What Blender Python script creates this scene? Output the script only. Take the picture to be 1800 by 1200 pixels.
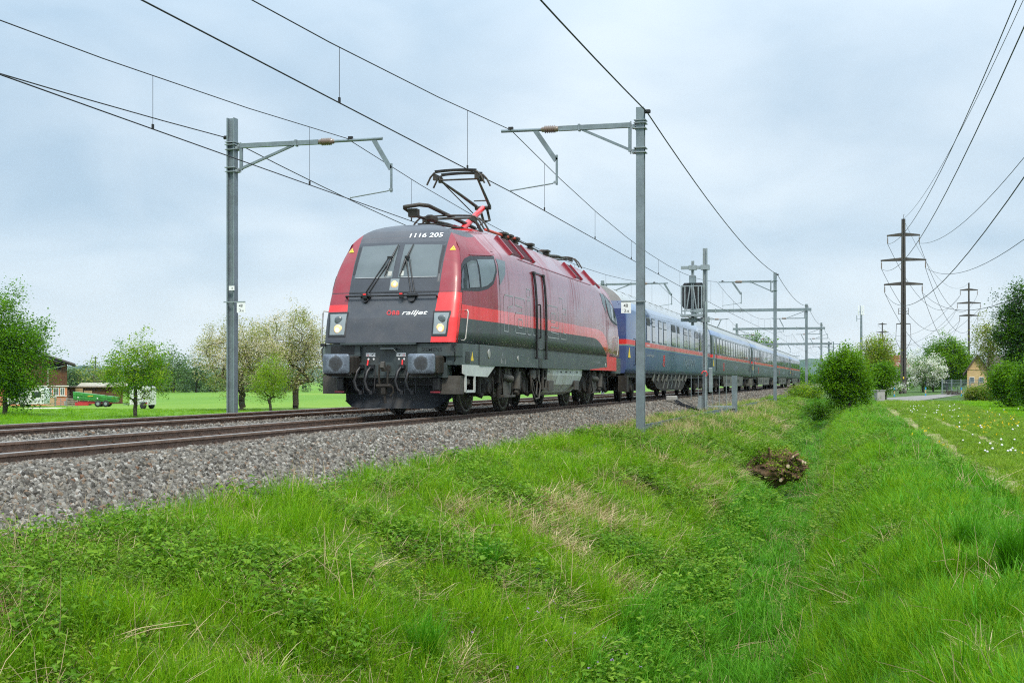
import bpy, math, random
import numpy as np
from mathutils import Vector, Matrix

# ------------------------------------------------------------------ clear
for _o in list(bpy.data.objects):
    bpy.data.objects.remove(_o, do_unlink=True)
SC = bpy.context.scene
COL = SC.collection
PI = math.pi
rng = np.random.default_rng(7)
random.seed(7)

# ------------------------------------------------------------------ camera
F_PX, TH, VY, CAMH = 2303.0, 0.260, 668.9, 0.721      # focal length in photo pixels, yaw to the left, horizon row, height over rail top
CT, ST = math.cos(TH), math.sin(TH)
cd = bpy.data.cameras.new('camera')
cam = bpy.data.objects.new('camera', cd)
COL.objects.link(cam)
cam.location = (0, 0, CAMH)
cam.rotation_euler = (PI / 2, 0, TH)
cd.sensor_width = 36.0
cd.lens = F_PX / 1800 * 36
cd.shift_y = (VY - 600) / 1800
cd.clip_start = 0.1
cd.clip_end = 20000
SC.camera = cam

# ------------------------------------------------------------------ sky, sun, exposure
SUN_EL, SUN_AZ = math.radians(52), math.radians(150)   # azimuth clockwise from +Y
EXPOSURE = 1.08
w = bpy.data.worlds.new('World'); SC.world = w; w.use_nodes = True
nt = w.node_tree; nt.nodes.clear()
def WN(t, **k):
    n = nt.nodes.new(t)
    for a, b in k.items(): setattr(n, a, b)
    return n
out = WN('ShaderNodeOutputWorld'); bg = WN('ShaderNodeBackground')
bg.inputs['Strength'].default_value = 0.1
sky = WN('ShaderNodeTexSky', sky_type='NISHITA', sun_disc=False, sun_elevation=SUN_EL, sun_rotation=SUN_AZ)
tc = WN('ShaderNodeTexCoord')
sep = WN('ShaderNodeSeparateXYZ'); nt.links.new(tc.outputs['Generated'], sep.inputs[0])
def wmath(op, a, b=None, c=None):
    n = WN('ShaderNodeMath', operation=op)
    for i, v in enumerate((a, b, c)):
        if v is None: continue
        if isinstance(v, (int, float)): n.inputs[i].default_value = v
        else: nt.links.new(v, n.inputs[i])
    return n.outputs[0]
up = wmath('MAXIMUM', sep.outputs[2], 0.0)
den = wmath('ADD', up, 0.34)
cx = wmath('DIVIDE', sep.outputs[0], den); cy = wmath('DIVIDE', sep.outputs[1], den)
cmb = WN('ShaderNodeCombineXYZ'); nt.links.new(cx, cmb.inputs[0]); nt.links.new(cy, cmb.inputs[1])
def wnoise(scale, detail, rough, dist=0.0):
    n = WN('ShaderNodeTexNoise'); n.inputs['Scale'].default_value = scale; n.inputs['Detail'].default_value = detail
    n.inputs['Roughness'].default_value = rough; n.inputs['Distortion'].default_value = dist
    nt.links.new(cmb.outputs[0], n.inputs['Vector']); return n.outputs['Fac']
n1 = wnoise(1.05, 3, 0.5, 0.5); n2 = wnoise(3.2, 4, 0.55, 0.4)
nn = wmath('ADD', wmath('MULTIPLY', n1, 0.72), wmath('MULTIPLY', n2, 0.28))
ramp = WN('ShaderNodeValToRGB')
ramp.color_ramp.elements[0].position = 0.38; ramp.color_ramp.elements[0].color = (0.425, 0.56, 0.685, 1)
ramp.color_ramp.elements[1].position = 0.60; ramp.color_ramp.elements[1].color = (0.71, 0.805, 0.88, 1)
nt.links.new(nn, ramp.inputs[0])
# horizon band: thinner, paler air low down
hz = WN('ShaderNodeMapRange'); hz.interpolation_type = 'SMOOTHSTEP'
hz.inputs['From Min'].default_value = 0.0; hz.inputs['From Max'].default_value = 0.11
hz.inputs['To Min'].default_value = 0.75; hz.inputs['To Max'].default_value = 0.0
nt.links.new(up, hz.inputs['Value'])
mixh = WN('ShaderNodeMix', data_type='RGBA'); nt.links.new(hz.outputs[0], mixh.inputs[0])
nt.links.new(ramp.outputs[0], mixh.inputs[6]); mixh.inputs[7].default_value = (0.75, 0.81, 0.84, 1)
# an overcast sky is brighter overhead than at the horizon
ov = WN('ShaderNodeMapRange'); ov.interpolation_type = 'SMOOTHSTEP'; ov.inputs['From Min'].default_value = 0.15; ov.inputs['From Max'].default_value = 0.95
ov.inputs['To Min'].default_value = 1.0; ov.inputs['To Max'].default_value = 3.0; nt.links.new(up, ov.inputs['Value'])
gain = ov.outputs[0]
gain10 = wmath('MULTIPLY', gain, 10.0 / 1.86)
sc_ = WN('ShaderNodeVectorMath', operation='SCALE'); nt.links.new(mixh.outputs[2], sc_.inputs[0]); nt.links.new(gain10, sc_.inputs['Scale'])
mixs = WN('ShaderNodeMix', data_type='RGBA'); mixs.inputs[0].default_value = 0.94
nt.links.new(sky.outputs[0], mixs.inputs[6]); nt.links.new(sc_.outputs[0], mixs.inputs[7])
nt.links.new(mixs.outputs[2], bg.inputs['Color']); nt.links.new(bg.outputs[0], out.inputs['Surface'])
sl = bpy.data.lights.new('sun', 'SUN'); sl.energy = 1.5; sl.angle = math.radians(11); sl.color = (1.0, 0.92, 0.79)
so = bpy.data.objects.new('sun', sl); COL.objects.link(so)
_d = Vector((math.sin(SUN_AZ) * math.cos(SUN_EL), math.cos(SUN_AZ) * math.cos(SUN_EL), math.sin(SUN_EL)))
so.rotation_euler = _d.to_track_quat('Z', 'Y').to_euler()
so.location = _d * 60
vs = SC.view_settings
vs.view_transform = 'Standard'; vs.look = 'None'; vs.gamma = 1.0; vs.use_curve_mapping = False; vs.exposure = EXPOSURE
SC.cycles.max_bounces = 6; SC.cycles.diffuse_bounces = 3; SC.cycles.glossy_bounces = 3; SC.cycles.transmission_bounces = 4
SC.cycles.transparent_max_bounces = 8; SC.cycles.volume_bounces = 0
SC.cycles.use_denoising = False
SC.cycles.filter_width = 1.15

# ------------------------------------------------------------------ places: photo pixel + distance -> world point
def at(px, py, Z):
    r = (px - 900) / F_PX * Z
    return Vector((r * CT - Z * ST, r * ST + Z * CT, CAMH + (VY - py) / F_PX * Z))
def ypx(px, X):
    """Y of the point with lateral position X that shows in photo column px"""
    k = (px - 900) / F_PX
    return X * (CT + k * ST) / (k * CT - ST)
def proj(X, Y, z):
    Z = -X * ST + Y * CT
    return 900 + F_PX * (X * CT + Y * ST) / Z, VY - F_PX * (z - CAMH) / Z, Z

# ------------------------------------------------------------------ tags
def tag(o, label=None, cat=None, group=None, kind=None):
    if label: o['label'] = label
    if cat: o['category'] = cat
    if group: o['group'] = group
    if kind: o['kind'] = kind
    return o
def thing(name, label, cat, loc=(0, 0, 0), rz=0.0, group=None):
    o = bpy.data.objects.new(name, None); o.empty_display_size = 0.2
    COL.objects.link(o); o.location = loc; o.rotation_euler = (0, 0, rz)
    return tag(o, label, cat, group)
def copy_tree(o, parent=None):
    c = o.copy(); COL.objects.link(c)
    if parent is not None: c.parent = parent
    for ch in list(o.children): copy_tree(ch, c)
    return c

# ------------------------------------------------------------------ mesh builder
class MB:
    def __init__(self):
        self.v = []; self.f = []; self.m = []; self.mi = 0; self.sm = []
    def add(self, vs, fs, smooth=False):
        b = len(self.v); self.v += [tuple(p) for p in vs]
        for f in fs:
            self.f.append(tuple(i + b for i in f)); self.m.append(self.mi); self.sm.append(smooth)
        return self
    def box(self, c, s, rz=0.0, M=None, bev=0.0):
        x, y, z = s[0] / 2, s[1] / 2, s[2] / 2
        if bev > 0:
            b = min(bev, x * .9, y * .9)
            ring = [(x - b, -y), (x, -y + b), (x, y - b), (x - b, y), (-x + b, y), (-x, y - b), (-x, -y + b), (-x + b, -y)]
            n = 8; zz = min(b, z * .9)
            ins = [(p[0] * (x - b) / x, p[1] * (y - b) / y) for p in ring]
            V = [(p[0], p[1], -z) for p in ins] + [(p[0], p[1], -z + zz) for p in ring] + [(p[0], p[1], z - zz) for p in ring] + [(p[0], p[1], z) for p in ins]
            Fc = [tuple(range(n - 1, -1, -1)), tuple(range(3 * n, 4 * n))]
            for k in range(3):
                for i in range(n):
                    j = (i + 1) % n
                    Fc.append((k * n + i, k * n + j, (k + 1) * n + j, (k + 1) * n + i))
        else:
            V = [(-x, -y, -z), (x, -y, -z), (x, y, -z), (-x, y, -z), (-x, -y, z), (x, -y, z), (x, y, z), (-x, y, z)]
            Fc = [(3, 2, 1, 0), (4, 5, 6, 7), (0, 1, 5, 4), (1, 2, 6, 5), (2, 3, 7, 6), (3, 0, 4, 7)]
        c = Vector(c)
        R = M if M is not None else Matrix.Rotation(rz, 3, 'Z')
        return self.add([c + R @ Vector(p) for p in V], Fc)
    def bar(self, a, b, w, h=None, up=(0, 0, 1)):
        """square bar from a to b"""
        a = Vector(a); b = Vector(b); d = b - a; L = d.length; d.normalize()
        u = Vector(up)
        if abs(d.dot(u)) > .99: u = Vector((0, 1, 0))
        s = d.cross(u).normalized(); u2 = s.cross(d)
        M = Matrix((s, d, u2)).transposed()
        return self.box((a + b) / 2, (w, L, h or w), M=M)
    def tube(self, pts, r, n=6, cap=True, smooth=True):
        pts = [Vector(p) for p in pts]; N = len(pts)
        rs = r if hasattr(r, '__len__') else [r] * N
        V = []; prev = None
        for i, p in enumerate(pts):
            d = (pts[min(i + 1, N - 1)] - pts[max(i - 1, 0)])
            if d.length < 1e-9: d = Vector((0, 0, 1))
            d.normalize()
            if prev is None:
                u = Vector((0, 0, 1)) if abs(d.z) < .9 else Vector((1, 0, 0))
            else: u = prev
            s = d.cross(u)
            if s.length < 1e-6: s = d.cross(Vector((1, 0.3, 0.2)))
            s.normalize(); u = s.cross(d).normalized(); prev = u
            for k in range(n):
                a = 2 * PI * k / n
                V.append(p + (s * math.cos(a) + u * math.sin(a)) * rs[i])
        Fc = []
        for i in range(N - 1):
            for k in range(n):
                j = (k + 1) % n
                Fc.append((i * n + k, i * n + j, (i + 1) * n + j, (i + 1) * n + k))
        self.add(V, Fc, smooth)
        if cap:
            self.add(V[:n], [tuple(range(n - 1, -1, -1))]); self.add(V[-n:], [tuple(range(n))])
        return self
    def cyl(self, a, b, r0, r1=None, n=12, smooth=True):
        return self.tube([a, b], [r0, r0 if r1 is None else r1], n, True, smooth)
    def lathe(self, prof, c, axis='z', n=16, smooth=True):
        """prof: list of (r, h) along the axis"""
        c = Vector(c); V = []
        for r, h in prof:
            for k in range(n):
                a = 2 * PI * k / n; p = (r * math.cos(a), r * math.sin(a), h)
                if axis == 'x': p = (p[2], p[0], p[1])
                elif axis == 'y': p = (p[1], p[2], p[0])
                V.append(c + Vector(p))
        Fc = []
        for i in range(len(prof) - 1):
            for k in range(n):
                j = (k + 1) % n
                Fc.append((i * n + k, i * n + j, (i + 1) * n + j, (i + 1) * n + k))
        self.add(V, Fc, smooth)
        self.add(V[:n], [tuple(range(n - 1, -1, -1))]); self.add(V[-n:], [tuple(range(n))])
        return self
    def prism(self, poly, a0, a1, axis='z'):
        """poly of 2-D points swept from a0 to a1 along axis; for axis x the points are (y,z), for y (x,z)"""
        def mk(p, h):
            return (p[0], p[1], h) if axis == 'z' else ((h, p[0], p[1]) if axis == 'x' else (p[0], h, p[1]))
        n = len(poly)
        V = [mk(p, a0) for p in poly] + [mk(p, a1) for p in poly]
        Fc = [tuple(range(n - 1, -1, -1)), tuple(range(n, 2 * n))] + [(i, (i + 1) % n, n + (i + 1) % n, n + i) for i in range(n)]
        return self.add(V, Fc)
    def build(self, name, mats, parent=None, loc=None, flip=True):
        me = bpy.data.meshes.new(name); me.from_pydata(self.v, [], self.f)
        ms = mats if isinstance(mats, (list, tuple)) else [mats]
        for m_ in ms: me.materials.append(m_)
        me.polygons.foreach_set('material_index', np.array(self.m, dtype=np.int32))
        me.polygons.foreach_set('use_smooth', np.array(self.sm, dtype=bool))
        if flip:
            import bmesh
            bm = bmesh.new(); bm.from_mesh(me); bmesh.ops.recalc_face_normals(bm, faces=bm.faces); bm.to_mesh(me); bm.free()
        me.update()
        o = bpy.data.objects.new(name, me); COL.objects.link(o)
        if parent is not None: o.parent = parent
        if loc is not None: o.location = loc
        return o
def npmesh(name, V, Fq, mat, parent=None, smooth=False, attrs=None, link=True):
    """fast mesh from numpy arrays; Fq (n,k) with k=3 or 4"""
    me = bpy.data.meshes.new(name)
    V = np.asarray(V, dtype=np.float32); Fq = np.asarray(Fq, dtype=np.int32)
    k = Fq.shape[1]
    me.vertices.add(len(V)); me.vertices.foreach_set('co', V.ravel())
    me.loops.add(Fq.size); me.loops.foreach_set('vertex_index', Fq.ravel())
    me.polygons.add(len(Fq)); me.polygons.foreach_set('loop_start', np.arange(0, Fq.size, k, dtype=np.int32))
    me.polygons.foreach_set('loop_total', np.full(len(Fq), k, dtype=np.int32))
    me.polygons.foreach_set('use_smooth', np.full(len(Fq), smooth, dtype=bool))
    for an, (dom, arr) in (attrs or {}).items():
        at_ = me.attributes.new(an, 'FLOAT', dom); at_.data.foreach_set('value', np.asarray(arr, dtype=np.float32))
    me.update(calc_edges=True); me.validate()
    if mat is not None: me.materials.append(mat)
    o = bpy.data.objects.new(name, me)
    if link: COL.objects.link(o)
    if parent is not None: o.parent = parent
    return o

# ------------------------------------------------------------------ materials
class NB:
    """small node-tree builder"""
    def __init__(self, name):
        self.mat = bpy.data.materials.new(name); self.mat.use_nodes = True
        self.t = self.mat.node_tree; self.t.nodes.clear()
        self.out = self.t.nodes.new('ShaderNodeOutputMaterial')
    def n(self, ty, **k):
        q = self.t.nodes.new(ty)
        for a, b in k.items(): setattr(q, a, b)
        return q
    def link(self, a, b): self.t.links.new(a, b)
    def put(self, sock, v):
        if v is None: return
        if hasattr(v, 'is_output') or isinstance(v, bpy.types.NodeSocket): self.link(v, sock)
        else: sock.default_value = v
    def math(self, op, a, b=None, c=None, clamp=False):
        q = self.n('ShaderNodeMath', operation=op); q.use_clamp = clamp
        for i, x in enumerate((a, b, c)): self.put(q.inputs[i], x)
        return q.outputs[0]
    def mix(self, fac, a, b, blend='MIX'):
        q = self.n('ShaderNodeMix', data_type='RGBA', blend_type=blend)
        self.put(q.inputs[0], fac); self.put(q.inputs[6], a if not isinstance(a, tuple) else (*a[:3], 1)); self.put(q.inputs[7], b if not isinstance(b, tuple) else (*b[:3], 1))
        return q.outputs[2]
    def coord(self, which='Object'):
        return self.n('ShaderNodeTexCoord').outputs[which]
    def pos(self):
        return self.n('ShaderNodeNewGeometry').outputs['Position']
    def noise(self, vec, scale, detail=3, rough=.55, dist=0.0, stretch=None):
        if stretch is not None:
            mp = self.n('ShaderNodeMapping'); self.link(vec, mp.inputs['Vector']); mp.inputs['Scale'].default_value = stretch; vec = mp.outputs[0]
        q = self.n('ShaderNodeTexNoise'); self.link(vec, q.inputs['Vector'])
        q.inputs['Scale'].default_value = scale; q.inputs['Detail'].default_value = detail; q.inputs['Roughness'].default_value = rough; q.inputs['Distortion'].default_value = dist
        return q.outputs['Fac']
    def ramp(self, fac, stops):
        q = self.n('ShaderNodeValToRGB'); cr = q.color_ramp
        while len(cr.elements) < len(stops): cr.elements.new(0.5)
        for e, (p, c) in zip(cr.elements, stops):
            e.position = p; e.color = (*c[:3], 1) if hasattr(c, '__len__') else (c, c, c, 1)
        self.link(fac, q.inputs[0]); return q.outputs[0]
    def rng(self, v, a, b, c=0.0, d=1.0):
        q = self.n('ShaderNodeMapRange'); self.put(q.inputs[0], v)
        for i, x in enumerate((a, b, c, d)): q.inputs[i + 1].default_value = x
        return q.outputs[0]
    def bump(self, h, strength=.3, dist=.01):
        q = self.n('ShaderNodeBump'); q.inputs['Strength'].default_value = strength; q.inputs['Distance'].default_value = dist
        self.link(h, q.inputs['Height']); return q.outputs[0]
    def done(self, col, rough=.5, metal=0.0, normal=None, spec=.5, coat=0.0, emit=None, estr=0.0, alpha=None, trans=0.0):
        p = self.n('ShaderNodeBsdfPrincipled')
        self.put(p.inputs['Base Color'], (*col[:3], 1) if isinstance(col, tuple) else col)
        self.put(p.inputs['Roughness'], rough); self.put(p.inputs['Metallic'], metal)
        self.put(p.inputs['Specular IOR Level'], spec); self.put(p.inputs['Coat Weight'], coat)
        p.inputs['Coat Roughness'].default_value = .08
        if normal is not None: self.link(normal, p.inputs['Normal'])
        if emit is not None:
            self.put(p.inputs['Emission Color'], (*emit[:3], 1) if isinstance(emit, tuple) else emit); self.put(p.inputs['Emission Strength'], estr)
        if trans: p.inputs['Transmission Weight'].default_value = trans
        self.p = p
        self.link(p.outputs[0], self.out.inputs['Surface'])
        return self.mat
def simple(name, col, rough=.5, metal=0.0, var=.18, scale=6.0, bump=.0, spec=.5, coat=0.0, grime=None):
    """base colour broken up by two noises, optional fine bump and grime colour"""
    b = NB(name); c = b.coord('Object')
    n1 = b.noise(c, scale, 4); n2 = b.noise(c, scale * 7.3, 3)
    k = b.math('ADD', b.math('MULTIPLY', n1, .65), b.math('MULTIPLY', n2, .35))
    lo = tuple(x * (1 - var * 1.6) for x in col); hi = tuple(min(1, x * (1 + var * 1.6)) for x in col)
    colr = b.ramp(k, [(.28, lo), (.72, hi)])
    if grime is not None:
        g = b.rng(b.noise(c, scale * .6, 5, .65), .5, .75)
        colr = b.mix(g, colr, grime)
    nrm = b.bump(n2, bump, .004) if bump else None
    rr = b.rng(k, .25, .75, max(0.02, rough - .1), min(1, rough + .1))
    return b.done(colr, rr, metal, nrm, spec, coat)
def leafy(name, c0, c1, c2=None, trans=.35, rough=.5, scale=.5):
    """foliage: colour from the per-leaf attribute 'var' and a broad world-space noise"""
    b = NB(name)
    a = b.n('ShaderNodeAttribute', attribute_name='var').outputs['Fac']
    oi = b.n('ShaderNodeObjectInfo').outputs['Random']
    n = b.noise(b.pos(), scale, 3, .6)
    k = b.math('ADD', b.math('MULTIPLY', a, .5), b.math('ADD', b.math('MULTIPLY', n, .55), b.math('MULTIPLY', oi, .2)))
    stops = [(.3, c0), (.85, c1)] if c2 is None else [(.25, c0), (.6, c1), (.95, c2)]
    col = b.ramp(k, stops)
    p = b.n('ShaderNodeBsdfPrincipled'); b.link(col, p.inputs['Base Color']); p.inputs['Roughness'].default_value = rough
    p.inputs['Specular IOR Level'].default_value = .08
    t = b.n('ShaderNodeBsdfTranslucent'); tcx = b.mix(1.0, col, (1.0, 1.0, .55), 'MULTIPLY'); b.link(tcx, t.inputs['Color'])
    ms = b.n('ShaderNodeMixShader'); ms.inputs[0].default_value = trans
    b.link(p.outputs[0], ms.inputs[1]); b.link(t.outputs[0], ms.inputs[2]); b.link(ms.outputs[0], b.out.inputs['Surface'])
    return b.mat

# ------------------------------------------------------------------ scattering (geometry nodes; for stuff only)
def proto_collection(name, objs):
    c = bpy.data.collections.new(name)
    for i, o in enumerate(objs):
        o.name = '%s_%02d' % (name, i); c.objects.link(o)
    return c
def scatter(name, P, R, S, I, coll, parent=None):
    P = np.asarray(P, dtype=np.float32); N = len(P)
    me = bpy.data.meshes.new(name); me.vertices.add(N); me.vertices.foreach_set('co', P.ravel())
    a = me.attributes.new('rot', 'FLOAT_VECTOR', 'POINT'); a.data.foreach_set('vector', np.asarray(R, dtype=np.float32).ravel())
    S = np.asarray(S, dtype=np.float32)
    if S.ndim == 1: S = np.repeat(S[:, None], 3, 1)
    a = me.attributes.new('scl', 'FLOAT_VECTOR', 'POINT'); a.data.foreach_set('vector', S.ravel())
    a = me.attributes.new('idx', 'INT', 'POINT'); a.data.foreach_set('value', np.asarray(I, dtype=np.int32))
    o = bpy.data.objects.new(name, me); COL.objects.link(o); o['kind'] = 'stuff'
    if parent is not None: o.parent = parent
    g = bpy.data.node_groups.new(name, 'GeometryNodeTree')
    g.interface.new_socket('Geometry', in_out='INPUT', socket_type='NodeSocketGeometry')
    g.interface.new_socket('Geometry', in_out='OUTPUT', socket_type='NodeSocketGeometry')
    gi = g.nodes.new('NodeGroupInput'); go = g.nodes.new('NodeGroupOutput')
    ip = g.nodes.new('GeometryNodeInstanceOnPoints'); ci = g.nodes.new('GeometryNodeCollectionInfo')
    ci.inputs['Collection'].default_value = coll; ci.inputs['Separate Children'].default_value = True; ci.inputs['Reset Children'].default_value = True
    def na(nm, ty):
        q = g.nodes.new('GeometryNodeInputNamedAttribute'); q.data_type = ty; q.inputs['Name'].default_value = nm
        return q.outputs['Attribute']
    er = g.nodes.new('FunctionNodeEulerToRotation')
    g.links.new(na('rot', 'FLOAT_VECTOR'), er.inputs[0])
    g.links.new(gi.outputs[0], ip.inputs['Points']); g.links.new(ci.outputs[0], ip.inputs['Instance'])
    ip.inputs['Pick Instance'].default_value = True
    g.links.new(na('idx', 'INT'), ip.inputs['Instance Index']); g.links.new(er.outputs[0], ip.inputs['Rotation'])
    g.links.new(na('scl', 'FLOAT_VECTOR'), ip.inputs['Scale']); g.links.new(ip.outputs[0], go.inputs[0])
    md = o.modifiers.new('scatter', 'NODES'); md.node_group = g
    return o
# ------------------------------------------------------------------ lettering: a font outline turned into a mesh and laid on a surface
def text_mesh(txt, size=1.0, shear=0.0, outline=0.0, spacing=1.0, offset=0.0):
    cu = bpy.data.curves.new('lettering', 'FONT'); cu.body = txt; cu.size = size; cu.shear = shear; cu.space_character = spacing
    cu.resolution_u = 4
    cu.offset = offset
    if outline:
        cu.fill_mode = 'NONE'; cu.bevel_depth = outline; cu.bevel_resolution = 0
    o = bpy.data.objects.new('lettering', cu); COL.objects.link(o)
    dg = bpy.context.evaluated_depsgraph_get(); me = bpy.data.meshes.new_from_object(o.evaluated_get(dg))
    V = [tuple(v.co) for v in me.vertices]; Fc = [tuple(p.vertices) for p in me.polygons]
    bpy.data.objects.remove(o); bpy.data.meshes.remove(me)
    return V, Fc
def lay_text(name, txt, fmap, u0, v0, size, mat, parent, width=None, **k):
    """fmap(u, v, lift) -> point; text starts at u0,v0; width fixes the total width"""
    V, Fc = text_mesh(txt, 1.0, **k)
    xs = [p[0] for p in V]; x0, x1 = min(xs), max(xs)
    su = size if width is None else width / (x1 - x0)
    mb = MB(); mb.add([fmap(u0 + (p[0] - x0) * su, v0 + p[1] * size, p[2] * size) for p in V], Fc)
    return mb.build(name, mat, parent, flip=False)

# ================================================================== GROUND
XN, XF = -9.006, -12.90                # centre lines of the near and the far track
def sstep(a, b, x):
    t = np.clip((x - a) / (b - a), 0, 1); return t * t * (3 - 2 * t)
def ditch_x(Y): return -1.0 - .02 * (np.asarray(Y, dtype=float) - 8)
def wob(X, Y):
    return (np.sin(X * 1.7 + Y * .9) * np.sin(Y * 1.31 - X * .6) * .5 + np.sin(X * 3.9 + 1.3) * np.sin(Y * 3.3 + X) * .3 + np.sin(X * .7 - Y * .37 + 2) * .6)
def ground_z(X, Y):
    X = np.asarray(X, dtype=float); Y = np.asarray(Y, dtype=float)
    xd = ditch_x(Y); xl = -5.3
    s = np.clip((X - xl) / (xd - .35 - xl), 0, 1)
    left = -.60 - 1.8 * (.65 * s + .35 * s * s)
    s2 = X - (xd + .3)
    right = np.interp(s2, [0, .45, .9, 1.35, 2.0], [-2.4, -1.95, -1.35, -1.02, -.93])
    cut = np.where(X < xd - .35, left, np.where(X < xd + .3, -2.4, right))
    flat = -.60 - .3 * sstep(-5.3, -2.0, X)
    fade = sstep(75, 104, Y)
    z = cut * (1 - fade) + flat * fade
    z = np.where(X < xl, -.60 + .05 * np.clip((xl - X), 0, 1), z)
    z = np.where(X <= -15.6, np.interp(X, [-20.5, -16.9, -15.6], [-2.3, -.95, -.66]), z)
    z = np.where((X < -6.3) & (X > -15.6), -.75, z)
    amp = .05 * sstep(-6.3, -5.5, X) * (1 - sstep(4, 9, X)) + .02
    amp = np.where(X < -15, .03, amp)
    return z + wob(X, Y) * amp * (1 - .6 * fade)
def gz(X, Y): return float(ground_z(X, Y))

def grid_sheet(name, xs, ys, zf, mat, kind=None, parent=None, smooth=True):
    xs = np.asarray(xs); ys = np.asarray(ys)
    GX, GY = np.meshgrid(xs, ys); GZ = zf(GX, GY)
    V = np.stack([GX, GY, GZ], -1).reshape(-1, 3); nx = len(xs); ny = len(ys)
    i = np.arange(nx * ny).reshape(ny, nx)
    Fq = np.stack([i[:-1, :-1], i[:-1, 1:], i[1:, 1:], i[1:, :-1]], -1).reshape(-1, 4)
    o = npmesh(name, V, Fq, mat, parent, smooth)
    if kind: o['kind'] = kind
    return o

# ground material: soil and short turf by place
b = NB('turf'); p = b.pos(); sp = b.n('ShaderNodeSeparateXYZ'); b.link(p, sp.inputs[0])
n_a = b.noise(p, .35, 5, .6); n_b = b.noise(p, 3.1, 4, .6); n_c = b.noise(p, 22, 3, .6)
k = b.math('ADD', b.math('MULTIPLY', n_a, .45), b.math('ADD', b.math('MULTIPLY', n_b, .3), b.math('MULTIPLY', n_c, .25)))
bank = b.ramp(k, [(.3, (.030, .055, .012)), (.5, (.055, .11, .018)), (.72, (.10, .15, .035))])
n_f = b.noise(p, .035, 4, .6, 0, (1, .35, 1)); n_g = b.noise(p, 1.2, 5, .7)
kf = b.math('ADD', b.math('MULTIPLY', n_f, .6), b.math('MULTIPLY', n_g, .4))
field = b.ramp(kf, [(.30, (.065, .165, .012)), (.50, (.115, .235, .018)), (.62, (.17, .27, .03)), (.74, (.26, .29, .05))])
crop = b.ramp(n_g, [(.3, (.06, .19, .015)), (.7, (.10, .25, .022))])
col = b.mix(b.rng(sp.outputs[0], -15.5, -16.4), bank, field)
col = b.mix(b.math('MULTIPLY', b.rng(sp.outputs[0], 6.6, 7.0), b.rng(sp.outputs[1], 105, 95)), col, crop)
b.done(col, .85, 0, b.bump(n_c, .5, .03), .2); M_TURF = b.mat

xs = np.concatenate([[-5200, -2500, -1200, -600, -300, -150, -90, -60, -45, -36, -30, -26, -23, -21, -19, -17.5, -16.5, -15.6], np.arange(-14, -6.4, 1.2), np.arange(-6.3, 5, .18), np.arange(5, 12, .7), [13, 15, 18, 22, 28, 36, 50, 80, 150, 300, 600, 1200, 2500, 5200]])
ys = np.concatenate([[-40, -15, -5, 0], np.arange(3, 45, .22), np.arange(45, 110, 1.0), [112, 116, 122, 130, 142, 160, 190, 230, 300, 400, 600, 900, 1500, 2500, 4200, 6200]])
grid_sheet('ground', xs, ys, ground_z, M_TURF, 'structure')

# ------------------------------------------------------------------ ballast bed with loose stones
def ballast_z(X, Y):
    prof = np.interp(X, [-15.9, -14.85, -14.2, -13.78, -13.5, -12.3, -12.02, -11.6, -10.95, -10.3, -9.90, -9.62, -8.4, -8.12, -7.6, -7.2, -6.05, -5.9],
                        [-.66, -.17, -.12, -.125, -.205, -.205, -.125, -.10, -.11, -.10, -.125, -.205, -.205, -.125, -.10, -.13, -.56, -.70])
    return prof + wob(X * 2.3, Y * 1.9) * .014
b = NB('ballast'); p = b.pos()
v = b.n('ShaderNodeTexVoronoi', feature='F1'); b.link(p, v.inputs['Vector']); v.inputs['Scale'].default_value = 15
v2 = b.n('ShaderNodeTexVoronoi', feature='DISTANCE_TO_EDGE'); b.link(p, v2.inputs['Vector']); v2.inputs['Scale'].default_value = 15
bw = b.n('ShaderNodeRGBToBW'); b.link(v.outputs['Color'], bw.inputs[0])
colr = b.ramp(bw.outputs[0], [(.1, (.07, .062, .055)), (.4, (.15, .137, .12)), (.65, (.22, .205, .18)), (.9, (.32, .305, .285))])
colr = b.mix(b.rng(b.noise(p, .7, 4), .35, .75, 0, .5), colr, (.16, .125, .095))
b.done(colr, .85, 0, b.bump(b.rng(v2.outputs['Distance'], 0, .25), .9, .03), .3); M_BALLAST = b.mat
xs = np.concatenate([np.arange(-15.9, -5.85, .15)]); ys = np.concatenate([np.arange(-4, 60, .4), np.arange(60, 200, 2), np.arange(200, 900, 25)])
BED = grid_sheet('ballast', xs, ys, ballast_z, M_BALLAST, 'structure')

def stone_mesh(i):
    r = np.random.default_rng(100 + i)
    import bmesh
    bm = bmesh.new(); bmesh.ops.create_icosphere(bm, subdivisions=1, radius=.5)
    for vtx in bm.verts:
        vtx.co *= r.uniform(.72, 1.12); vtx.co.z *= .74; vtx.co.x *= 1.15
    # a few flat cleaved faces
    for _ in range(3):
        d = Vector(r.normal(size=3)).normalized(); h = r.uniform(.28, .40)
        for vtx in bm.verts:
            e = vtx.co.dot(d) - h
            if e > 0: vtx.co -= d * e
    me = bpy.data.meshes.new('stone'); bm.to_mesh(me); bm.free()
    return me
b = NB('crushed_stone'); oi = b.n('ShaderNodeObjectInfo').outputs['Random']; p = b.coord('Object')
c0 = b.ramp(oi, [(0, (.036, .033, .028)), (.2, (.08, .073, .062)), (.42, (.15, .141, .122)), (.62, (.235, .222, .196)), (.76, (.155, .135, .103)), (.86, (.42, .405, .37)), (.95, (.20, .145, .095)), (1, (.17, .085, .045))])
nz = b.noise(p, 5, 4, .65)
gx = b.n('ShaderNodeSeparateXYZ'); b.link(b.pos(), gx.inputs[0]); dd = None
for xr in (XN + .7525, XN - .7525, XF + .7525, XF - .7525):
    q_ = b.math('ABSOLUTE', b.math('SUBTRACT', gx.outputs[0], xr)); dd = q_ if dd is None else b.math('MINIMUM', dd, q_)
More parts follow.
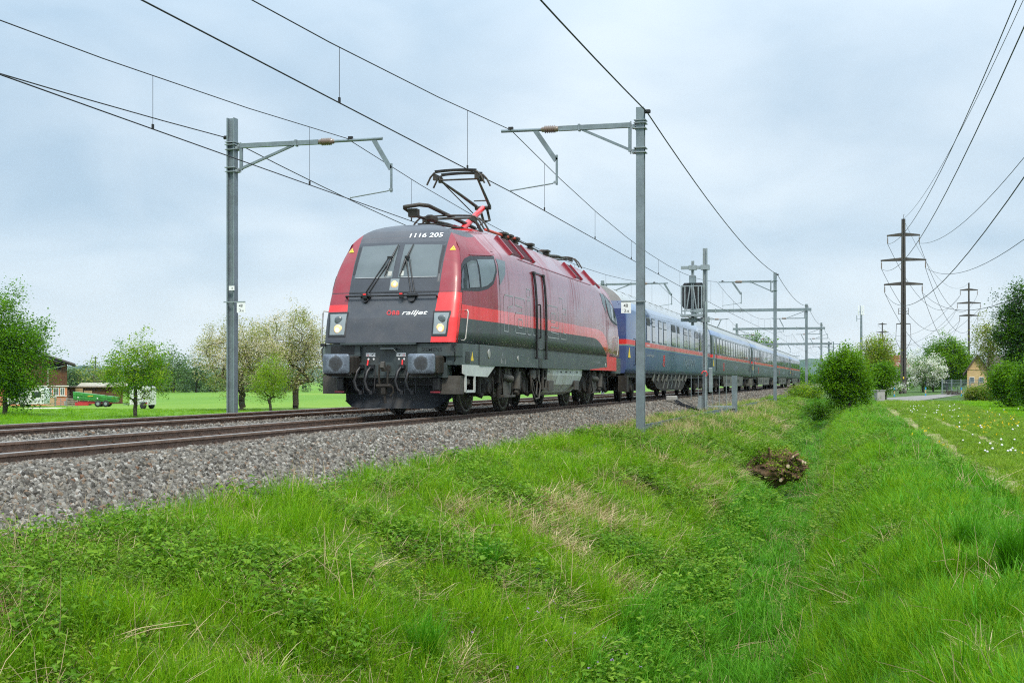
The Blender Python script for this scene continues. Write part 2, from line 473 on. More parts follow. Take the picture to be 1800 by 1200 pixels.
c0 = b.mix(b.math('MULTIPLY', b.rng(dd, .15, .75, .62, 0), b.rng(b.noise(b.pos(), 1.3, 4), .3, .6)), c0, (.12, .078, .052))
c0 = b.mix(b.rng(nz, .3, .7, 0, .55), c0, (.085, .072, .058))
b.done(c0, .8, 0, b.bump(b.noise(p, 14, 3), .35, .02), .3); M_STONE = b.mat
stones = []
for i in range(7):
    me = stone_mesh(i); me.materials.append(M_STONE); stones.append(bpy.data.objects.new('stone_proto', me))
SPROT = proto_collection('stone_proto', stones)
def in_frame(X, Y, z, pad=60, zmin=4):
    a, bb, Z = proj(X, Y, z); return (a > -pad) & (a < 1800 + pad) & (bb < 1260) & (Z > zmin)
def sample_bed(N, y0, y1, q, x0, x1):
    u = rng.random(N); Y = (y0 ** (1 - q) + u * (y1 ** (1 - q) - y0 ** (1 - q))) ** (1 / (1 - q))
    X = rng.uniform(x0, x1, N); return X, Y
parts_ = [sample_bed(84000, 7, 60, .9, -8.06, -5.95), sample_bed(36000, 11, 60, .9, -15.3, -8.3), sample_bed(16000, 60, 170, .6, -8.0, -5.95)]
X = np.concatenate([q[0] for q in parts_]); Y = np.concatenate([q[1] for q in parts_])
near_rail = np.zeros(len(X), bool)
for xr in (XN + .7525, XN - .7525, XF + .7525, XF - .7525): near_rail |= np.abs(X - xr) < .095
keep = in_frame(X, Y, -.2, 90) & ~near_rail
X, Y = X[keep], Y[keep]; N = len(X)
S = rng.uniform(.036, .080, N) * (1 + .004 * np.clip(Y - 30, 0, 200))
Zs = ballast_z(X, Y) + S * rng.uniform(-.05, .30, N)
R = rng.uniform(0, 2 * PI, (N, 3)); R[:, :2] *= .35
I = rng.integers(0, len(stones), N)
depth = -X * ST + Y * CT
vis = in_frame(X, Y, -.3, 0)
order = np.argsort(np.where(vis & (X > -7.6), depth / S * .075, 1e9))
front = order[:300]; rest = order[300:]
for j in front:
    o = bpy.data.objects.new('stone', stones[I[j]].data); COL.objects.link(o); o.parent = BED
    o.location = (X[j], Y[j], Zs[j]); o.rotation_euler = R[j]; o.scale = (S[j],) * 3
scatter('loose_stones', np.stack([X, Y, Zs], 1)[rest], R[rest], S[rest], I[rest], SPROT, BED)

# ------------------------------------------------------------------ rails, clips, sleepers
M_RUST = simple('rusty_rail_steel', (.15, .098, .072), .75, .1, .3, 9, .25, .35, grime=(.10, .072, .056))
M_RAILTOP = simple('polished_rail_head', (.34, .31, .28), .45, .7, .12, 3)
M_SLEEPER = simple('sleeper_concrete', (.24, .22, .19), .9, 0, .2, 5, .3)
M_CLIP = simple('rusty_clip', (.075, .045, .032), .8, .1, .25, 30)
half = [(.036, -.012), (.036, -.036), (.012, -.05), (.009, -.09), (.010, -.135), (.03, -.155), (.075, -.163), (.075, -.172)]
def rail_mesh():
    mb = MB(); y0, y1 = -6.0, 900.0
    prof = [(.030, -.002)] + half; prof = prof + [(-x, z) for x, z in reversed(prof)]
    n = len(prof); ysr = [y0, 40, 120, 400, y1]
    V = [(x, y, z) for y in ysr for x, z in prof]
    Fc = []
    for r_ in range(len(ysr) - 1):
        for i in range(n - 1): Fc.append((r_ * n + i, r_ * n + i + 1, (r_ + 1) * n + i + 1, (r_ + 1) * n + i))
    mb.add(V, Fc)
    mb.mi = 1
    top = [(.0345, -.0045), (.0300, -.0012), (.018, 0), (-.018, 0), (-.0300, -.0012), (-.0345, -.0045)]; n = len(top)
    mb.add([(x, y, z) for y in ysr for x, z in top], [(r_ * n + i, r_ * n + i + 1, (r_ + 1) * n + i + 1, (r_ + 1) * n + i) for r_ in range(len(ysr) - 1) for i in range(n - 1)])
    return mb
RAIL_ME = None
def clip_mb():
    mb = MB()
    for s in (-1, 1):
        mb.box((s * .085, 0, -.135), (.075, .11, .03), bev=.01)
        mb.cyl((s * .088, 0, -.13), (s * .088, 0, -.07), .015, n=6)
        mb.cyl((s * .088, 0, -.105), (s * .088, 0, -.083), .027, n=6)
        mb.bar((s * .03, 0, -.150), (s * .085, 0, -.11), .07, .016)
    return mb
CLIP_ME = None; SLEEP_ME = None
for nm, xc in (('near', XN), ('far', XF)):
    tr = thing('railway_track', None, None, (xc, 0, 0)); tr['kind'] = 'structure'
    tr['label'] = 'railway track under the train, nearer to the ditch' if nm == 'near' else 'empty railway track beyond the train'
    for s in (-1, 1):
        if RAIL_ME is None:
            o = rail_mesh().build('rail', [M_RUST, M_RAILTOP], tr, flip=False); RAIL_ME = o.data
        else:
            o = bpy.data.objects.new('rail', RAIL_ME); COL.objects.link(o); o.parent = tr
        o.location = (s * .7525, 0, 0)
    for i in range(130):
        y = 6 + i * .6
        if SLEEP_ME is None:
            o = MB().box((0, 0, -.26), (2.5, .26, .16), bev=.02).build('sleeper', M_SLEEPER, tr); SLEEP_ME = o.data
        else:
            o = bpy.data.objects.new('sleeper', SLEEP_ME); COL.objects.link(o); o.parent = tr
        o.location = (0, y, 0)
        for s in (-1, 1):
            if CLIP_ME is None:
                o = clip_mb().build('rail_clip', M_CLIP, tr); CLIP_ME = o.data
            else:
                o = bpy.data.objects.new('rail_clip', CLIP_ME); COL.objects.link(o); o.parent = tr
            o.location = (s * .7525, y, 0)
            if i > 110: bpy.data.objects.remove(o)
    m = MB()
    for i in range(150):
        m.box((-.7525, 72.6 + i * .6, -.12), (.26, .1, .05)); m.box((.7525, 72.6 + i * .6, -.12), (.26, .1, .05))
    tag(m.build('far_clips', M_CLIP, tr, flip=False), kind='stuff')

# ================================================================== LOCOMOTIVE
LY = 23.77                     # front buffer faces
LOCO_L = 19.28
_CAB = [(1.37, 1.47), (1.375, 1.7), (1.378, 2.0), (1.372, 2.3), (1.36, 2.55), (1.335, 2.80), (1.295, 3.02), (1.245, 3.22), (1.195, 3.38), (1.135, 3.51), (1.05, 3.63), (.945, 3.745), (.80, 3.845), (.62, 3.92), (.40, 3.975), (.20, 4.0), (0, 4.008)]
_MID = [(1.50, 1.47), (1.50, 1.75), (1.50, 2.05), (1.495, 2.35), (1.485, 2.65), (1.465, 2.95), (1.435, 3.22), (1.40, 3.40), (1.37, 3.515), (1.345, 3.56), (1.15, 3.79), (.965, 4.01), (.84, 4.075), (.62, 4.09), (.40, 4.10), (.20, 4.10), (0, 4.10)]
_CAB = np.array(_CAB); _MID = np.array(_MID)
_UPPER = np.clip((np.arange(len(_CAB)) - 6) / 4.0, 0, 1)
def half_section(d):
    t = (sstep(1.15, 3.9, d) * (1 - _UPPER) + sstep(2.45, 4.9, d) * _UPPER)[:, None]; return _CAB * (1 - t) + _MID * t
def side_x(y, z):
    s = half_section(min(y, LOCO_L - y)); zz = s[:10, 1]; xx = s[:10, 0]
    if z <= zz[0]: return float(xx[0])
    s2 = s[:13]
    return float(np.interp(z, s2[:, 1], s2[:, 0]))
_FY = ([1.47, 1.9, 2.3, 2.5, 2.75, 3.1, 3.45, 3.6, 3.7, 3.8, 3.87, 3.92, 3.96, 3.99, 4.008], [.52, .63, .79, .88, .98, 1.16, 1.40, 1.53, 1.63, 1.75, 1.88, 2.02, 2.16, 2.30, 2.45])
def front_y(x, z):
    """distance of the cab front behind the buffer faces"""
    y = float(np.interp(z, _FY[0], _FY[1])) + .06 * (abs(x) / 1.45) ** 2
    s = _CAB; hw = float(np.interp(z, s[:, 1], s[:, 0])) if z < 4.0 else .15
    r = min(1.0, abs(x) / max(hw, .05)) if z < 3.5 else 0.0
    t = max(0.0, (r - .88) / .12)
    return y + .09 * (1 - math.sqrt(max(0.0, 1 - t * t * .98)))
loco = thing('locomotive', 'red and dark grey electric locomotive with number 1116 205, pantograph raised, heading the train', 'locomotive', (XN, LY, 0))

# --- livery: colours by place on the body (grey below, bright red band, wine red above, grey centre of the front)
b = NB('livery'); c = b.coord('Object'); sp = b.n('ShaderNodeSeparateXYZ'); b.link(c, sp.inputs[0])
x, y, z = sp.outputs; ax = b.math('ABSOLUTE', x)
def cubic(y0, wid, top, drop, pw):
    t = b.math('DIVIDE', b.math('MAXIMUM', b.math('SUBTRACT', y, y0), 0.0), wid)
    return b.math('SUBTRACT', top, b.math('MULTIPLY', b.math('POWER', t, pw), drop))
zb = cubic(13.6, 2.2, 1.965, .50, 2.0); zr = cubic(14.0, 2.35, 2.235, .72, 3.0)
WINE = (.235, .013, .026); RED = (.78, .022, .024); GREY = (.042, .056, .058); ANTH = (.040, .046, .058)
streak = b.noise(c, 1.0, 5, .7, 0, (.01, 5.5, .35)); cloud = b.noise(c, .9, 4, .6)
fine = b.noise(c, 60, 2)
wine = b.mix(b.rng(cloud, .35, .7, 0, .6), WINE, (.28, .019, .034))
side = b.mix(b.math('GREATER_THAN', z, zb), GREY, RED); side = b.mix(b.math('GREATER_THAN', z, zr), side, wine)
# cab corner: bright red behind the front edge, lower part only
corner = b.math('MULTIPLY', b.math('LESS_THAN', b.math('ADD', y, b.math('MULTIPLY', b.math('SUBTRACT', z, 1.5), -.35)), .80), b.math('LESS_THAN', z, 2.475))
front_red = b.mix(b.math('MULTIPLY', b.math('LESS_THAN', x, 0.0), b.math('GREATER_THAN', z, 2.24)), RED, wine)
side = b.mix(corner, side, front_red); side = b.mix(b.math('MULTIPLY', b.math('MULTIPLY', corner, b.math('LESS_THAN', x, 0.0)), b.math('LESS_THAN', z, 2.10)), side, ANTH)
centre = b.math('MULTIPLY', b.math('LESS_THAN', ax, b.math('SUBTRACT', .95, b.math('MULTIPLY', b.math('MAXIMUM', b.math('SUBTRACT', 2.5, z), 0.0), .06))), b.math('LESS_THAN', y, 3.35))
ends = b.math('LESS_THAN', y, 3.35)
col = b.mix(centre, side, ANTH)
seam = b.math('MULTIPLY', b.math('LESS_THAN', b.math('ABSOLUTE', b.math('SUBTRACT', z, 2.48)), .009), b.math('LESS_THAN', y, 1.2))
col = b.mix(seam, col, (.01, .01, .012))
roofgrey = b.math('MULTIPLY', b.math('GREATER_THAN', z, 4.06), b.math('GREATER_THAN', y, 3.35))
col = b.mix(roofgrey, col, (.11, .105, .105))
dirt = b.math('MULTIPLY', b.rng(streak, .50, .72), b.math('GREATER_THAN', y, 1.2))
col = b.mix(b.math('MULTIPLY', dirt, .38), col, (.10, .055, .055))
dust = b.rng(b.noise(c, 2.2, 5, .7), .45, .8, 0, .22)
col = b.mix(dust, col, (.17, .15, .14))
speck = b.math('GREATER_THAN', b.noise(c, 34, 2, .5), .735)
col = b.mix(b.math('MULTIPLY', speck, b.math('MULTIPLY', ends, .55)), col, (.03, .025, .025))
rgh = b.math('ADD', .17, b.math('ADD', b.math('MULTIPLY', dirt, .26), b.math('MULTIPLY', cloud, .22)))
rgh = b.math('ADD', rgh, b.math('MULTIPLY', ends, .16)); rgh = b.math('ADD', rgh, b.math('MULTIPLY', b.math('LESS_THAN', z, zb), .25))
drip = b.math('MULTIPLY', b.rng(streak, .42, .56), b.rng(b.noise(c, .55, 3, .5), .5, .6))
wet = b.math('MULTIPLY', b.math('SUBTRACT', 1.0, ends), b.math('GREATER_THAN', z, zb))
wet = b.math('MULTIPLY', wet, b.math('SUBTRACT', 1.0, b.math('MULTIPLY', drip, .75)))
b.done(col, rgh, 0, b.bump(b.noise(c, 1.6, 3), .06, .05), .5, b.math('ADD', .12, b.math('MULTIPLY', wet, .88)))
b.p.inputs['Coat IOR'].default_value = 1.66; b.p.inputs['Coat Roughness'].default_value = .14; M_LIVERY = b.mat
M_GREYP = simple('dark_grey_paint', GREY, .42, 0, .18, 3, .05, .5, .15, grime=(.06, .055, .048))
M_ANTH = simple('anthracite_panel_paint', ANTH, .5, 0, .14, 3, .05, .45)
M_BLACK = simple('black_frame', (.012, .012, .014), .45, 0, .1, 8)
M_DIRTY = simple('dirty_running_gear', (.028, .025, .022), .8, .2, .35, 5, .3, .3, grime=(.055, .045, .034))
M_GEARGREY = simple('dusty_bogie_grey', (.075, .07, .062), .75, .1, .3, 4, .3, .3, grime=(.05, .04, .03))
M_LIGHTGREY = simple('light_grey_skirt', (.44, .46, .44), .55, 0, .12, 2, .05, .4, 0, grime=(.22, .18, .13))
M_WHEEL = simple('wheel_steel', (.034, .029, .026), .6, .6, .3, 6, .1)
M_WHEELRIM = simple('wheel_tread', (.10, .092, .085), .5, .6, .1, 6)
M_REDP = simple('red_paint', RED, .35, 0, .1, 6, 0, .5, .3)
M_WINE = simple('wine_red_paint', WINE, .35, 0, .15, 6, 0, .5, .3)
M_WHITE = simple('white_lettering', (.75, .76, .76), .5, 0, .06, 10)
M_OUTLINE = simple('pale_lettering_outline', (.30, .31, .32), .45, 0, .1, 10)
M_YELLOW = simple('yellow_warning_sign', (.72, .52, .03), .5, 0, .05, 10)
M_STEEL = simple('handrail_steel', (.42, .40, .37), .4, .7, .15, 8)
M_GLASSD = NB('windscreen_glass').done((.022, .030, .034), .04, 0, None, .5, 0)
def _glass():
    b = NB('cab_glass'); c = b.coord('Object')
    k_ = b.noise(c, 1.3, 3)
    return b.done(b.ramp(k_, [(.3, (.075, .097, .105)), (.7, (.12, .145, .155))]), .05, 0, None, .5, 0)
M_GLASS = _glass()
M_LENS = NB('lamp_lens').done((.20, .235, .245), .12, 0, None, .6, .5)
M_LAMPON = NB('lamp_lit').done((.55, .40, .22), .3, 0, None, .5, 0, (1.0, .50, .16), .42)
M_LAMPCORE = NB('lamp_core').done((1, .9, .7), .3, 0, None, .5, 0, (1.0, .74, .40), 1.3)
M_GREYDECAL = simple('grey_blue_panel', (.12, .155, .175), .4, 0, .1, 4, 0, .5, .2)
M_TRUCKW = M_LIGHTGREY

# --- body shell
def body_mesh():
    h = _CAB; npt = len(h)
    idx = list(range(npt)) + list(range(npt - 2, -1, -1)); sg = [1] * npt + [-1] * (npt - 1)
    ncol = len(idx)
    ts = np.concatenate([np.linspace(0, .25, 16), np.linspace(.25, .75, 10)[1:-1], np.linspace(.75, 1, 16)])
    y0 = [front_y(h[i][0], h[i][1]) for i in idx]
    V = []
    for t in ts:
        for k_, (i, s) in enumerate(zip(idx, sg)):
            # rows pack densely near the ends
            yy = y0[k_] + (LOCO_L - 2 * y0[k_]) * t
            sec = half_section(min(yy, LOCO_L - yy)); V.append((s * sec[i][0], yy, sec[i][1]))
    Fc = []
    nr = len(ts)
    for r_ in range(nr - 1):
        for k_ in range(ncol - 1):
            a = r_ * ncol + k_; Fc.append((a, a + 1, a + ncol + 1, a + ncol))
    for k_ in (0,):  # floor
        for r_ in range(nr - 1): Fc.append((r_ * ncol, (r_ + 1) * ncol, (r_ + 1) * ncol + ncol - 1, r_ * ncol + ncol - 1))
    mb = MB(); mb.add(V, Fc, True)
    # ends: rows of the face from bottom to top
    for end in (0, 1):
        zs = list(np.linspace(1.47, 3.6, 34)) + list(np.linspace(3.63, 4.004, 20)); us = np.sin(np.linspace(-1, 1, 41) * PI / 2)
        VV = []
        for zz in zs:
            hw = float(np.interp(zz, h[:, 1], h[:, 0]))
            for u_ in us:
                xx = u_ * hw; yy = front_y(xx, zz)
                VV.append((xx, yy if end == 0 else LOCO_L - yy, zz))
        n = len(us); FF = [(r_ * n + k_, r_ * n + k_ + 1, (r_ + 1) * n + k_ + 1, (r_ + 1) * n + k_) for r_ in range(len(zs) - 1) for k_ in range(n - 1)]
        mb.add(VV, FF, True)
    return mb
shell = body_mesh().build('body', M_LIVERY, loco)

def strip_patch(fmap, poly, nu=20, nv=8, lift=.006):
    """a sheet over the area of poly (u,v), following the surface fmap(u,v,lift)"""
    us = sorted(set([p[0] for p in poly])); u0, u1 = us[0], us[-1]
    allu = sorted(set(list(np.linspace(u0 + 1e-4, u1 - 1e-4, nu)) + [min(max(q_, u0 + 1e-4), u1 - 1e-4) for q_ in us]))
    V = []; n = len(poly)
    for u_ in allu:
        hits = []
        for i in range(n):
            (a, c_), (d, e) = poly[i], poly[(i + 1) % n]
            if (a - u_) * (d - u_) <= 0 and abs(a - d) > 1e-9: hits.append(c_ + (e - c_) * (u_ - a) / (d - a))
        lo, hi = min(hits), max(hits)
        for j in range(nv + 1): V.append(fmap(u_, lo + (hi - lo) * j / nv, lift))
    m = nv + 1
    Fc = [(i * m + j, (i + 1) * m + j, (i + 1) * m + j + 1, i * m + j + 1) for i in range(len(allu) - 1) for j in range(nv)]
    mb = MB(); mb.add(V, Fc, True); return mb
def fmap_front(u_, v_, l):
    y_ = front_y(u_, v_); g = (front_y(u_, v_ + .02) - y_) / .02; q_ = 1 / math.sqrt(1 + g * g)
    return (u_, y_ - l * q_, v_ + l * q_ * g)
def _edge(u_, v_):
    e = front_y(float(np.interp(v_, _CAB[:, 1], _CAB[:, 0])), min(max(v_, 1.47), 3.9)) + .004
    return min(max(u_, e), LOCO_L - e)
def fmap_side(u_, v_, l): u_ = _edge(u_, v_); return (side_x(u_, v_) + l, u_, v_)
def fmap_left(u_, v_, l): u_ = _edge(u_, v_); return (-side_x(u_, v_) - l, u_, v_)
def rect(u0, v0, u1, v1): return [(u0, v0), (u1, v0), (u1, v1), (u0, v1)]
def both_sides(name, poly, mat, parent, lift=.006, **k):
    for fm in (fmap_side, fmap_left): o = strip_patch(fm, poly, lift=lift, **k).build(name, mat, parent)
    return o
# --- front: windscreen surround, two panes, dark band with the upper lamp
strip_patch(fmap_front, [(-.948, 2.49), (.948, 2.49), (.93, 3.53), (-.93, 3.53)], 28, 12, .010).build('windscreen_frame', M_ANTH, loco)
for s in (-1, 1):
    pane = strip_patch(fmap_front, [(s * .06, 2.77), (s * .88, 2.77), (s * .855, 3.455), (s * .06, 3.475)], 12, 10, .017).build('windscreen', M_GLASS, loco)
    strip_patch(fmap_front, rect(*((.085, 2.81, .17, 2.91) if s > 0 else (-.17, 2.81, -.085, 2.91))), 3, 3, .021).build('toll_tag', M_LIGHTGREY, pane)
    strip_patch(fmap_front, rect(s * .12 - .95 * 0, 2.775, s * .86, 2.788) if s > 0 else rect(-.86, 2.775, -.12, 2.788), 8, 1, .020).build('sealing_strip', M_OUTLINE, pane)
    strip_patch(fmap_front, rect(s * .90 - .03, 2.85, s * .90 + .02, 3.44), 2, 8, .013).build('windscreen_seal', M_BLACK, loco)
strip_patch(fmap_front, rect(-.95, 2.468, .95, 2.484), 20, 1, .013).build('panel_gap', M_BLACK, loco)
hl = strip_patch(fmap_front, rect(-.085, 2.52, .10, 2.75), 6, 6, .016).build('upper_headlight', M_LENS, loco)
o = MB().lathe([(.075, 0), (.07, .014), (.04, .022)], (.0, 0, 0), 'y', 16).build('lamp', M_LAMPON, hl)
o.rotation_euler = (0, 0, PI); o.location = (.01, front_y(0, 2.64) - .022, 2.64)
o = MB().lathe([(.028, 0), (.02, .01)], (0, 0, 0), 'y', 12).build('lamp_core', M_LAMPCORE, hl); o.rotation_euler = (0, 0, PI); o.location = (.025, front_y(0, 2.64) - .048, 2.64)
# --- lower headlights
for s in (-1, 1):
    def fq(a, c_, d, e): return [(s * a, c_), (s * d, c_), (s * (d + .04), e), (s * (a - .01), e)] if s > 0 else [(s * d, c_), (s * a, c_), (s * (a - .01), e), (s * (d + .04), e)]
    house = strip_patch(fmap_front, fq(.90, 1.585, 1.215 if s > 0 else 1.29, 2.09), 10, 6, .008).build('headlight', M_BLACK, loco)
    strip_patch(fmap_front, fq(.93, 1.63, 1.18 if s > 0 else 1.25, 2.05), 8, 6, .014).build('lens', M_LENS, house)
    for zc, rr_, mt in ((1.93, .085, M_GLASS), (1.75, .088, M_LAMPON)):
        xc = s * (1.065 + (zc - 1.7) * .06)
        q = MB().lathe([(rr_, 0), (rr_ * .9, .012), (rr_ * .45, .020)], (0, 0, 0), 'y', 14).build('lamp', mt, house)
        q.rotation_euler = (0, 0, PI - s * .18); q.location = (xc, front_y(xc, zc) - .018, zc)
    xc = s * 1.08
    q = MB().lathe([(.045, 0), (.03, .012)], (0, 0, 0), 'y', 12).build('lamp_core', M_LAMPCORE, house); q.rotation_euler = (0, 0, PI - s * .18); q.location = (xc, front_y(xc, 1.73) - .042, 1.73)
    strip_patch(fmap_front, [(s * .895, 1.475), (s * 1.35, 1.475), (s * 1.35, 1.53), (s * .895, 1.53)] if s > 0 else [(-1.35, 1.475), (-.895, 1.475), (-.895, 1.53), (-1.35, 1.53)], 10, 2, .005).build('headlight_border', M_REDP if s > 0 else M_ANTH, loco)
# --- front grab rail with brackets, wipers
m = MB(); m.tube([fmap_front(u_, 2.375, .085) for u_ in np.linspace(-.97, .93, 14)], .019, 8)
for u_ in (-.97, .93): m.cyl(fmap_front(u_, 2.375, .085), fmap_front(u_, 2.375, -.01), .019, n=8)
rail_ = m.build('front_hand_rail', M_BLACK, loco)
for u_ in (-.55, .22):
    q = MB().box(fmap_front(u_, 2.37, .09), (.085, .08, .12), bev=.01).build('rail_bracket', M_BLACK, rail_)
    MB().box((fmap_front(u_, 2.385, .135)), (.065, .012, .03)).build('bracket_stripe', M_REDP, rail_)
for s, xb, xt in ((-1, -.56, -.17), (1, .42, .20)):
    wmb = MB()
    pb = Vector(fmap_front(xb, 2.45, .03)); pk = Vector(fmap_front(xt, 3.16, .06))
    for dx in (-.035, .035): wmb.tube([pb + Vector((dx, 0, 0)), pk + Vector((dx, 0, 0))], .013, 6)
    wmb.box(fmap_front(xb, 2.40, .03), (.22, .07, .10), bev=.02); wmb.cyl(fmap_front(xb, 2.33, .05), fmap_front(xb, 2.33, -.02), .07, n=10)
    wmb.box(pk + Vector((0, -.01, .01)), (.10, .04, .05))
    wi = wmb.build('wiper', M_BLACK, loco)
    xo = -.13 if s < 0 else .19
    MB().tube([fmap_front(xo - .09, 2.80, .04), fmap_front(xo - .03, 3.1, .05), fmap_front(xo + .06, 3.47, .04)], [.012, .026, .010], 6).build('wiper_blade', M_BLACK, wi)
# --- lettering on the front
lay_text('number', '1116 205', fmap_front_l := (lambda u_, v_, l: fmap_front(u_, v_, .010 + l)), .10, 3.635, .135, M_WHITE, loco, width=.70, offset=.012)
lay_text('operator_name', 'ÖBB', fmap_front_l, -.07, 2.02, .118, M_REDP, loco, width=.27, spacing=1.12)
lay_text('train_name', 'railjet', fmap_front_l, .25, 2.02, .125, M_WHITE, loco, width=.53, shear=.30, offset=.012)
# --- warning triangles
for fm, u_, v_, sz in ((fmap_front, 1.09, 3.34, .062), (fmap_front, -1.09, 3.34, .062)):
    t_ = strip_patch(fm, [(u_ - sz, v_), (u_ + sz, v_), (u_, v_ + sz * 1.6)], 8, 2, .010).build('warning_sign', M_YELLOW, loco)
    strip_patch(fm, [(u_ - sz * .12, v_ + sz * .25), (u_ + sz * .18, v_ + sz * .7), (u_ + sz * .05, v_ + sz * 1.1)], 4, 2, .014).build('flash', M_BLACK, t_)
# --- cab side windows, both ends
for yy, nm in ((lambda q_: q_, 'f'), (lambda q_: LOCO_L - q_, 'r')):
    P_ = lambda pts: [(yy(a), c_) for a, c_ in pts]
    big = [(.86, 2.52), (1.05, 2.78), (1.3, 2.99), (1.6, 3.14), (1.95, 3.22), (3.38, 3.36), (3.32, 3.08), (3.05, 2.82), (2.7, 2.70), (2.2, 2.62)]
    rim = [(.82, 2.49), (1.0, 2.82), (1.27, 3.04), (1.58, 3.19), (1.95, 3.275), (3.47, 3.405), (3.40, 3.06), (3.1, 2.78), (2.72, 2.65), (2.2, 2.57)]
    for fm in (fmap_side, fmap_left):
        fr = strip_patch(fm, P_(rim), 30, 8, .005).build('cab_side_window', M_BLACK, loco)
        strip_patch(fm, P_([(.90, 2.545), (1.07, 2.77), (1.31, 2.965), (1.55, 3.09), (1.55, 2.575)]), 16, 8, .011).build('front_pane', M_GLASSD, fr)
        strip_patch(fm, P_([(1.60, 2.60), (2.2, 2.65), (2.24, 3.20), (1.97, 3.185), (1.60, 3.10)]), 10, 8, .014).build('sliding_pane', M_GLASS, fr)
        strip_patch(fm, P_([(2.32, 2.655), (2.7, 2.72), (3.03, 2.84), (3.29, 3.09), (3.35, 3.33), (2.32, 3.235)]), 12, 8, .010).build('grey_panel', M_GREYDECAL, fr)
        strip_patch(fm, P_([(3.52, 2.78), (4.02, 3.05), (4.18, 3.36), (3.52, 3.36)]), 12, 8, .006).build('grey_panel', M_GREYDECAL, loco)
        strip_patch(fm, P_([(1.95, 3.30), (3.5, 3.425), (3.5, 3.455), (1.95, 3.325)]), 14, 1, .022).build('rain_gutter', M_WINE, loco)
# --- seams in the body side
def seam_line(pts, w_=.012, mat=M_BLACK, nm='panel_seam', lift=.004):
    for fm in (fmap_side, fmap_left):
        mb = MB()
        for (a, c_), (d, e) in zip(pts[:-1], pts[1:]):
            n_ = 6; dx, dz = d - a, e - c_; L_ = math.hypot(dx, dz); nx_, nz_ = -dz / L_ * w_ / 2, dx / L_ * w_ / 2
            V_ = []
            for i in range(n_ + 1):
                t = i / n_; V_ += [fm(a + dx * t - nx_, c_ + dz * t - nz_, lift), fm(a + dx * t + nx_, c_ + dz * t + nz_, lift)]
            mb.add(V_, [(2 * i, 2 * i + 2, 2 * i + 3, 2 * i + 1) for i in range(n_)])
        mb.build(nm, mat, loco)
seam_line([(3.5, 1.48), (3.5, 3.5)]); seam_line([(3.5, 3.52), (15.78, 3.52)], .02, M_WINE, 'gutter', .012); seam_line([(15.78, 1.48), (15.78, 3.5)])
seam_line([(.79, 1.5), (1.14, 2.5)], .02)
# --- door recess columns in the middle of the side
for fm in (fmap_side, fmap_left):
    ds = -1 if fm is fmap_left else 1
    for yc in (6.66, 7.62):
        m = MB(); pts = [fm(yc, z_, .035) for z_ in np.linspace(1.24, 3.30, 8)]
        m.tube(pts, .030, 6); m.box(fm(yc, 3.30, .02), (.08, .16, .05))
        for z_ in (1.28, 3.28): m.cyl(fm(yc, z_, -.01), fm(yc, z_, .035), .03, n=6)
        m.build('door_pillar', M_BLACK, loco)
    dr = strip_patch(fm, rect(6.72, 1.50, 7.56, 3.26), 6, 8, .007).build('machine_room_door', M_LIVERY, loco)
    m = MB(); m.tube([fm(6.95, z_, .055) for z_ in np.linspace(1.75, 2.55, 5)], .018, 6)
    m.cyl(fm(6.95, 1.75, 0), fm(6.95, 1.75, .055), .018, n=6); m.cyl(fm(6.95, 2.55, 0), fm(6.95, 2.55, .055), .018, n=6)
    m.build('handle', M_BLACK, dr)
    strip_patch(fm, rect(6.70, 3.29, 7.60, 3.325), 4, 1, .03).build('door_lintel', M_BLACK, loco)
# --- air grilles in the sloping roof edge
def fmap_roof(u_, v_, l, s=1):     # v: 0 at the seam, 1 at the roof edge
    sec = half_section(min(u_, LOCO_L - u_)); a, c_ = sec[9], sec[11]
    p_ = a + (c_ - a) * v_; n_ = np.array([c_[1] - a[1], a[0] - c_[0]]); n_ /= np.linalg.norm(n_)
    return (s * (p_[0] + n_[0] * l), u_, p_[1] + n_[1] * l)
M_GRILLE = simple('grille_mesh', (.075, .008, .014), .6, .1, .25, 60, .5)
for y0_, y1_, nn_ in ((4.95, 7.1, 2), (11.9, 12.75, 1), (14.6, 15.8, 1)):
    for s in (1, -1):
        wd = (y1_ - y0_) / nn_; m = MB(); nv_ = 4
        m.add([fmap_roof(y_, .03 + .92 * k / nv_, .004, s) for y_ in (y0_, y1_) for k in range(nv_ + 1)], [(k, k + 1, nv_ + 2 + k, nv_ + 1 + k) for k in range(nv_)])
        gr = m.build('air_grille', M_GRILLE, loco, flip=False)
        for i in range(nn_ + 1):
            yb = y0_ + i * wd; m = MB()
            V_ = [fmap_roof(yb + dy, v_, l, s) for v_ in (.02, .96) for dy, l in ((-.045, 0), (.045, 0), (.045, .06), (-.045, .06))]
            m.add(V_, [(0, 1, 2, 3), (7, 6, 5, 4), (0, 4, 5, 1), (1, 5, 6, 2), (2, 6, 7, 3), (3, 7, 4, 0)]); m.build('grille_bar', M_WINE, gr)
        for i in range(nn_):
            for j in range(9):
                v0_ = .10 + j * .092
                MB().add([fmap_roof(y0_ + i * wd + .05, v0_, .012, s), fmap_roof(y0_ + (i + 1) * wd - .05, v0_, .012, s), fmap_roof(y0_ + (i + 1) * wd - .05, v0_ + .07, .03, s), fmap_roof(y0_ + i * wd + .05, v0_ + .07, .03, s)], [(0, 1, 2, 3)]).build('slat', M_GRILLE, gr, flip=False)
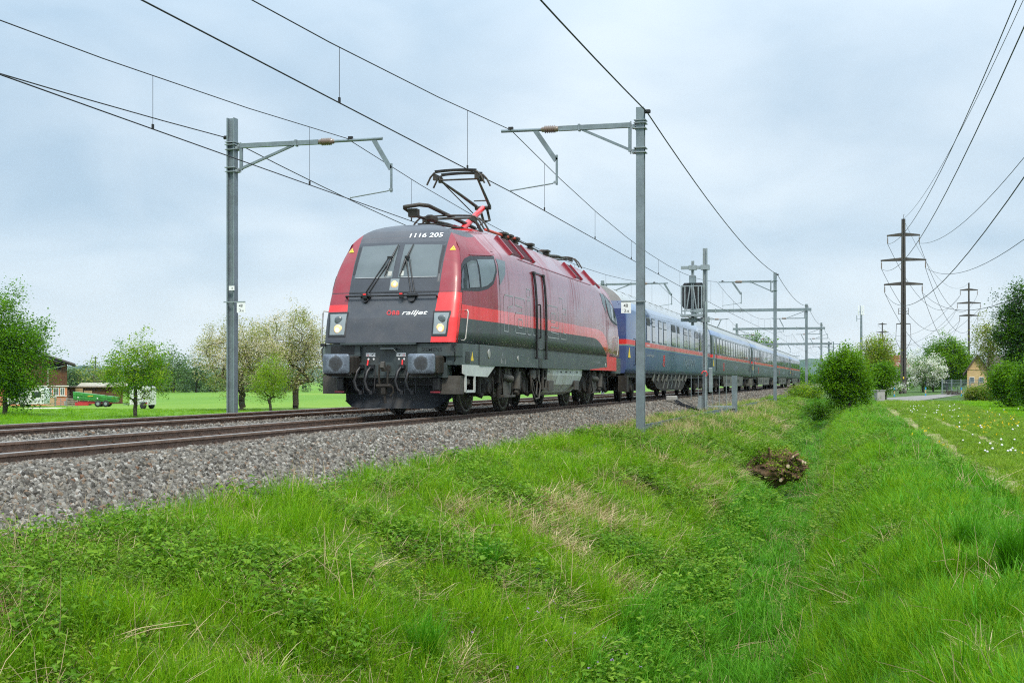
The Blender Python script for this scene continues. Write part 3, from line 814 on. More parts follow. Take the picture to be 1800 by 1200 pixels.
# --- lower side band
m = MB()
sk = lambda z0_, z1_, a, d, x_=1.492: [m.box((s * (x_ - .01), (a + d) / 2, (z0_ + z1_) / 2), (.02, d - a, z1_ - z0_)) for s in (1, -1)]
b = NB('skirt_livery'); c = b.coord('Object'); sp = b.n('ShaderNodeSeparateXYZ'); b.link(c, sp.inputs[0]); yv = sp.outputs[1]; zv = sp.outputs[2]
tip = b.math('MULTIPLY', b.math('GREATER_THAN', yv, 13.2), b.math('LESS_THAN', zv, b.math('ADD', 1.045, b.math('MULTIPLY', b.math('SUBTRACT', yv, 13.2), .035))))
rd = b.math('MAXIMUM', b.math('GREATER_THAN', yv, b.math('ADD', 15.72, b.math('MULTIPLY', b.math('SUBTRACT', 1.47, zv), .35))), tip)
rd = b.math('MULTIPLY', rd, b.math('LESS_THAN', yv, b.math('ADD', 17.2, b.math('MULTIPLY', zv, .55))))
col = b.mix(rd, GREY, (.62, .03, .03)); col = b.mix(b.rng(b.noise(c, 2.5, 5, .7), .45, .8, 0, .4), col, (.12, .10, .085))
b.done(col, .45, 0, None, .5, .1); M_SKIRT = b.mat
sk(1.03, 1.462, 1.92, 17.4); m.build('side_skirt', M_SKIRT, loco)
seam_line([(1.9, 1.466), (17.4, 1.466)], .014)
# openings in the skirt: round lifting holes and the step recess
for s in (1, -1):
    for yy_, zz_, rr_ in ((2.6, 1.28, .085), (5.0, 1.22, .055), (15.55, 1.18, .06)):
        m = MB(); m.cyl((s * 1.488, yy_, zz_), (s * 1.498, yy_, zz_), rr_, n=16); q = m.build('lifting_hole', M_BLACK, loco)
        MB().lathe([(rr_ * 1.0, 0), (rr_ * 1.25, .004), (rr_ * 1.0, .010)], (s * 1.492, yy_, zz_), 'x', 16).build('hole_rim', M_STEEL, q)
    MB().box((s * 1.49, 7.15, 1.16), (.03, .36, .24), bev=.01).build('foot_hold', M_BLACK, loco)
    # pale inspection stencils in small lettering
fm_sk = lambda u_, v_, l: (1.4945 + l * .2, u_, v_)
for txt, u_, v_, sz in (('A', 3.62, 1.24, .13), ('78t', 3.60, 1.115, .07), ('160 R', 5.9, 1.22, .06), ('80 t', 5.9, 1.15, .05), ('GE P', 6.9 - 1.6, 1.28, .05), ('ES64U2', 6.15, 1.09, .05), ('91 81 1116 205-0 A-ÖBB', 13.7, 1.24, .09), ('rev 04', 12.0, 1.12, .05)):
    lay_text('stencil', txt, fm_sk, u_, v_, sz, M_OUTLINE, loco)
m = MB()
for y_, z_ in ((3.58, 1.10), (3.58, 1.19)): pass
fr_ = [(3.57, 1.09), (3.90, 1.09), (3.90, 1.20), (3.57, 1.20)]
for i in range(4):
    a, d = fr_[i], fr_[(i + 1) % 4]; m.bar((1.4945, *a), (1.4945, *d), .008, .004)
m.build('stencil_frame', M_OUTLINE, loco)
# white lower front skirt and its step
for s in (1, -1):
    m = MB(); m.prism([(.78, 1.035), (.78, .86), (1.0, .82), (2.55, .80), (3.15, 1.035)], s * 1.478, s * 1.46, 'x'); q = m.build('front_skirt', M_LIGHTGREY, loco)
    m = MB()
    for a, d in (((1.0, .82), (1.0, .50)), ((1.62, .82), (1.62, .50)), ((1.0, .51), (1.62, .51))): m.bar((s * 1.465, *a), (s * 1.465, *d), .035, .05)
    m.box((s * 1.30, 1.31, .50), (.36, .60, .025)); m.box((s * 1.15, 1.31, .66), (.03, .56, .3))
    m.build('step', M_LIGHTGREY, loco)
    MB().box((s * 1.33, 1.32, .70), (.2, .22, .12), bev=.02).build('sand_box_cover', M_GEARGREY, loco)
    MB().box((s * 1.23, .86, .64), (.42, .3, .36)).build('step_box', M_GEARGREY, loco)
# --- buffer beam housing blocks and buffers
for s in (1, -1):
    m = MB(); m.prism([(s * .60, .60), (s * 1.34, .60), (s * 1.475, .78), (s * 1.475, 1.93), (s * .60, 1.93)], 1.205, 1.455)
    m.prism([(s * 1.17, .66), (s * 1.34, .66), (s * 1.472, .80), (s * 1.472, 1.93), (s * 1.17, 1.93)], 1.03, 1.205)
    blk = m.build('buffer_housing', M_GREYP, loco)
    m = MB(); fr_ = [(s * .68, 1.24), (s * 1.22, 1.24), (s * 1.22, 1.42), (s * .68, 1.42)]
    if s < 0: MB().box((s * .97, .598, 1.33), (.50, .01, .17)).build('recess_panel', M_BLACK, blk)
    MB().box((s * 1.476, 1.12, 1.19), (.014, .27, .23), bev=.006).build('side_opening', M_BLACK, blk)
    m = MB(); m.tube([(s * 1.36, .56, 1.39), (s * 1.39, .55, 1.36), (s * 1.39, .55, 1.12), (s * 1.36, .60, 1.10)], .013, 6); m.box((s * 1.37, .56, 1.43), (.10, .06, .06)); m.build('grab_iron', M_BLACK, blk)
    t_ = MB().prism([(1.36, 1.12), (1.52, 1.12), (1.44, 1.30)], s * 1.474, s * 1.478, 'x').build('warning_sign', M_YELLOW, loco)
    # buffer: head, shank, box
    bf = MB()
    bf.box((s * .875, .50, 1.03), (.52, .5, .36), bev=.03)
    bf.cyl((s * .875, .30, 1.05), (s * .875, .06, 1.05), .12, .11, 14)
    bu = bf.build('buffer', M_DIRTY, loco)
    h_ = MB(); n_ = 20; rows = []
    ring = []
    hw_, hh_, cr = .275, .190, .05
    for (cx_, cz_, a0) in ((hw_ - cr, hh_ - cr, 0), (-hw_ + cr, hh_ - cr, 90), (-hw_ + cr, -hh_ + cr, 180), (hw_ - cr, -hh_ + cr, 270)):
        for k_ in range(5):
            a = math.radians(a0 + k_ * 22.5); ring.append((cx_ + cr * math.cos(a), cz_ + cr * math.sin(a)))
    V_ = []
    for sc_f, yy_ in ((1.0, .065), (1.0, .03), (.95, .018), (.6, .004), (.3, 0.0), (.02, 0.0)):
        V_ += [(s * .875 + p_[0] * sc_f, yy_, 1.05 + p_[1] * sc_f) for p_ in ring]
    n_ = len(ring); FF = [tuple(range(n_))]
    for r_ in range(5):
        for k_ in range(n_): FF.append((r_ * n_ + k_, r_ * n_ + (k_ + 1) % n_, (r_ + 1) * n_ + (k_ + 1) % n_, (r_ + 1) * n_ + k_))
    h_.add(V_, FF, True)
    b = NB('greased_buffer_head'); c = b.coord('Object'); gm = b.n('ShaderNodeVectorMath', operation='DISTANCE')
    mp = b.n('ShaderNodeMapping'); b.link(c, mp.inputs['Vector']); mp.inputs['Scale'].default_value = (1, 0, 1); b.link(mp.outputs[0], gm.inputs[0]); gm.inputs[1].default_value = (s * .875, 0, 1.06)
    nz_ = b.noise(c, 16, 4, .65)
    k_ = b.math('ADD', gm.outputs['Value'], b.math('MULTIPLY', nz_, .10))
    col = b.ramp(b.rng(k_, .14, .26), [(0, (.055, .055, .055)), (.35, (.075, .08, .085)), (.55, (.20, .235, .28)), (1, (.13, .155, .19))])
    col = b.mix(b.rng(b.noise(c, 45, 3), .5, .66, 0, .8), col, (.075, .085, .105))
    b.done(col, .42, .4, b.bump(nz_, .4, .01), .5)
    h_.build('buffer_head', b.mat, bu)
    m = MB(); m.tube([(s * .62, .16, .86), (s * .66, .12, .83), (s * 1.06, .12, .83), (s * 1.12, .12, .87), (s * 1.16, .14, .96)], .022, 6); m.build('shunter_handle', M_DIRTY, bu)
    MB().box((s * 1.0, .62, .66), (.15, .2, .26), bev=.02).build('socket_box', M_BLACK, loco)
    MB().box((s * 1.0, .51, .50), (.20, .02, .03)).build('socket_lid', M_WINE, loco)
strip = lambda: None
lay_text('maker_name', 'SIEMENS', lambda u_, v_, l: (u_, .597 - l, v_), .69, 1.295, .105, M_BLACK, loco, width=.42, offset=.003)
# --- headstock with cabinet, plates, couplings and hoses
m = MB(); m.box((0, .82, 1.27), (1.2, .3, .40)); m.box((0, .78, .93), (2.4, .3, .30)); m.box((0, .70, .92), (.66, .16, .20)); m.prism([(.50, 1.47), (.50, 1.43), (.75, 1.40), (.75, 1.47)], -.98, .60, 'x'); m.build('headstock', M_GREYP, loco)
m = MB(); m.box((0, .60, 1.345), (.30, .22, .035), bev=.01); m.tube([(.14, .5, 1.34), (.19, .49, 1.30), (.22, .49, 1.25)], .008, 4); m.build('step_plate', M_GREYP, loco)
for xs_, s in ((-.40, -1), (.24, 1)):
    q = MB().box((xs_, .665, 1.235), (.20, .01, .075), bev=.003).build('type_plate', M_WHITE, loco)
    lay_text('stencil', '25' if s < 0 else '25', lambda u_, v_, l: (u_, .6585, v_), xs_ - (.085 if s < 0 else -.03), 1.21, .055, M_REDP, loco)
    m = MB(); m.prism([(xs_ + (.01 if s < 0 else -.07), 1.24), (xs_ + (.08 if s < 0 else -.01), 1.255), (xs_ + (.04 if s < 0 else -.03), 1.22)], .6585, .6595, 'y'); m.build('stencil', M_BLACK, loco)
    for d_ in (-.045, .065): MB().lathe([(.02, 0), (.02, .02), (.01, .03)], (xs_ + d_, .66, 1.15), 'y', 10).build('bolt', M_WHITE, loco)
    MB().tube([(xs_ - s * -.04, .63, 1.13), (xs_ + s * .045, .60, 1.02)], .017, 6).build('cock_handle', M_REDP, loco)
for xs_ in (-.62, -.40, .24, .46):
    m = MB(); m.cyl((xs_ + .03, .68, .99), (xs_ + .03, .56, .99), .05, n=10); m.box((xs_ + .05, .58, 1.0), (.12, .07, .07))
    m.tube([(xs_ + .03, .56, .98), (xs_, .48, .90), (xs_ - .04, .44, .72), (xs_ - .0, .45, .56), (xs_ + .07, .46, .50)], [.03, .036, .036, .034, .028], 8)
    m.box((xs_ + .09, .46, .49), (.06, .06, .08)); m.tube([(xs_ + .12, .62, .95), (xs_ + .13, .55, .7), (xs_ + .13, .5, .48)], .012, 5)
    m.build('brake_hose', M_BLACK, loco)
m = MB(); m.prism([(.62, .90), (.30, .90), (.22, .98), (.24, 1.08), (.32, 1.10), (.36, 1.02), (.44, .99), (.62, 1.02)], -.035, .035, 'x'); m.build('draw_hook', M_GEARGREY, loco)
m = MB()
for dx in (-.09, .09):
    m.tube([(dx, .34, 1.03), (dx, .30, .80), (dx * .9, .33, .62)], .022, 6)
m.cyl((-.15, .33, .62), (.15, .33, .62), .035, n=8); m.cyl((0, .33, .62), (.02, .36, .28), .028, n=8); m.box((0, .34, .52), (.09, .09, .12))
m.tube([(.10, .34, .66), (.17, .36, .6), (.19, .37, .5), (.12, .37, .42)], .022, 6); m.build('screw_coupling', M_DIRTY, loco)
# --- snow plough
M_PLOUGH = simple('plough_paint', (.026, .030, .037), .55, 0, .2, 3, .1, .4, 0, grime=(.05, .045, .038))
V_ = []; n_ = 13
for i in range(n_):
    u_ = -1.14 + 2.40 * i / (n_ - 1); vx_ = 1 - abs(u_) / 1.20
    for zz_, yb in ((.66, 1.16), (.45, 1.12), (.28, 1.02), (.17, .94)):
        cut = max(0, abs(u_) - .85) / .45
        V_.append((u_ * (1 if zz_ > .3 else .96), yb - .16 * vx_ + .55 * max(0, abs(u_) - 1.0), max(zz_, .17 + .30 * cut ** 1.5)))
m = MB(); m.add(V_, [(i * 4 + j, (i + 1) * 4 + j, (i + 1) * 4 + j + 1, i * 4 + j + 1) for i in range(n_ - 1) for j in range(3)], True)
m.add([(p_[0], p_[1] + .02, p_[2]) for p_ in V_], [(i * 4 + j + 1, (i + 1) * 4 + j + 1, (i + 1) * 4 + j, i * 4 + j) for i in range(n_ - 1) for j in range(3)], True)
m.box((0, 1.4, .5), (2.2, .4, .12)); m.box((0, 1.1, .80), (2.0, .30, .36))
pl_ = m.build('snow_plough', M_PLOUGH, loco, flip=False)
MB().bar((.0, .95, .60), (.0, .772, .19), .012, .012).build('plough_joint', M_BLACK, pl_)
for s in (1, -1): MB().bar((s * .75, 1.2, .95), (s * .75, 1.16, .5), .10, .08).build('plough_bracket', M_DIRTY, pl_)
# --- long hand rails beside the cab doors
for s in (1, -1):
    for ye in (1.25, LOCO_L - 1.25):
        m = MB(); sd = side_x(min(ye, LOCO_L - ye), 2.0)
        m.tube([(s * (sd), ye, 2.12), (s * (sd + .06), ye - .02, 2.13), (s * (sd + .075), ye - .02, 2.08), (s * (sd + .075), ye - .20, 1.56), (s * (sd + .05), ye - .22, 1.52), (s * (sd - .01), ye - .22, 1.52)], .016, 6)
        m.build('hand_rail', M_STEEL, loco)
        if ye < 5 and s < 0:
            m = MB(); m.tube([(-1.36, .95, 2.12), (-1.50, .90, 2.13), (-1.52, .90, 2.08), (-1.52, .82, 1.50)], .016, 6); m.build('hand_rail', M_STEEL, loco)
# --- bogies
def wheelset(y_):
    m = MB()
    for s in (1, -1):
        m.lathe([(.09, -.09), (.10, .09), (.48, .07), (.50, .03)], (s * .75, y_, .575), 'x', 28)
    m.cyl((-.8, y_, .575), (.8, y_, .575), .09, n=10)
    w_ = m.build('wheelset', M_WHEEL, loco)
    for s in (1, -1):
        m = MB()
        m.lathe([(.47, -.065), (.605, -.07), (.605, -.045), (.575, -.035), (.573, .065), (.49, .068)] if s > 0 else [(.49, -.068), (.573, -.065), (.575, .035), (.605, .045), (.605, .07), (.47, .065)], (s * .75, y_, .575), 'x', 28)
        m.build('tyre', M_WHEELRIM, w_)
def bogie(yc):
    m = MB()
    for s in (1, -1):
        m.prism([(yc - 2.15, .80), (yc - 2.15, 1.0), (yc - .8, 1.0), (yc - .6, .82), (yc + .6, .82), (yc + .8, 1.0), (yc + 2.15, 1.0), (yc + 2.15, .80), (yc + .9, .72), (yc + .5, .55), (yc - .5, .55), (yc - .9, .72)], s * 1.10, s * 1.26, 'x')
        for ya in (yc - 1.5, yc + 1.5):
            m.box((s * 1.18, ya, .60), (.22, .42, .36), bev=.05); m.cyl((s * 1.22, ya, .575), (s * 1.34, ya, .575), .16, .13, 14)
            for d_ in (-.28, .28): m.lathe([(.09, 0), (.11, .05), (.09, .1), (.11, .15), (.09, .2), (.11, .25), (.09, .3)], (s * 1.18, ya + d_, .66), 'z', 10)
    fr_ = m.build('bogie_frame', M_DIRTY, loco)
    for s in (1, -1):
        # big paler grey traction casting, dampers, springs, pipes
        m = MB(); m.prism([(yc - .42, .35), (yc + .42, .35), (yc + .42, .45), (yc + .30, .60), (yc + .26, 1.0), (yc - .22, 1.0), (yc - .30, .72), (yc - .50, .55)], s * 1.20, s * 1.34, 'x'); m.cyl((s * 1.30, yc - .42, .82), (s * 1.38, yc + .10, .76), .075, .085, 10); m.cyl((s * 1.30, yc - .06, 1.03), (s * 1.36, yc - .02, .80), .05, .07, 8)
        m.box((s * 1.34, yc, .38), (.1, .95, .05))
        m.build('traction_casting', M_GEARGREY, fr_)
        m = MB(); m.cyl((s * 1.34, yc + .75, 1.02), (s * 1.36, yc + .62, .45), .06, n=8); m.cyl((s * 1.345, yc + .72, .92), (s * 1.36, yc + .64, .52), .10, n=10); m.build('damper', M_GEARGREY, fr_)
        m = MB(); m.cyl((s * 1.34, yc - .85, 1.05), (s * 1.34, yc - .80, .35), .055, n=8); m.box((s * 1.34, yc - .86, .85), (.1, .16, .35)); m.build('damper', M_DIRTY, fr_)
        for k_ in range(5):
            a = yc - 1.6 + k_ * .85; m = MB(); r2 = random.Random(k_ + int(yc * 10))
            m.tube([(s * 1.38, a, .98), (s * 1.42, a + r2.uniform(-.1, .1), .7), (s * 1.41, a + r2.uniform(-.1, .25), .42), (s * 1.34, a + r2.uniform(0, .3), .36 + r2.uniform(0, .25))], .018, 5); m.build('brake_pipe', M_DIRTY, fr_)
        for ya in (yc - 2.22, yc + 2.22):
            m = MB(); m.tube([(s * .82, ya, .95), (s * .80, ya, .5), (s * .77, ya + (.12 if ya < yc else -.12), .10)], .025, 6); m.box((s * .85, ya, .72), (.2, .14, .24)); m.build('sand_pipe', M_DIRTY, fr_)
    for ya in (yc - 1.5, yc + 1.5):
        wheelset(ya)
        for s in (1, -1):
            for d_ in (-.52, .50):
                m = MB(); m.box((s * 1.16, ya + d_, .62), (.26, .16, .42), bev=.04); m.cyl((s * 1.20, ya + d_, .45), (s * 1.32, ya + d_ * .9, .40), .06, n=8); m.tube([(s * 1.25, ya + d_, .8), (s * 1.36, ya + d_ * .7, .95), (s * 1.38, ya + d_ * .3, .86)], .025, 5); m.build('brake_unit', M_DIRTY, fr_)
bogie(4.69); bogie(14.59)
m = MB(); m.box((0, 9.64, 1.25), (2.6, 17.2, .42)); m.box((0, 9.6, .62), (1.3, 15, .5)); m.build('underframe', M_DIRTY, loco)
# equipment between the bogies
for s in (1, -1):
    for yy_, zz_, d_ in ((6.85, .88, (.12, .42, .24)), (7.35, .85, (.12, .18, .34))):
        m = MB(); m.box((s * 1.36, yy_, zz_), d_, bev=.03); m.cyl((s * 1.42, yy_ - .08, zz_ - .05), (s * 1.43, yy_ - .08, zz_ - .05), .08, n=10); m.build('compressor_unit', M_GEARGREY, loco)
    m = MB(); m.tube([(s * 1.40, 6.5, .95), (s * 1.43, 6.55, .5), (s * 1.42, 6.9, .28), (s * 1.42, 7.3, .30), (s * 1.42, 7.45, .6), (s * 1.38, 7.4, .8)], .022, 6); m.tube([(s * 1.40, 6.7, .75), (s * 1.44, 6.8, .45), (s * 1.42, 7.05, .38), (s * 1.40, 7.2, .7)], .016, 6); m.build('cable_loop', M_GEARGREY, loco)
    m = MB()
    for a in (7.78, 8.12): m.bar((s * 1.40, a, 1.03), (s * 1.40, a, .50), .05, .05)
    for z_ in (.52, .78, 1.01): m.bar((s * 1.40, 7.78, z_), (s * 1.40, 8.12, z_), .05, .05)
    m.build('ladder_frame', M_GEARGREY, loco)
    prof = [(1.03, 1.44), (.86, 1.43), (.62, 1.36), (.42, 1.18), (.34, .98)]
    tb = None
    for a, d in ((8.15, 9.25), (9.27, 11.05), (11.07, 12.35)):
        V_ = []
        for k_, (z_, x_) in enumerate(prof):
            inset = .0 if k_ < 2 else (.18 if a < 8.5 else 0) * (k_ - 1)
            ins2 = .0 if k_ < 2 else (.18 if d > 12 else 0) * (k_ - 1)
            V_ += [(s * x_, a + inset, z_), (s * x_, d - ins2, z_)]
        m = MB(); m.add(V_, [(2 * i, 2 * i + 1, 2 * i + 3, 2 * i + 2) for i in range(len(prof) - 1)])
        tb = m.build('transformer_cover', M_LIGHTGREY, loco)
    for a in (8.5, 11.6): MB().box((s * 1.43, a, .60), (.05, .52, .26), bev=.01).build('cover_recess', M_GEARGREY, loco)
    m = MB()
    for a in (8.3, 9.6, 9.72, 10.2, 10.35, 10.8, 11.6, 11.7, 12.2): m.cyl((s * 1.438, a, .95), (s * 1.446, a, .95), .022, n=8)
    m.build('cover_bolts', M_BLACK, loco)
m = MB(); m.box((0, 10.25, .75), (2.2, 3.9, .7)); m.build('transformer_tank', M_DIRTY, loco)
# rear end gear
for s in (1, -1):
    m = MB(); m.cyl((s * .875, 18.6, 1.05), (s * .875, 19.26, 1.05), .12, n=10); m.box((s * .875, 19.24, 1.05), (.55, .06, .38), bev=.02); m.build('buffer', M_DIRTY, loco)
m = MB(); m.box((0, 18.2, 1.2), (2.8, .9, .5)); m.build('rear_headstock', M_GREYP, loco)

# --- outlined train name on the side
def rr_path(x0, z0, x1, z1, r_=.06, n=4):
    pts = []
    for cx_, cz_, a0 in ((x1 - r_, z1 - r_, 0), (x0 + r_, z1 - r_, 90), (x0 + r_, z0 + r_, 180), (x1 - r_, z0 + r_, 270)):
        for k_ in range(n + 1):
            a = math.radians(a0 + 90 * k_ / n); pts.append((cx_ + r_ * math.cos(a), cz_ + r_ * math.sin(a)))
    return pts
def outline(name, pts, closed=True, w_=.022):
    mb = MB(); n = len(pts); segs = n if closed else n - 1
    for i in range(segs):
        (a, c_), (d, e) = pts[i], pts[(i + 1) % n]; L_ = math.hypot(d - a, e - c_)
        if L_ < 1e-6: continue
        ux, uz = (d - a) / L_, (e - c_) / L_; nx_, nz_ = -uz * w_ / 2, ux * w_ / 2; a2, c2, d2, e2 = a - ux * w_ * .3, c_ - uz * w_ * .3, d + ux * w_ * .3, e + uz * w_ * .3
        mb.add([fmap_side(a2 - nx_, c2 - nz_, .006 + i * 2e-5), fmap_side(d2 - nx_, e2 - nz_, .006 + i * 2e-5), fmap_side(d2 + nx_, e2 + nz_, .006 + i * 2e-5), fmap_side(a2 + nx_, c2 + nz_, .006 + i * 2e-5)], [(0, 1, 2, 3)])
    return mb
zb_, zt_ = 1.80, 2.60
L_ = MB()
def put(mbx):
    L_.add(mbx.v, mbx.f)
put(outline('r', [(3.78, zb_), (4.12, zb_), (4.12, 2.34), (4.48, 2.38), (4.55, 2.44), (4.55, zt_), (3.86, zt_), (3.78, zt_ - .08)]))
put(outline('a', [(4.68, zb_ + .1), (4.76, zb_), (5.66, zb_), (5.66, 2.50), (5.56, zt_), (4.74, zt_), (4.74, 2.42), (5.34, 2.40), (5.34, 2.27), (4.80, 2.25), (4.68, 2.17)]))
put(outline('a', rr_path(4.98, 1.93, 5.36, 2.12, .05)))
put(outline('i', rr_path(5.84, zb_, 6.16, zt_, .05)))
put(outline('i', rr_path(5.84, 2.68, 6.16, 2.86, .04)))
put(outline('l', [(6.32, 2.90), (6.32, 1.90), (6.42, zb_), (6.60, zb_)], False))
put(outline('j', [(7.00, 1.50), (7.30, 1.50), (7.44, 1.60), (7.44, zt_)], False))
put(outline('e', [(7.85, zb_ + .09), (7.95, zb_), (9.10, zb_), (9.10, 1.92), (8.22, 1.94), (8.22, 2.07), (9.10, 2.07), (9.10, 2.50), (9.0, zt_), (7.95, zt_), (7.85, 2.50)]))
put(outline('e', rr_path(8.22, 2.20, 8.76, 2.42, .05)))
put(outline('t', [(9.98, 2.46), (9.98, zt_), (9.64, zt_), (9.64, 2.86), (9.30, 2.86), (9.30, zb_ + .09), (9.40, zb_), (9.98, zb_), (9.98, 1.94), (9.64, 1.96), (9.64, 2.46)]))
L_.build('train_name_outline', M_OUTLINE, loco, flip=False)
# yellow triangle on the rear corner
MB().prism([(18.35, 1.55), (18.75, 1.55), (18.55, 1.86)], 1.30, 1.305, 'x').build('warning_sign', M_YELLOW, loco)

# ------------------------------------------------------------------ roof gear
M_ROOFGEAR = simple('roof_gear_metal', (.055, .045, .038), .6, .4, .25, 10, .2)
M_INSUL = simple('brown_insulator', (.10, .058, .042), .3, 0, .15, 10, 0, .5, .4)
M_PANTOTUBE = simple('pantograph_tube', (.085, .085, .078), .5, .5, .2, 10)
M_COPPER = simple('red_roof_pipe', (.50, .07, .045), .5, .1, .2, 10)
RZ = 4.06
def insulator(m, x_, y_, h=.28, r_=.06):
    prof = [(r_ * .7, 0)]
    for k_ in range(5): prof += [(r_ * 1.25, h * (k_ + .35) / 5), (r_ * .7, h * (k_ + .75) / 5)]
    prof += [(r_ * .7, h)]
    m.lathe(prof, (x_, y_, RZ - .03), 'z', 10)
def panto_frame(par, y_, width=.62, ln=1.5, mat=None):
    if ln < 0: return
    m = MB(); z_ = RZ + .05
    for s in (1, -1): m.bar((s * width, y_, z_), (s * width, y_ + ln, z_), .07, .07)
    for d_ in (0, .55, ln): m.bar((-width, y_ + d_, z_), (width, y_ + d_, z_), .07, .07)
    m.build('base_frame', mat or M_REDP, par)
    for s in (1, -1):
        for d_ in (.1, ln - .1):
            q = MB(); insulator(q, s * width, y_ + d_, .06, .06); q.build('insulator', M_INSUL, par)
def bow(m, cx_, cy_, cz_, half_w, r_=.02, horn=.30, tilt=0.0):
    pts = []
    for t in np.linspace(-1, 1, 17):
        a = abs(t); xx = t * (half_w + horn * .75)
        dz = .05 * (1 - t * t) if a < .68 else .05 * (1 - t * t) - horn * ((a - .68) / .32) ** 2
        pts.append((cx_ + xx, cy_, cz_ + dz))
    m.tube(pts, r_, 6)
# raised pantograph: contact wire at 5.55; base near the front, knee to the rear
def pantograph_raised():
    par = bpy.data.objects.new('raised_pantograph', None); COL.objects.link(par); par.parent = loco; par['label'] = 'raised pantograph pressing on the contact wire'
    y_ = 4.55
    panto_frame(par, y_, .50, 1.55)
    kn = Vector((0, y_ + 2.75, 4.98)); ax_ = Vector((0, y_ + .75, RZ + .10))
    m = MB(); m.tube([ax_, kn], [.085, .065], 8); m.build('lower_arm', M_REDP, par)
    m = MB(); m.cyl(kn + Vector((-.20, 0, 0)), kn + Vector((.20, 0, 0)), .05, n=8); m.cyl(ax_ + Vector((-.5, 0, 0)), ax_ + Vector((.5, 0, 0)), .045, n=8); m.tube([kn + Vector((.1, .03, -.02)), kn + Vector((.14, .12, -.30)), kn + Vector((.05, .02, -.33))], .035, 5); m.tube([kn + Vector((-.08, .03, -.02)), kn + Vector((-.02, .12, -.30)), kn + Vector((.05, .02, -.33))], .035, 5); m.build('knee_joint', M_ROOFGEAR, par)
    hd = Vector((0, y_ + .72, 5.38))
    m = MB()
    for s in (1, -1): m.tube([kn + Vector((s * .17, 0, .04)), kn.lerp(hd, .45) + Vector((s * .30, 0, .03)), hd + Vector((s * .46, 0, 0))], [.042, .036, .026], 8)
    m.cyl(kn + Vector((-.15, -.28, .14)), kn + Vector((.15, -.28, .14)), .018, n=6)
    m.build('upper_arm', M_PANTOTUBE, par)
    m = MB(); m.tube([kn + Vector((-.26, .0, -.12)), hd + Vector((-.36, .05, -.10))], .014, 5); m.tube([ax_ + Vector((.12, .5, 0)), kn + Vector((.06, -.02, -.32))], .016, 5); m.build('guide_rod', M_ROOFGEAR, par)
    m = MB(); zc = 5.50
    for d_ in (-.24, .24): bow(m, 0, hd.y + d_, zc, .50, .022, .26)
    for s in (1, -1):
        m.bar((s * .50, hd.y - .24, zc - .04), (s * .50, hd.y + .24, zc - .04), .05, .06); m.tube([hd + Vector((s * .46, 0, 0)), (s * .50, hd.y, zc - .04)], .03, 6); m.box((s * .50, hd.y - .2, zc - .09), (.09, .1, .12)); m.box((s * .50, hd.y + .2, zc - .09), (.09, .1, .12))
    m.cyl((-.46, hd.y, hd.z), (.46, hd.y, hd.z), .022, n=6)
    m.build('collector_head', M_ROOFGEAR, par)
    m = MB()
    for d_ in (-.24, .24):
        V_ = [(u_, hd.y + d_, zc + .028 + .05 * (1 - (u_ / .76) ** 2)) for u_ in np.linspace(-.5, .5, 9)]
        for a, c_ in zip(V_[:-1], V_[1:]): m.bar(a, c_, .05, .03)
    m.build('carbon_strip', M_BLACK, par)
    return par
def pantograph_folded(y_, sgn, label):
    par = bpy.data.objects.new('lowered_pantograph', None); COL.objects.link(par); par.parent = loco; par['label'] = label
    panto_frame(par, y_ if sgn > 0 else y_ - 1.55, .55, -1 if sgn > 0 else 1.55, M_ROOFGEAR)
    z_ = RZ + .16
    m = MB(); m.tube([(0, y_ + sgn * .2, z_), (0, y_ + sgn * 1.8, z_ + .06)], [.08, .06], 8); m.build('lower_arm', M_WINE if sgn > 0 else M_ROOFGEAR, par)
    m = MB()
    for s in (1, -1): m.tube([(s * .16, y_ + sgn * 1.85, z_ + .10), (s * .36, y_ + sgn * .8, z_ + .17), (s * .48, y_ - sgn * .25, z_ + .16)], [.045, .038, .028], 8)
    m.cyl((-.2, y_ + sgn * 1.85, z_ + .09), (.2, y_ + sgn * 1.85, z_ + .09), .05, n=8); m.cyl((-.48, y_ - sgn * .25, z_ + .16), (.48, y_ - sgn * .25, z_ + .16), .024, n=6)
    m.build('upper_arm', M_PANTOTUBE, par)
    m = MB()
    for d_ in (-.05, .35): bow(m, 0, y_ - sgn * d_, z_ + .17, .66, .022, .28)
    for s in (1, -1): m.bar((s * .56, y_ - sgn * .37, z_ + .13), (s * .56, y_ + sgn * .07, z_ + .13), .05, .07)
    m.build('collector_head', M_ROOFGEAR, par)
    m = MB(); m.tube([(-.2, y_ + sgn * 1.6, z_ - .05), (-.3, y_, z_ + .05)], .016, 5); m.tube([(.25, y_ + sgn * 1.2, z_ - .1), (.2, y_ + .1, z_)], .025, 5)
    for k_ in range(6): m.box((random.uniform(-.5, .5), y_ + sgn * random.uniform(.1, 1.5), z_ - .08 + random.uniform(-.05, .05)), (.16, .2, .13))
    m.build('drive_gear', M_ROOFGEAR, par)
    return par
pantograph_raised()
pantograph_folded(4.75, 1, 'lowered pantograph folded on the roof right behind the cab')
pantograph_folded(LOCO_L - 4.6, -1, 'lowered pantograph folded on the rear of the roof')
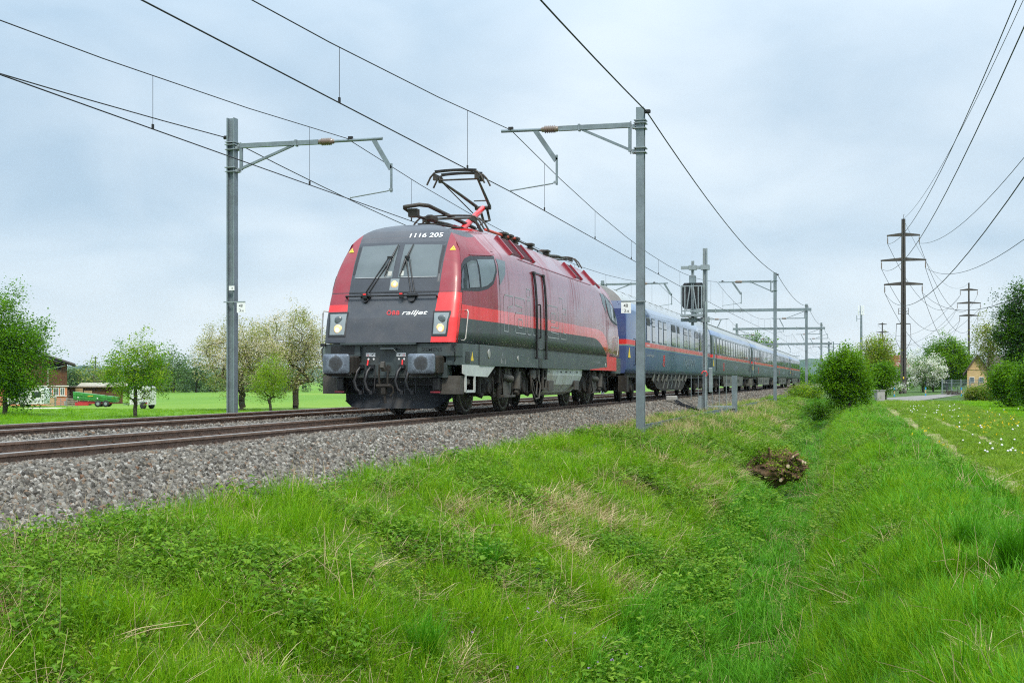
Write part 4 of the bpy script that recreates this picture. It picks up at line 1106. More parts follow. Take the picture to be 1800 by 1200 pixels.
# the tall upper arm of the folded front pantograph juts forward over the cab roof
m = MB(); m.tube([(-.66, 3.35, 4.52), (-.28, 3.28, 4.55), (-.14, 3.5, 4.55), (.05, 6.4, 4.38)], .045, 8); m.tube([(-.66, 3.35, 4.50), (-.50, 3.6, 4.36), (.1, 5.6, 4.22)], .035, 6); m.box((-.48, 3.5, 4.40), (.2, .2, .18)); m.box((-.2, 3.9, 4.32), (.18, .4, .13), bev=.03); m.cyl((-.3, 3.9, 4.0), (-.3, 3.9, 4.35), .04, n=8); m.tube([(-.7, 4.2, 4.1), (-.5, 3.9, 4.2), (-.3, 4.3, 4.25), (.3, 5.2, 4.2)], .025, 6); m.build('bus_bar', M_ROOFGEAR, loco)
m = MB(); m.tube([(.60, 5.4, 4.22), (.72, 6.8, 4.20), (.74, 7.6, 4.24)], .035, 6); m.build('roof_pipe', M_COPPER, loco)
for y_ in (6.6, 7.1, 7.7, 9.2, 11.0):
    q = MB(); insulator(q, .72, y_, .20, .08); q.box((.72, y_, RZ + .19), (.18, .3, .05)); q.build('roof_insulator', M_ROOFGEAR, loco)
m = MB(); m.tube([(.72, 7.2, RZ + .18), (.60, 9, RZ + .20), (.4, 12.2, RZ + .22)], .02, 6); m.build('high_voltage_line', M_ROOFGEAR, loco)
for y_, sx_, sy_, h_ in ((8.9, .9, 1.6, .10), (7.2, .5, .4, .2), (11.3, .7, .5, .22)):
    MB().box((.15, y_, RZ + h_ / 2 - .01), (sx_, sy_, h_), bev=.03).build('roof_box', M_GREYDECAL, loco)
q = MB(); q.lathe([(.12, 0), (.14, .06), (.12, .1), (.14, .16), (.12, .2), (.14, .26), (.12, .3), (.14, .36), (.12, .4)], (0, 0, 0), 'y', 12); o = q.build('arrester', M_INSUL, loco); o.location = (.35, 12.0, RZ + .22)

# ================================================================== COACHES
M_BLUE = None
def coach_livery(far):
    b = NB('coach_livery'); c = b.coord('Object'); sp = b.n('ShaderNodeSeparateXYZ'); b.link(c, sp.inputs[0]); x, y, z = sp.outputs
    NIGHT = (.018, .058, .20) if not far else (.046, .066, .062)  # far coaches: grey-green of reflected greenery is put into the body colour
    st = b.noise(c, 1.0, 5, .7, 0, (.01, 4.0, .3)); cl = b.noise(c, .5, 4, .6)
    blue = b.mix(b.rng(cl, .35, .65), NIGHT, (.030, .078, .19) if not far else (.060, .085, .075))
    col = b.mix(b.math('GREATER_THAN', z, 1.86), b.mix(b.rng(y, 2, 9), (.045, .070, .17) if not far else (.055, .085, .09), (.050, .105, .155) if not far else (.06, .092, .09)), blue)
    col = b.mix(b.math('MULTIPLY', b.math('GREATER_THAN', z, 1.90), b.math('LESS_THAN', z, 1.955)), col, (.16, .22, .20))
    col = b.mix(b.math('MULTIPLY', b.math('GREATER_THAN', z, 1.955), b.math('LESS_THAN', z, 2.12)), col, (.60, .035, .03))
    # starry print along the eaves
    v = b.n('ShaderNodeTexVoronoi', feature='F1'); b.link(c, v.inputs['Vector']); v.inputs['Scale'].default_value = 6.0
    star = b.math('MULTIPLY', b.math('LESS_THAN', v.outputs['Distance'], .13), b.math('GREATER_THAN', z, 3.02))
    col = b.mix(b.math('GREATER_THAN', z, 3.16), col, (.21, .29, .46)); col = b.mix(b.math('MULTIPLY', star, b.math('LESS_THAN', z, 3.42)), col, (.06, .10, .24))
    col = b.mix(b.math('GREATER_THAN', z, 3.42), col, (.30, .32, .315))
    col = b.mix(b.math('MULTIPLY', b.rng(st, .48, .75), .42), col, (.15, .14, .125))
    col = b.mix(b.rng(b.noise(c, 3, 5, .7), .5, .8, 0, .25), col, (.20, .18, .15))
    r_ = b.math('ADD', .16, b.math('MULTIPLY', b.rng(st, .4, .8), .3))
    r_ = b.math('ADD', r_, b.math('MULTIPLY', b.math('GREATER_THAN', z, 3.42), .3))
    r_ = b.math('ADD', r_, b.math('MULTIPLY', b.math('LESS_THAN', z, 1.95), .28))
    b.done(col, r_, 0, b.bump(b.noise(c, .8, 3), .05, .06), .5, b.math('MULTIPLY', b.math('GREATER_THAN', z, 2.12), .45 if far else 1.0)); b.p.inputs['Coat IOR'].default_value = 1.5 if far else 1.9; b.p.inputs['Coat Roughness'].default_value = .10; return b.mat
M_COACH = coach_livery(False); M_COACH_REFLECT = coach_livery(True)
M_ROOFG = simple('coach_roof_grey', (.21, .225, .22), .55, 0, .15, 1.2, .1, .4, 0, grime=(.12, .11, .10))
M_WINDOW = NB('coach_window_glass').done((.012, .016, .018), .03, 0, None, .75, .6)
M_FRAMEC = simple('window_frame_rubber', (.10, .12, .14), .45, .3, .1, 6)
M_CSKIRT = simple('coach_skirt_grey', (.115, .115, .10), .6, 0, .25, 2, .1, .4, 0, grime=(.05, .042, .033))
M_NJ = simple('faint_outline_paint', (.20, .25, .27), .5, 0, .1, 8)
M_BELLOWS = simple('gangway_rubber', (.018, .018, .018), .8, 0, .2, 8)
M_LOGO = simple('red_logo', (.62, .025, .025), .45, 0, .05, 8)
M_SLATEBLUE = simple('door_end_panel', (.13, .17, .20), .4, 0, .1, 3, 0, .5, .2)
CSEC = [(1.36, .98), (1.415, 1.15), (1.42, 1.6), (1.42, 2.2), (1.415, 2.7), (1.40, 3.0), (1.36, 3.2), (1.29, 3.38), (1.17, 3.56), (.98, 3.74), (.72, 3.89), (.40, 3.99), (0, 4.03)]
CL = 26.4
def cx_side(z):
    zs_ = [p_[1] for p_ in CSEC]; return float(np.interp(z, zs_, [p_[0] for p_ in CSEC]))
def cm(u_, v_, l, s=1): return (s * (cx_side(v_) + l), u_, v_)
def coach(k, sleeper, label):
    y0 = LY + LOCO_L + CL * k
    c = thing('passenger_coach', label, 'coach', (XN, y0, 0), group='blue night train coaches behind the locomotive')
    pts = CSEC + [(-x, z) for x, z in reversed(CSEC[:-1])]
    n = len(pts); rows = [(.55, .97, .05), (.62, 1.0, 0), (6, 1, 0), (13, 1, 0), (20, 1, 0), (CL - .62, 1, 0), (CL - .55, .97, .05)]
    V = [(x * f, y, z) for y, f, _ in rows for x, z in pts]
    Fc = [(r_ * n + i, r_ * n + i + 1, (r_ + 1) * n + i + 1, (r_ + 1) * n + i) for r_ in range(len(rows) - 1) for i in range(n - 1)]
    Fc += [(r_ * n, (r_ + 1) * n, (r_ + 1) * n + n - 1, r_ * n + n - 1) for r_ in range(len(rows) - 1)]
    mb = MB(); mb.add(V, Fc, True); mb.add(V[:n], [tuple(range(n))]); mb.add(V[-n:], [tuple(range(n - 1, -1, -1))])
    mb.build('body', M_COACH if sleeper else M_COACH_REFLECT, c)
    # end wall and gangway
    for e, s in ((0, 1), (CL, -1)):
        q = MB()
        for i in range(4): q.box((0, e + s * (.06 + i * .13), 2.35), (1.5 + .08 * (i % 2), .11, 2.2 + .08 * (i % 2)), bev=.04)
        q.build('gangway_bellows', M_BELLOWS, c)
    m = MB()
    if not sleeper:
        for s in (1, -1):
            for j in range(4):
                yy = .6; m.bar((s * (.95 - j * .13), .7, 3.80 + j * .055), (s * (.95 - j * .13), CL - .7, 3.80 + j * .055), .03, .03)
    else:
        for j in range(16): m.tube([(1.10, 1.5 + j * 1.55, 3.63), (.85, 1.5 + j * 1.55, 3.835), (.5, 1.5 + j * 1.55, 3.965)], .012, 4)
    tag(m.build('roof_ribs', M_ROOFG, c), kind='stuff')
    for j in range(3):
        q = MB(); q.box((.0, 5 + 8 * j, 4.02), (.7, 1.2, .05), bev=.02); q.build('roof_vent', M_ROOFG, c)
    # windows
    def window(u0, u1, v0, v1, s=1, split=None, open_=False):
        f_ = strip_patch(lambda a, b_, l: cm(a, b_, l, s), rect(u0 - .05, v0 - .05, u1 + .05, v1 + .05), 3, 4, .008).build('window', M_FRAMEC, c)
        if split:
            strip_patch(lambda a, b_, l: cm(a, b_, l, s), rect(u0, v0, u1, split - .02), 3, 4, .014).build('pane', M_WINDOW, f_)
            strip_patch(lambda a, b_, l: cm(a, b_, l, s), rect(u0, split + .02, u1, v1), 3, 3, .014).build('pane', M_BLACK if open_ else M_WINDOW, f_)
        else: strip_patch(lambda a, b_, l: cm(a, b_, l, s), rect(u0, v0, u1, v1), 3, 5, .014).build('pane', M_WINDOW, f_)
    if sleeper:
        pairs = [(1136, 1147, 1), (1147.5, 1152.5, 0), (1159, 1163.5, 0), (1167, 1172, 0), (1180.5, 1187.5, 1), (1190.5, 1194.5, 1), (1202, 1208.5, 0), (1211.5, 1215, 0), (1221.5, 1228, 0), (1231, 1234, 0), (1237.5, 1242, 0)]
        pairs = [(1137, 1142.5, 1), (1146.5, 1151.5, 0), (1158, 1163.5, 0), (1166.5, 1171.5, 0), (1180.5, 1187.5, 1), (1190.5, 1194.5, 1), (1202, 1208.5, 0), (1211.5, 1215, 0), (1221.5, 1227.5, 0), (1229.5, 1232.5, 0), (1236, 1239, 0)]
        for a, d, op in pairs:
            ya, yd = ypx(a, XN + 1.42) - y0, ypx(d, XN + 1.42) - y0
            window(ya, yd, 2.20, 3.02, 1, 2.76, bool(op))
            window(ya, yd, 2.20, 3.02, -1, 2.76)
        ya = 1.4
    else:
        nw = 13
        for i in range(nw):
            ya = 2.6 + i * (CL - 5.6) / nw
            window(ya, ya + 1.02, 2.22, 3.02, 1); window(ya, ya + 1.02, 2.22, 3.02, -1)
        for s in (1, -1):
            for e in (.75, CL - 1.75):
                d_ = strip_patch(lambda a, b_, l: cm(a, b_, l, s), rect(e, 1.02, e + 1.0, 3.1), 4, 8, .010).build('door', M_SLATEBLUE, c)
                strip_patch(lambda a, b_, l: cm(a, b_, l, s), rect(e + .3, 2.15, e + .7, 2.95), 3, 4, .016).build('pane', M_WINDOW, d_)
            strip_patch(lambda a, b_, l: cm(a, b_, l, s), rect(CL - 2.6, 1.35, CL - 2.1, 1.65), 3, 3, .012).build('display', M_BLACK, c)
    # number board, logo and name
    fm = lambda u_, v_, l: cm(u_, v_, .010 + l)
    if sleeper:
        ys_ = ypx(1136, XN + 1.42) - y0; lay_text('class_name', 'Schlafwagen', fm, ys_, 1.62, .16, M_OUTLINE, c, width=1.9)
        lay_text('berth_mark', 'sleeper', fm, ys_, 1.995, .12, M_WHITE, c, width=.8)
        yl = ypx(1166, XN + 1.42) - y0; yn = ypx(1201.5, XN + 1.42) - y0
        lay_text('train_name', 'nightjet', fm, yn, 1.40, .62, M_NJ, c, width=4.3, outline=.008)
    else:
        yl, yn = 6.2, 12.5
        lay_text('train_name', 'nightjet', fm, yn, 1.40, .45, M_NJ, c, width=3.0, outline=.008)
        lay_text('class_name', 'Liegewagen', fm, 3.2, 1.62, .13, M_OUTLINE, c)
    lay_text('operator_logo', 'ÖBB', lambda u_, v_, l: cm(yl + (1.62 - v_) * 2.4, 1.28 + (u_ - yl) * .62, .010 + l), yl, 1.45, .30, M_LOGO, c, width=.75, offset=.02)
    lay_text('coach_number', '61 81 70-91 012-4 A-ÖBB', fm, CL * .55, 1.08, .09, M_OUTLINE, c)
    MB().prism([(.68, 1.50), (1.12, 1.50), (.90, 1.86)], 1.432, 1.437, 'x').build('warning_sign', M_YELLOW, c)
    # hand rails at the corner
    for s in (1, -1):
        for e in (1.85, CL - 1.85):
            m = MB(); m.tube([(s * 1.42, e, 1.25), (s * 1.49, e, 1.28), (s * 1.49, e, 2.15), (s * 1.42, e, 2.18)], .016, 5); m.build('hand_rail', M_BLACK, c)
    # underframe: boxes, skirts, bogies
    m = MB(); m.box((0, CL / 2, .92), (2.6, CL - 1.4, .18)); m.build('underframe', M_DIRTY, c)
    for s in (1, -1):
        if sleeper:
            m = MB(); m.prism([(7.3, .98), (17.4, .98), (16.2, .45), (15.5, .32), (9.4, .32), (8.0, .45), (7.0, .8)], s * .9, s * 1.28, 'x'); q = m.build('equipment_box', M_DIRTY, c)
            for j in range(5): MB().prism([(9.6 + j * 1.15, .40), (9.85 + j * 1.15, .40), (10.55 + j * 1.15, .80), (10.3 + j * 1.15, .80)], s * 1.282, s * 1.29, 'x').build('slanted_rib', M_CSKIRT, q)
            for j in range(9): MB().bar((s * 1.34, 7.0 + j * 1.2, .98), (s * 1.30, 7.0 + j * 1.2 - .15, .70), .05, .12).build('bracket', M_CSKIRT, q)
        else:
            m = MB(); m.prism([(6.4, .98), (19.9, .98), (19.2, .38), (7.1, .38)], s * 1.22, s * 1.36, 'x'); q = m.build('skirt', M_CSKIRT, c)
            for a in (8.6, 10.2, 14.5, 16.2):
                MB().box((s * 1.362, a, .70), (.012, 1.0, .20)).build('vent_opening', M_BLACK, q)
            for a in (7.6, 12.4, 13.0, 18.2): MB().box((s * 1.364, a, .68), (.012, .06, .56)).build('panel_joint', M_BLACK, q)
    for yc in (3.7, CL - 3.7):
        m = MB()
        for s in (1, -1):
            m.prism([(yc - 1.75, .55), (yc - 1.75, .75), (yc - .7, .75), (yc - .5, .60), (yc + .5, .60), (yc + .7, .75), (yc + 1.75, .75), (yc + 1.75, .55), (yc + .6, .48), (yc + .4, .35), (yc - .4, .35), (yc - .6, .48)], s * 1.0, s * 1.14, 'x')
            for ya in (yc - 1.25, yc + 1.25):
                m.box((s * 1.08, ya, .46), (.2, .34, .3), bev=.04); m.cyl((s * 1.16, ya, .46), (s * 1.24, ya, .46), .13, .1, 12)
                for d_ in (-.3, .3): m.lathe([(.08, 0), (.1, .06), (.08, .12), (.1, .18), (.08, .24), (.1, .3), (.08, .34)], (s * 1.08, ya + d_, .5), 'z', 8)
            m.lathe([(.15, 0), (.19, .06), (.15, .12), (.19, .18), (.15, .24), (.19, .3), (.15, .36)], (s * 1.05, yc, .42), 'z', 10); m.cyl((s * 1.2, yc + .45, .98), (s * 1.22, yc + .3, .42), .05, n=8); m.cyl((s * 1.2, yc - .45, .98), (s * 1.22, yc - .3, .42), .05, n=8)
        m.box((0, yc, .52), (2.1, .4, .22)); m.box((0, yc, .42), (2.2, .2, .12))
        b_ = m.build('bogie', M_DIRTY, c)
        for ya in (yc - 1.25, yc + 1.25):
            m = MB()
            for s in (1, -1): m.lathe([(.1, -.09), (.49, -.068), (.46, -.065), (.46, .07)] if s < 0 else [(.46, -.07), (.46, .065), (.49, .068), (.1, .09)], (s * .75, ya, .46), 'x', 24)
            m.cyl((-.75, ya, .46), (.75, ya, .46), .08, n=8); m.build('wheelset', M_WHEEL, b_)
    for s in (1, -1):
        for e, d_ in ((.0, 1), (CL, -1)):
            m = MB(); m.box((s * .875, e + d_ * .04, 1.05), (.5, .06, .36), bev=.02); m.cyl((s * .875, e + d_ * .05, 1.05), (s * .875, e + d_ * .6, 1.05), .1, n=10); m.build('buffer', M_DIRTY, c)
            MB().box((s * 1.25, e + d_ * .75, .62), (.3, .35, .55)).build('step', M_CSKIRT if not sleeper else M_DIRTY, c)
    return c
coach(0, True, 'dark blue sleeping coach with paired windows, coupled right behind the locomotive')
coach(1, False, 'second blue coach behind the locomotive, with a ribbed roof and ÖBB logo')
coach(2, False, 'third blue coach behind the locomotive, partly hidden by a grey mast')
coach(3, False, 'fourth blue coach behind the locomotive, next to last')
coach(4, False, 'last blue coach at the far end of the train')

# ================================================================== CATENARY
M_GALV = simple('galvanised_steel', (.19, .232, .255), .55, .45, .16, 2.5, .06, .4, 0, grime=(.12, .14, .145))
M_GALVL = simple('galvanised_steel_light', (.26, .30, .315), .5, .45, .15, 4, .05)
M_PORC = simple('brown_porcelain', (.16, .115, .085), .35, 0, .15, 8, 0, .5, .4)
M_WIRE = simple('wire', (.022, .022, .023), .6, .4, .1, 2)
M_SIGN = simple('sign_white', (.72, .74, .75), .45, 0, .05, 5)
def h_post(mb, w_, d_, z0, z1, t=.03, cx_=0, cy_=0):
    """H-beam: flanges facing +-Y ... web along Y"""
    x, y = w_ / 2, d_ / 2
    mb.prism([(cx_ - x, cy_ - y), (cx_ + x, cy_ - y), (cx_ + x, cy_ - y + t), (cx_ + t / 2, cy_ - y + t), (cx_ + t / 2, cy_ + y - t), (cx_ + x, cy_ + y - t), (cx_ + x, cy_ + y), (cx_ - x, cy_ + y), (cx_ - x, cy_ + y - t), (cx_ - t / 2, cy_ + y - t), (cx_ - t / 2, cy_ - y + t), (cx_ - x, cy_ - y + t)], z0, z1)
    return mb
def v_post(mb, w_, d_, z0, z1, t=.035):
    """H-beam turned so that its flanges face along X"""
    x, y = w_ / 2, d_ / 2
    mb.prism([(-x, -y), (-x + t, -y), (-x + t, -t / 2), (x - t, -t / 2), (x - t, -y), (x, -y), (x, y), (x - t, y), (x - t, t / 2), (-x + t, t / 2), (-x + t, y), (-x, y)], z0, z1)
    return mb
def cantilever(par, s, z=7.10, arm=3.55, push=False, zc=5.55, cu=3.35):
    """s: direction of the track (+1 / -1 along X); local origin at the mast axis"""
    P = lambda u_, z_: (s * u_, 0, z_)
    c = bpy.data.objects.new('cantilever', None); COL.objects.link(c); c.parent = par
    m = MB(); m.bar(P(.26, z), P(arm * .59, z + .0), .11, .12); m.bar(P(.27, z + .05), P(.27, z - .66), .075, .075); m.bar(P(.26, z - .62), P(arm * .42, z - .05), .07, .06)
    m.box(P(arm * .44, z), (.05, .15, .17)); m.build('bracket_frame', M_GALV, c)
    m = MB()
    for zz in (z, z - .62):
        m.prism([(s * .13, -.1), (s * .2, -.1), (s * .22, 0), (s * .2, .1), (s * .13, .1)], zz - .09, zz - .02); m.bar(P(.13, zz), P(.28, zz), .04, .04); m.box((0, 0, zz + .03), (.30, .33, .022)); m.cyl(P(.25, zz + .1), P(.25, zz - .1), .02, n=6)
    m.build('hinge', M_GALVL, c)
    u0 = arm * .59; m = MB(); L = .50
    V_prof = [(.05, 0), (.075, .03), (.075, .09)]
    for k in range(6): V_prof += [(.105, .10 + k * .05), (.065, .125 + k * .05)]
    V_prof += [(.07, .42), (.04, .46), (.035, L)]
    m.lathe([(r_, h_ * s) for r_, h_ in V_prof], P(u0, z), 'x', 12); m.build('insulator', M_PORC, c)
    m = MB(); m.cyl(P(u0 + L - .04, z), P(arm + .05, z + .01), .042, n=8)
    ud = (u0 + L + .12) if not push else arm - .2
    uv = ud - .55 if not push else ud + .48
    m.bar(P(ud, z), P(uv, z - .80), .05, .12); m.bar(P(uv + .02 * s, z - .66), P(uv + .02 * s, z - 1.42), .05, .05); m.build('registration_tube', M_GALV, c)
    m = MB(); ua = uv - (0 if not push else 0); m.tube([P(uv + (.02), zc + .20), P(uv + (.10 if not push else -.10), zc + .17), P(cu, zc + .03)], [.012, .02, .018], 6); m.tube([P(cu, zc + .05), P(cu, zc)], .015, 5); m.box(P(uv + .01, zc + .2), (.09, .07, .06)); m.build('steady_arm', M_GALVL, c)
    m = MB(); um = cu; m.box(P(um, z + .07), (.12, .08, .07)); m.tube([P(um - .08, z + .02), P(um, z + .10), P(um + .08, z + .02)], .014, 5); m.build('wire_clamp', M_WIRE, c)
    return c
def small_plate(par, x_, y_, z_, w_, h_, lines=None):
    q = MB().box((x_, y_, z_), (w_, .006, h_)).build('distance_plate', M_SIGN, par)
    if lines:
        for txt, dx, dz, sz in lines:
            lay_text('lettering', txt, lambda u_, v_, l: (u_, y_ - .0045, v_), x_ + dx, z_ + dz, sz, M_BLACK, q, offset=.008)
    return q
SGN = [('48', -.065, .012, .115), ('3', -.05, -.115, .11), ('38', .012, -.115, .07), ('·', -.1, -.08, .08)]
XR, XL = -5.30, -16.55
def mast(name_label, X, Y, s, top, zb, arm, push, group, w_=.20, d_=.21, turned=False, cant=True, zc=5.55, cu=3.35, z=7.1):
    t = thing('catenary_mast', name_label, 'mast', (X, Y, 0), 0, group)
    mb = MB(); (v_post if turned else h_post)(mb, w_, d_, zb, top); mb.build('post', M_GALV, t)
    m = MB(); m.box((0, 0, zb + .1), (.5, .5, .12)); m.build('foot_plate', M_GALV, t)
    if cant: cantilever(t, s, z, arm, push, zc, cu)
    return t
GRPM = 'grey steel masts along the railway'
mR1 = mast('tall grey steel mast right of the locomotive with plate 48 3 38, beside the ditch', XR, 32.4, -1, 7.52, -.95, 3.55, False, GRPM)
mL1 = mast('tall grey steel mast left of the locomotive, before the blossoming trees', XL, 32.55, 1, 7.86, -.9, 4.30, True, GRPM, .23, .23, turned=True, cu=3.45)
for t_, sx_ in ((mR1, -1), (mL1, 1)):
    zz = 2.54 if sx_ < 0 else 2.70
    small_plate(t_, sx_ * .34, -.15, zz, .25, .28, SGN)
    m = MB(); m.bar((-.46 if sx_ < 0 else -.18, -.145, zz + .155), (.16 if sx_ < 0 else .46, -.145, zz + .155), .03, .03); m.build('plate_bracket', M_GALVL, t_)
    for z_ in (7.0, 6.4, 7.2): MB().box((0, 0, z_), (.30, .30, .02)).build('clamp_band', M_GALVL, t_)
    if sx_ > 0:
        q = MB().box((.06, -.15, 3.23), (.16, .012, .12)).build('number_plate', M_SIGN, t_); lay_text('lettering', '· 18 ·', lambda u_, v_, l: (u_, -.158, v_), .0, 3.20, .07, M_BLACK, q)
Y2, Y3, Y4, Y5 = 85.6, 136.0, 183.0, 236.0
mR2 = mast('grey steel mast standing before the third coach', XR, Y2, -1, 7.64, -.95, 3.55, False, GRPM)
mL2 = mast('grey steel mast hidden behind the first coach, its arm showing over the roof', XL, Y2, 1, 7.35, -.9, 4.30, True, GRPM, cu=3.45)
def portal(Y, zbeam, label, x0=XL, x1=XR, top=8.5, droppers=True, low=None):
    t = thing('catenary_portal', label, 'portal', ((x0 + x1) / 2, Y, 0), 0, 'steel portals over both tracks'); hw = (x1 - x0) / 2
    for s in (1, -1):
        mb = MB(); h_post(mb, .26, .26, -.95, top, cx_=s * hw); mb.build('post', M_GALV, t)
    m = MB(); m.box((0, -.17, zbeam), (2 * hw + 1.0, .14, .30)); m.build('cross_beam', M_GALV, t)
    for u_ in (-3.5, -1.0, 2.4):
        m = MB(); m.box((u_, -.17, zbeam), (.09, .2, .44)); m.build('beam_clamp', M_GALVL, t)
    for s, xt, push in ((1, XN, False), (-1, XF, False)):
        c = bpy.data.objects.new('mast_side', None); COL.objects.link(c); c.parent = t; c.location = (s * hw, 0, 0)
        # arms hang from the posts, one level deep
        P = lambda u_, z_: (s * (hw - u_), 0, z_); zz = 7.05
        bpy.data.objects.remove(c)
        m = MB(); m.bar(P(.15, zz), P(2.0, zz), .08, .09); m.bar(P(.2, zz + .7), P(1.9, zz + .06), .05, .05); m.bar(P(.2, zz), P(.2, zz + .7), .06, .06); m.build('arm', M_GALV, t)
        m = MB(); m.lathe([(.06, 0), (.1, .08 * -s), (.06, .14 * -s), (.1, .2 * -s), (.06, .26 * -s), (.1, .32 * -s), (.05, .45 * -s)], P(2.0, zz), 'x', 10); m.build('insulator', M_PORC, t)
        m = MB(); m.cyl(P(2.45, zz), P(3.4, zz), .04, n=6); m.bar(P(2.7, zz), P(2.3, zz - .8), .05, .09); m.cyl(P(2.3, zz - .7), P(2.3, zz - 1.4), .03, n=6); m.tube([P(2.3, zz - 1.3), P(3.35, zz - 1.5)], .02, 5); m.build('registration_arm', M_GALV, t)
    return t
portal(Y3, 7.92, 'grey steel portal over both tracks, nearest portal behind the third mast', XL, -5.30, 8.48)
portal(Y4, 7.85, 'grey steel portal over both tracks, second in the distance', XL, -5.15, 8.6)
portal(Y4 + 19, 6.25, 'low grey steel beam across both tracks behind the second portal', XL, -4.6, 6.6)
mR5 = mast('grey steel mast far down the line, seen over the round bush', -4.9, 252, -1, 8.0, -.95, 3.6, False, GRPM)
mast('distant grey steel mast left of the far tracks beyond the train', XL, Y5, 1, 8.0, -.9, 4.3, True, GRPM)
for i, (Xp, Yp, hp, lb) in enumerate(((-4.5, 300, 9.5, 'distant lamp mast with a short arm beside the railway'), (-4.0, 345, 8.6, 'thin distant mast right of the lamp mast'), (-16.5, 300, 7.6, 'distant mast left of the tracks, nearest of the far row'), (-16.5, 360, 7.6, 'distant mast left of the tracks, second of the far row'), (-16.5, 420, 7.6, 'distant mast left of the tracks, third of the far row'), (-16.4, 490, 7.6, 'most distant mast left of the tracks against the blue hills'))):
    t = thing('distant_mast', lb, 'mast', (Xp, Yp, 0), 0, 'masts in the far distance')
    MB().box((0, 0, hp / 2 - .5), (.24, .24, hp)).build('post', M_GALV, t)
    if i == 0: MB().box((-.6, 0, hp - .6), (1.4, .3, .12)).build('lamp_arm', M_GALV, t)
    else: MB().bar((0, 0, hp - 1.4), (3.4 if i > 1 else -3.4, 0, hp - 1.3), .1, .1).build('arm', M_GALV, t)

# --- wires
SUP = [-20.0, 32.4, Y2, Y3, Y4, 236, 290, 345, 400]
def wire_run(name, label, X0, zs, sag, stag, r_, cat='overhead wire', n=9, ymin=2, zoff=None):
    pts = []
    for i in range(len(SUP) - 1):
        a, d = SUP[i], SUP[i + 1]; xa, xd_ = X0 + stag * (1 if i % 2 else -1), X0 + stag * (-1 if i % 2 else 1)
        for k in range(n + (1 if i == len(SUP) - 2 else 0)):
            t = k / n; y = a + (d - a) * t
            if y < ymin - 6: continue
            pts.append((xa + (xd_ - xa) * t, y, zs - 4 * sag * t * (1 - t)))
    o = thing(name, label, cat)
    MB().tube(pts, r_, 5).build('strand', M_WIRE, o); return o, pts
def z_on(pts, y):
    ys_ = [p_[1] for p_ in pts]; return float(np.interp(y, ys_, [p_[2] for p_ in pts])), float(np.interp(y, ys_, [p_[0] for p_ in pts]))
for nm, X0, sg in (('near', -8.83, .18), ('far', -13.0, -.15)):
    txt = 'over the track with the train' if nm == 'near' else 'over the empty far track'
    c, cp = wire_run('contact_wire', 'lower overhead wire %s, %s' % (txt, 'touched by the raised pantograph' if nm == 'near' else 'held by the left mast'), X0, 5.55, .03, sg, .013)
    s_, sp_ = wire_run('messenger_wire', 'upper sagging wire %s, carrying the droppers' % txt, X0, 7.13, .95, sg, .011)
    for i in range(len(SUP) - 2):
        a, d = SUP[i], SUP[i + 1]
        for k in range(7):
            y = a + (d - a) * (k + .5) / 7 + (1.3 if nm == 'far' else 0)
            if y < 9: continue
            zt, xt = z_on(sp_, y); zc, xc = z_on(cp, y)
            MB().tube([(xt, y, zt), (xc, y, zc)], .0055, 4).build('dropper', M_WIRE, s_)
            if y < 60: MB().box((xc, y, zc + .05), (.03, .05, .09)).build('clip', M_WIRE, s_)
def free_wire(name, label, pts_, sag, r_, cat='overhead wire', n=16, mat=None):
    out_ = []
    for a, d in zip(pts_[:-1], pts_[1:]):
        a, d = Vector(a), Vector(d)
        for k in range(n): t = k / n; p_ = a.lerp(d, t); p_.z -= 4 * sag * t * (1 - t); out_.append(p_)
    out_.append(Vector(pts_[-1]))
    o = MB().tube(out_, r_, 5).build(name, mat or M_WIRE); return tag(o, label, cat)
free_wire('earth_wire', 'thick wire along the tops of the right masts', [(-5.15, -20, 7.45), (-5.15, 32.4, 7.42), (-5.15, Y2, 7.52), (-5.15, Y3, 8.3), (-5.0, Y4, 8.3), (-4.8, 252, 7.8)], .55, .017)
free_wire('earth_wire', 'thick wire fixed to the left mast below its top', [(-16.75, -20, 7.35), (-16.75, 32.55, 7.35), (-16.7, Y2, 6.9), (-16.7, Y3, 7.3)], .75, .015)
for t_, x_, z_ in ((mR1, .17, 7.42), (mR2, .15, 7.52), (mL1, -.18, 7.35)): MB().box((x_, 0, z_), (.16, .08, .10), bev=.02).build('wire_holder', M_WIRE, t_)

# ================================================================== SIGNAL
SX, SY = -6.05, 53.0
sg = thing('railway_signal', 'rear of a railway signal on a tall grey post beside the coaches', 'signal', (SX, SY, 0))
M_CONC = simple('weathered_concrete', (.33, .32, .30), .9, 0, .2, 3, .4, .3, 0, grime=(.20, .185, .16))
M_SIGBACK = simple('signal_screen_black', (.018, .019, .022), .6, 0, .15, 4)
mb = MB(); v_post(mb, .17, .2, -.55, 6.05, .03); mb.build('post', M_GALVL, sg)
m = MB(); m.prism([(-.34, -.60), (-.12, -.60), (-.12, .12), (-.22, .12)], -.16, .16, 'y'); m.build('foot_shield', M_GALVL, sg)
MB().box((.22, 0, .75), (.14, .22, 1.0), bev=.02).build('cable_cabinet', M_GALVL, sg)
MB().tube([(.02, -.14, -.4), (.02, -.14, 3.9)], .038, 8).build('cable_pipe', M_GALVL, sg)
MB().tube([(-.12, -.2, 1.0), (-.05, -.22, 1.1), (.06, -.22, 1.1), (.12, -.2, .98), (.06, -.2, .9)], .02, 5).build('red_loop', M_REDP, sg)
CXS = -.50
for z_ in (5.28, 3.17):
    m = MB(); m.box((-.42, 0, z_), (1.1, .12, .13)); m.box((0, 0, z_), (.34, .3, .19)); m.box((CXS, 0, z_), (.3, .24, .19)); m.build('support_beam', M_GALVL, sg)
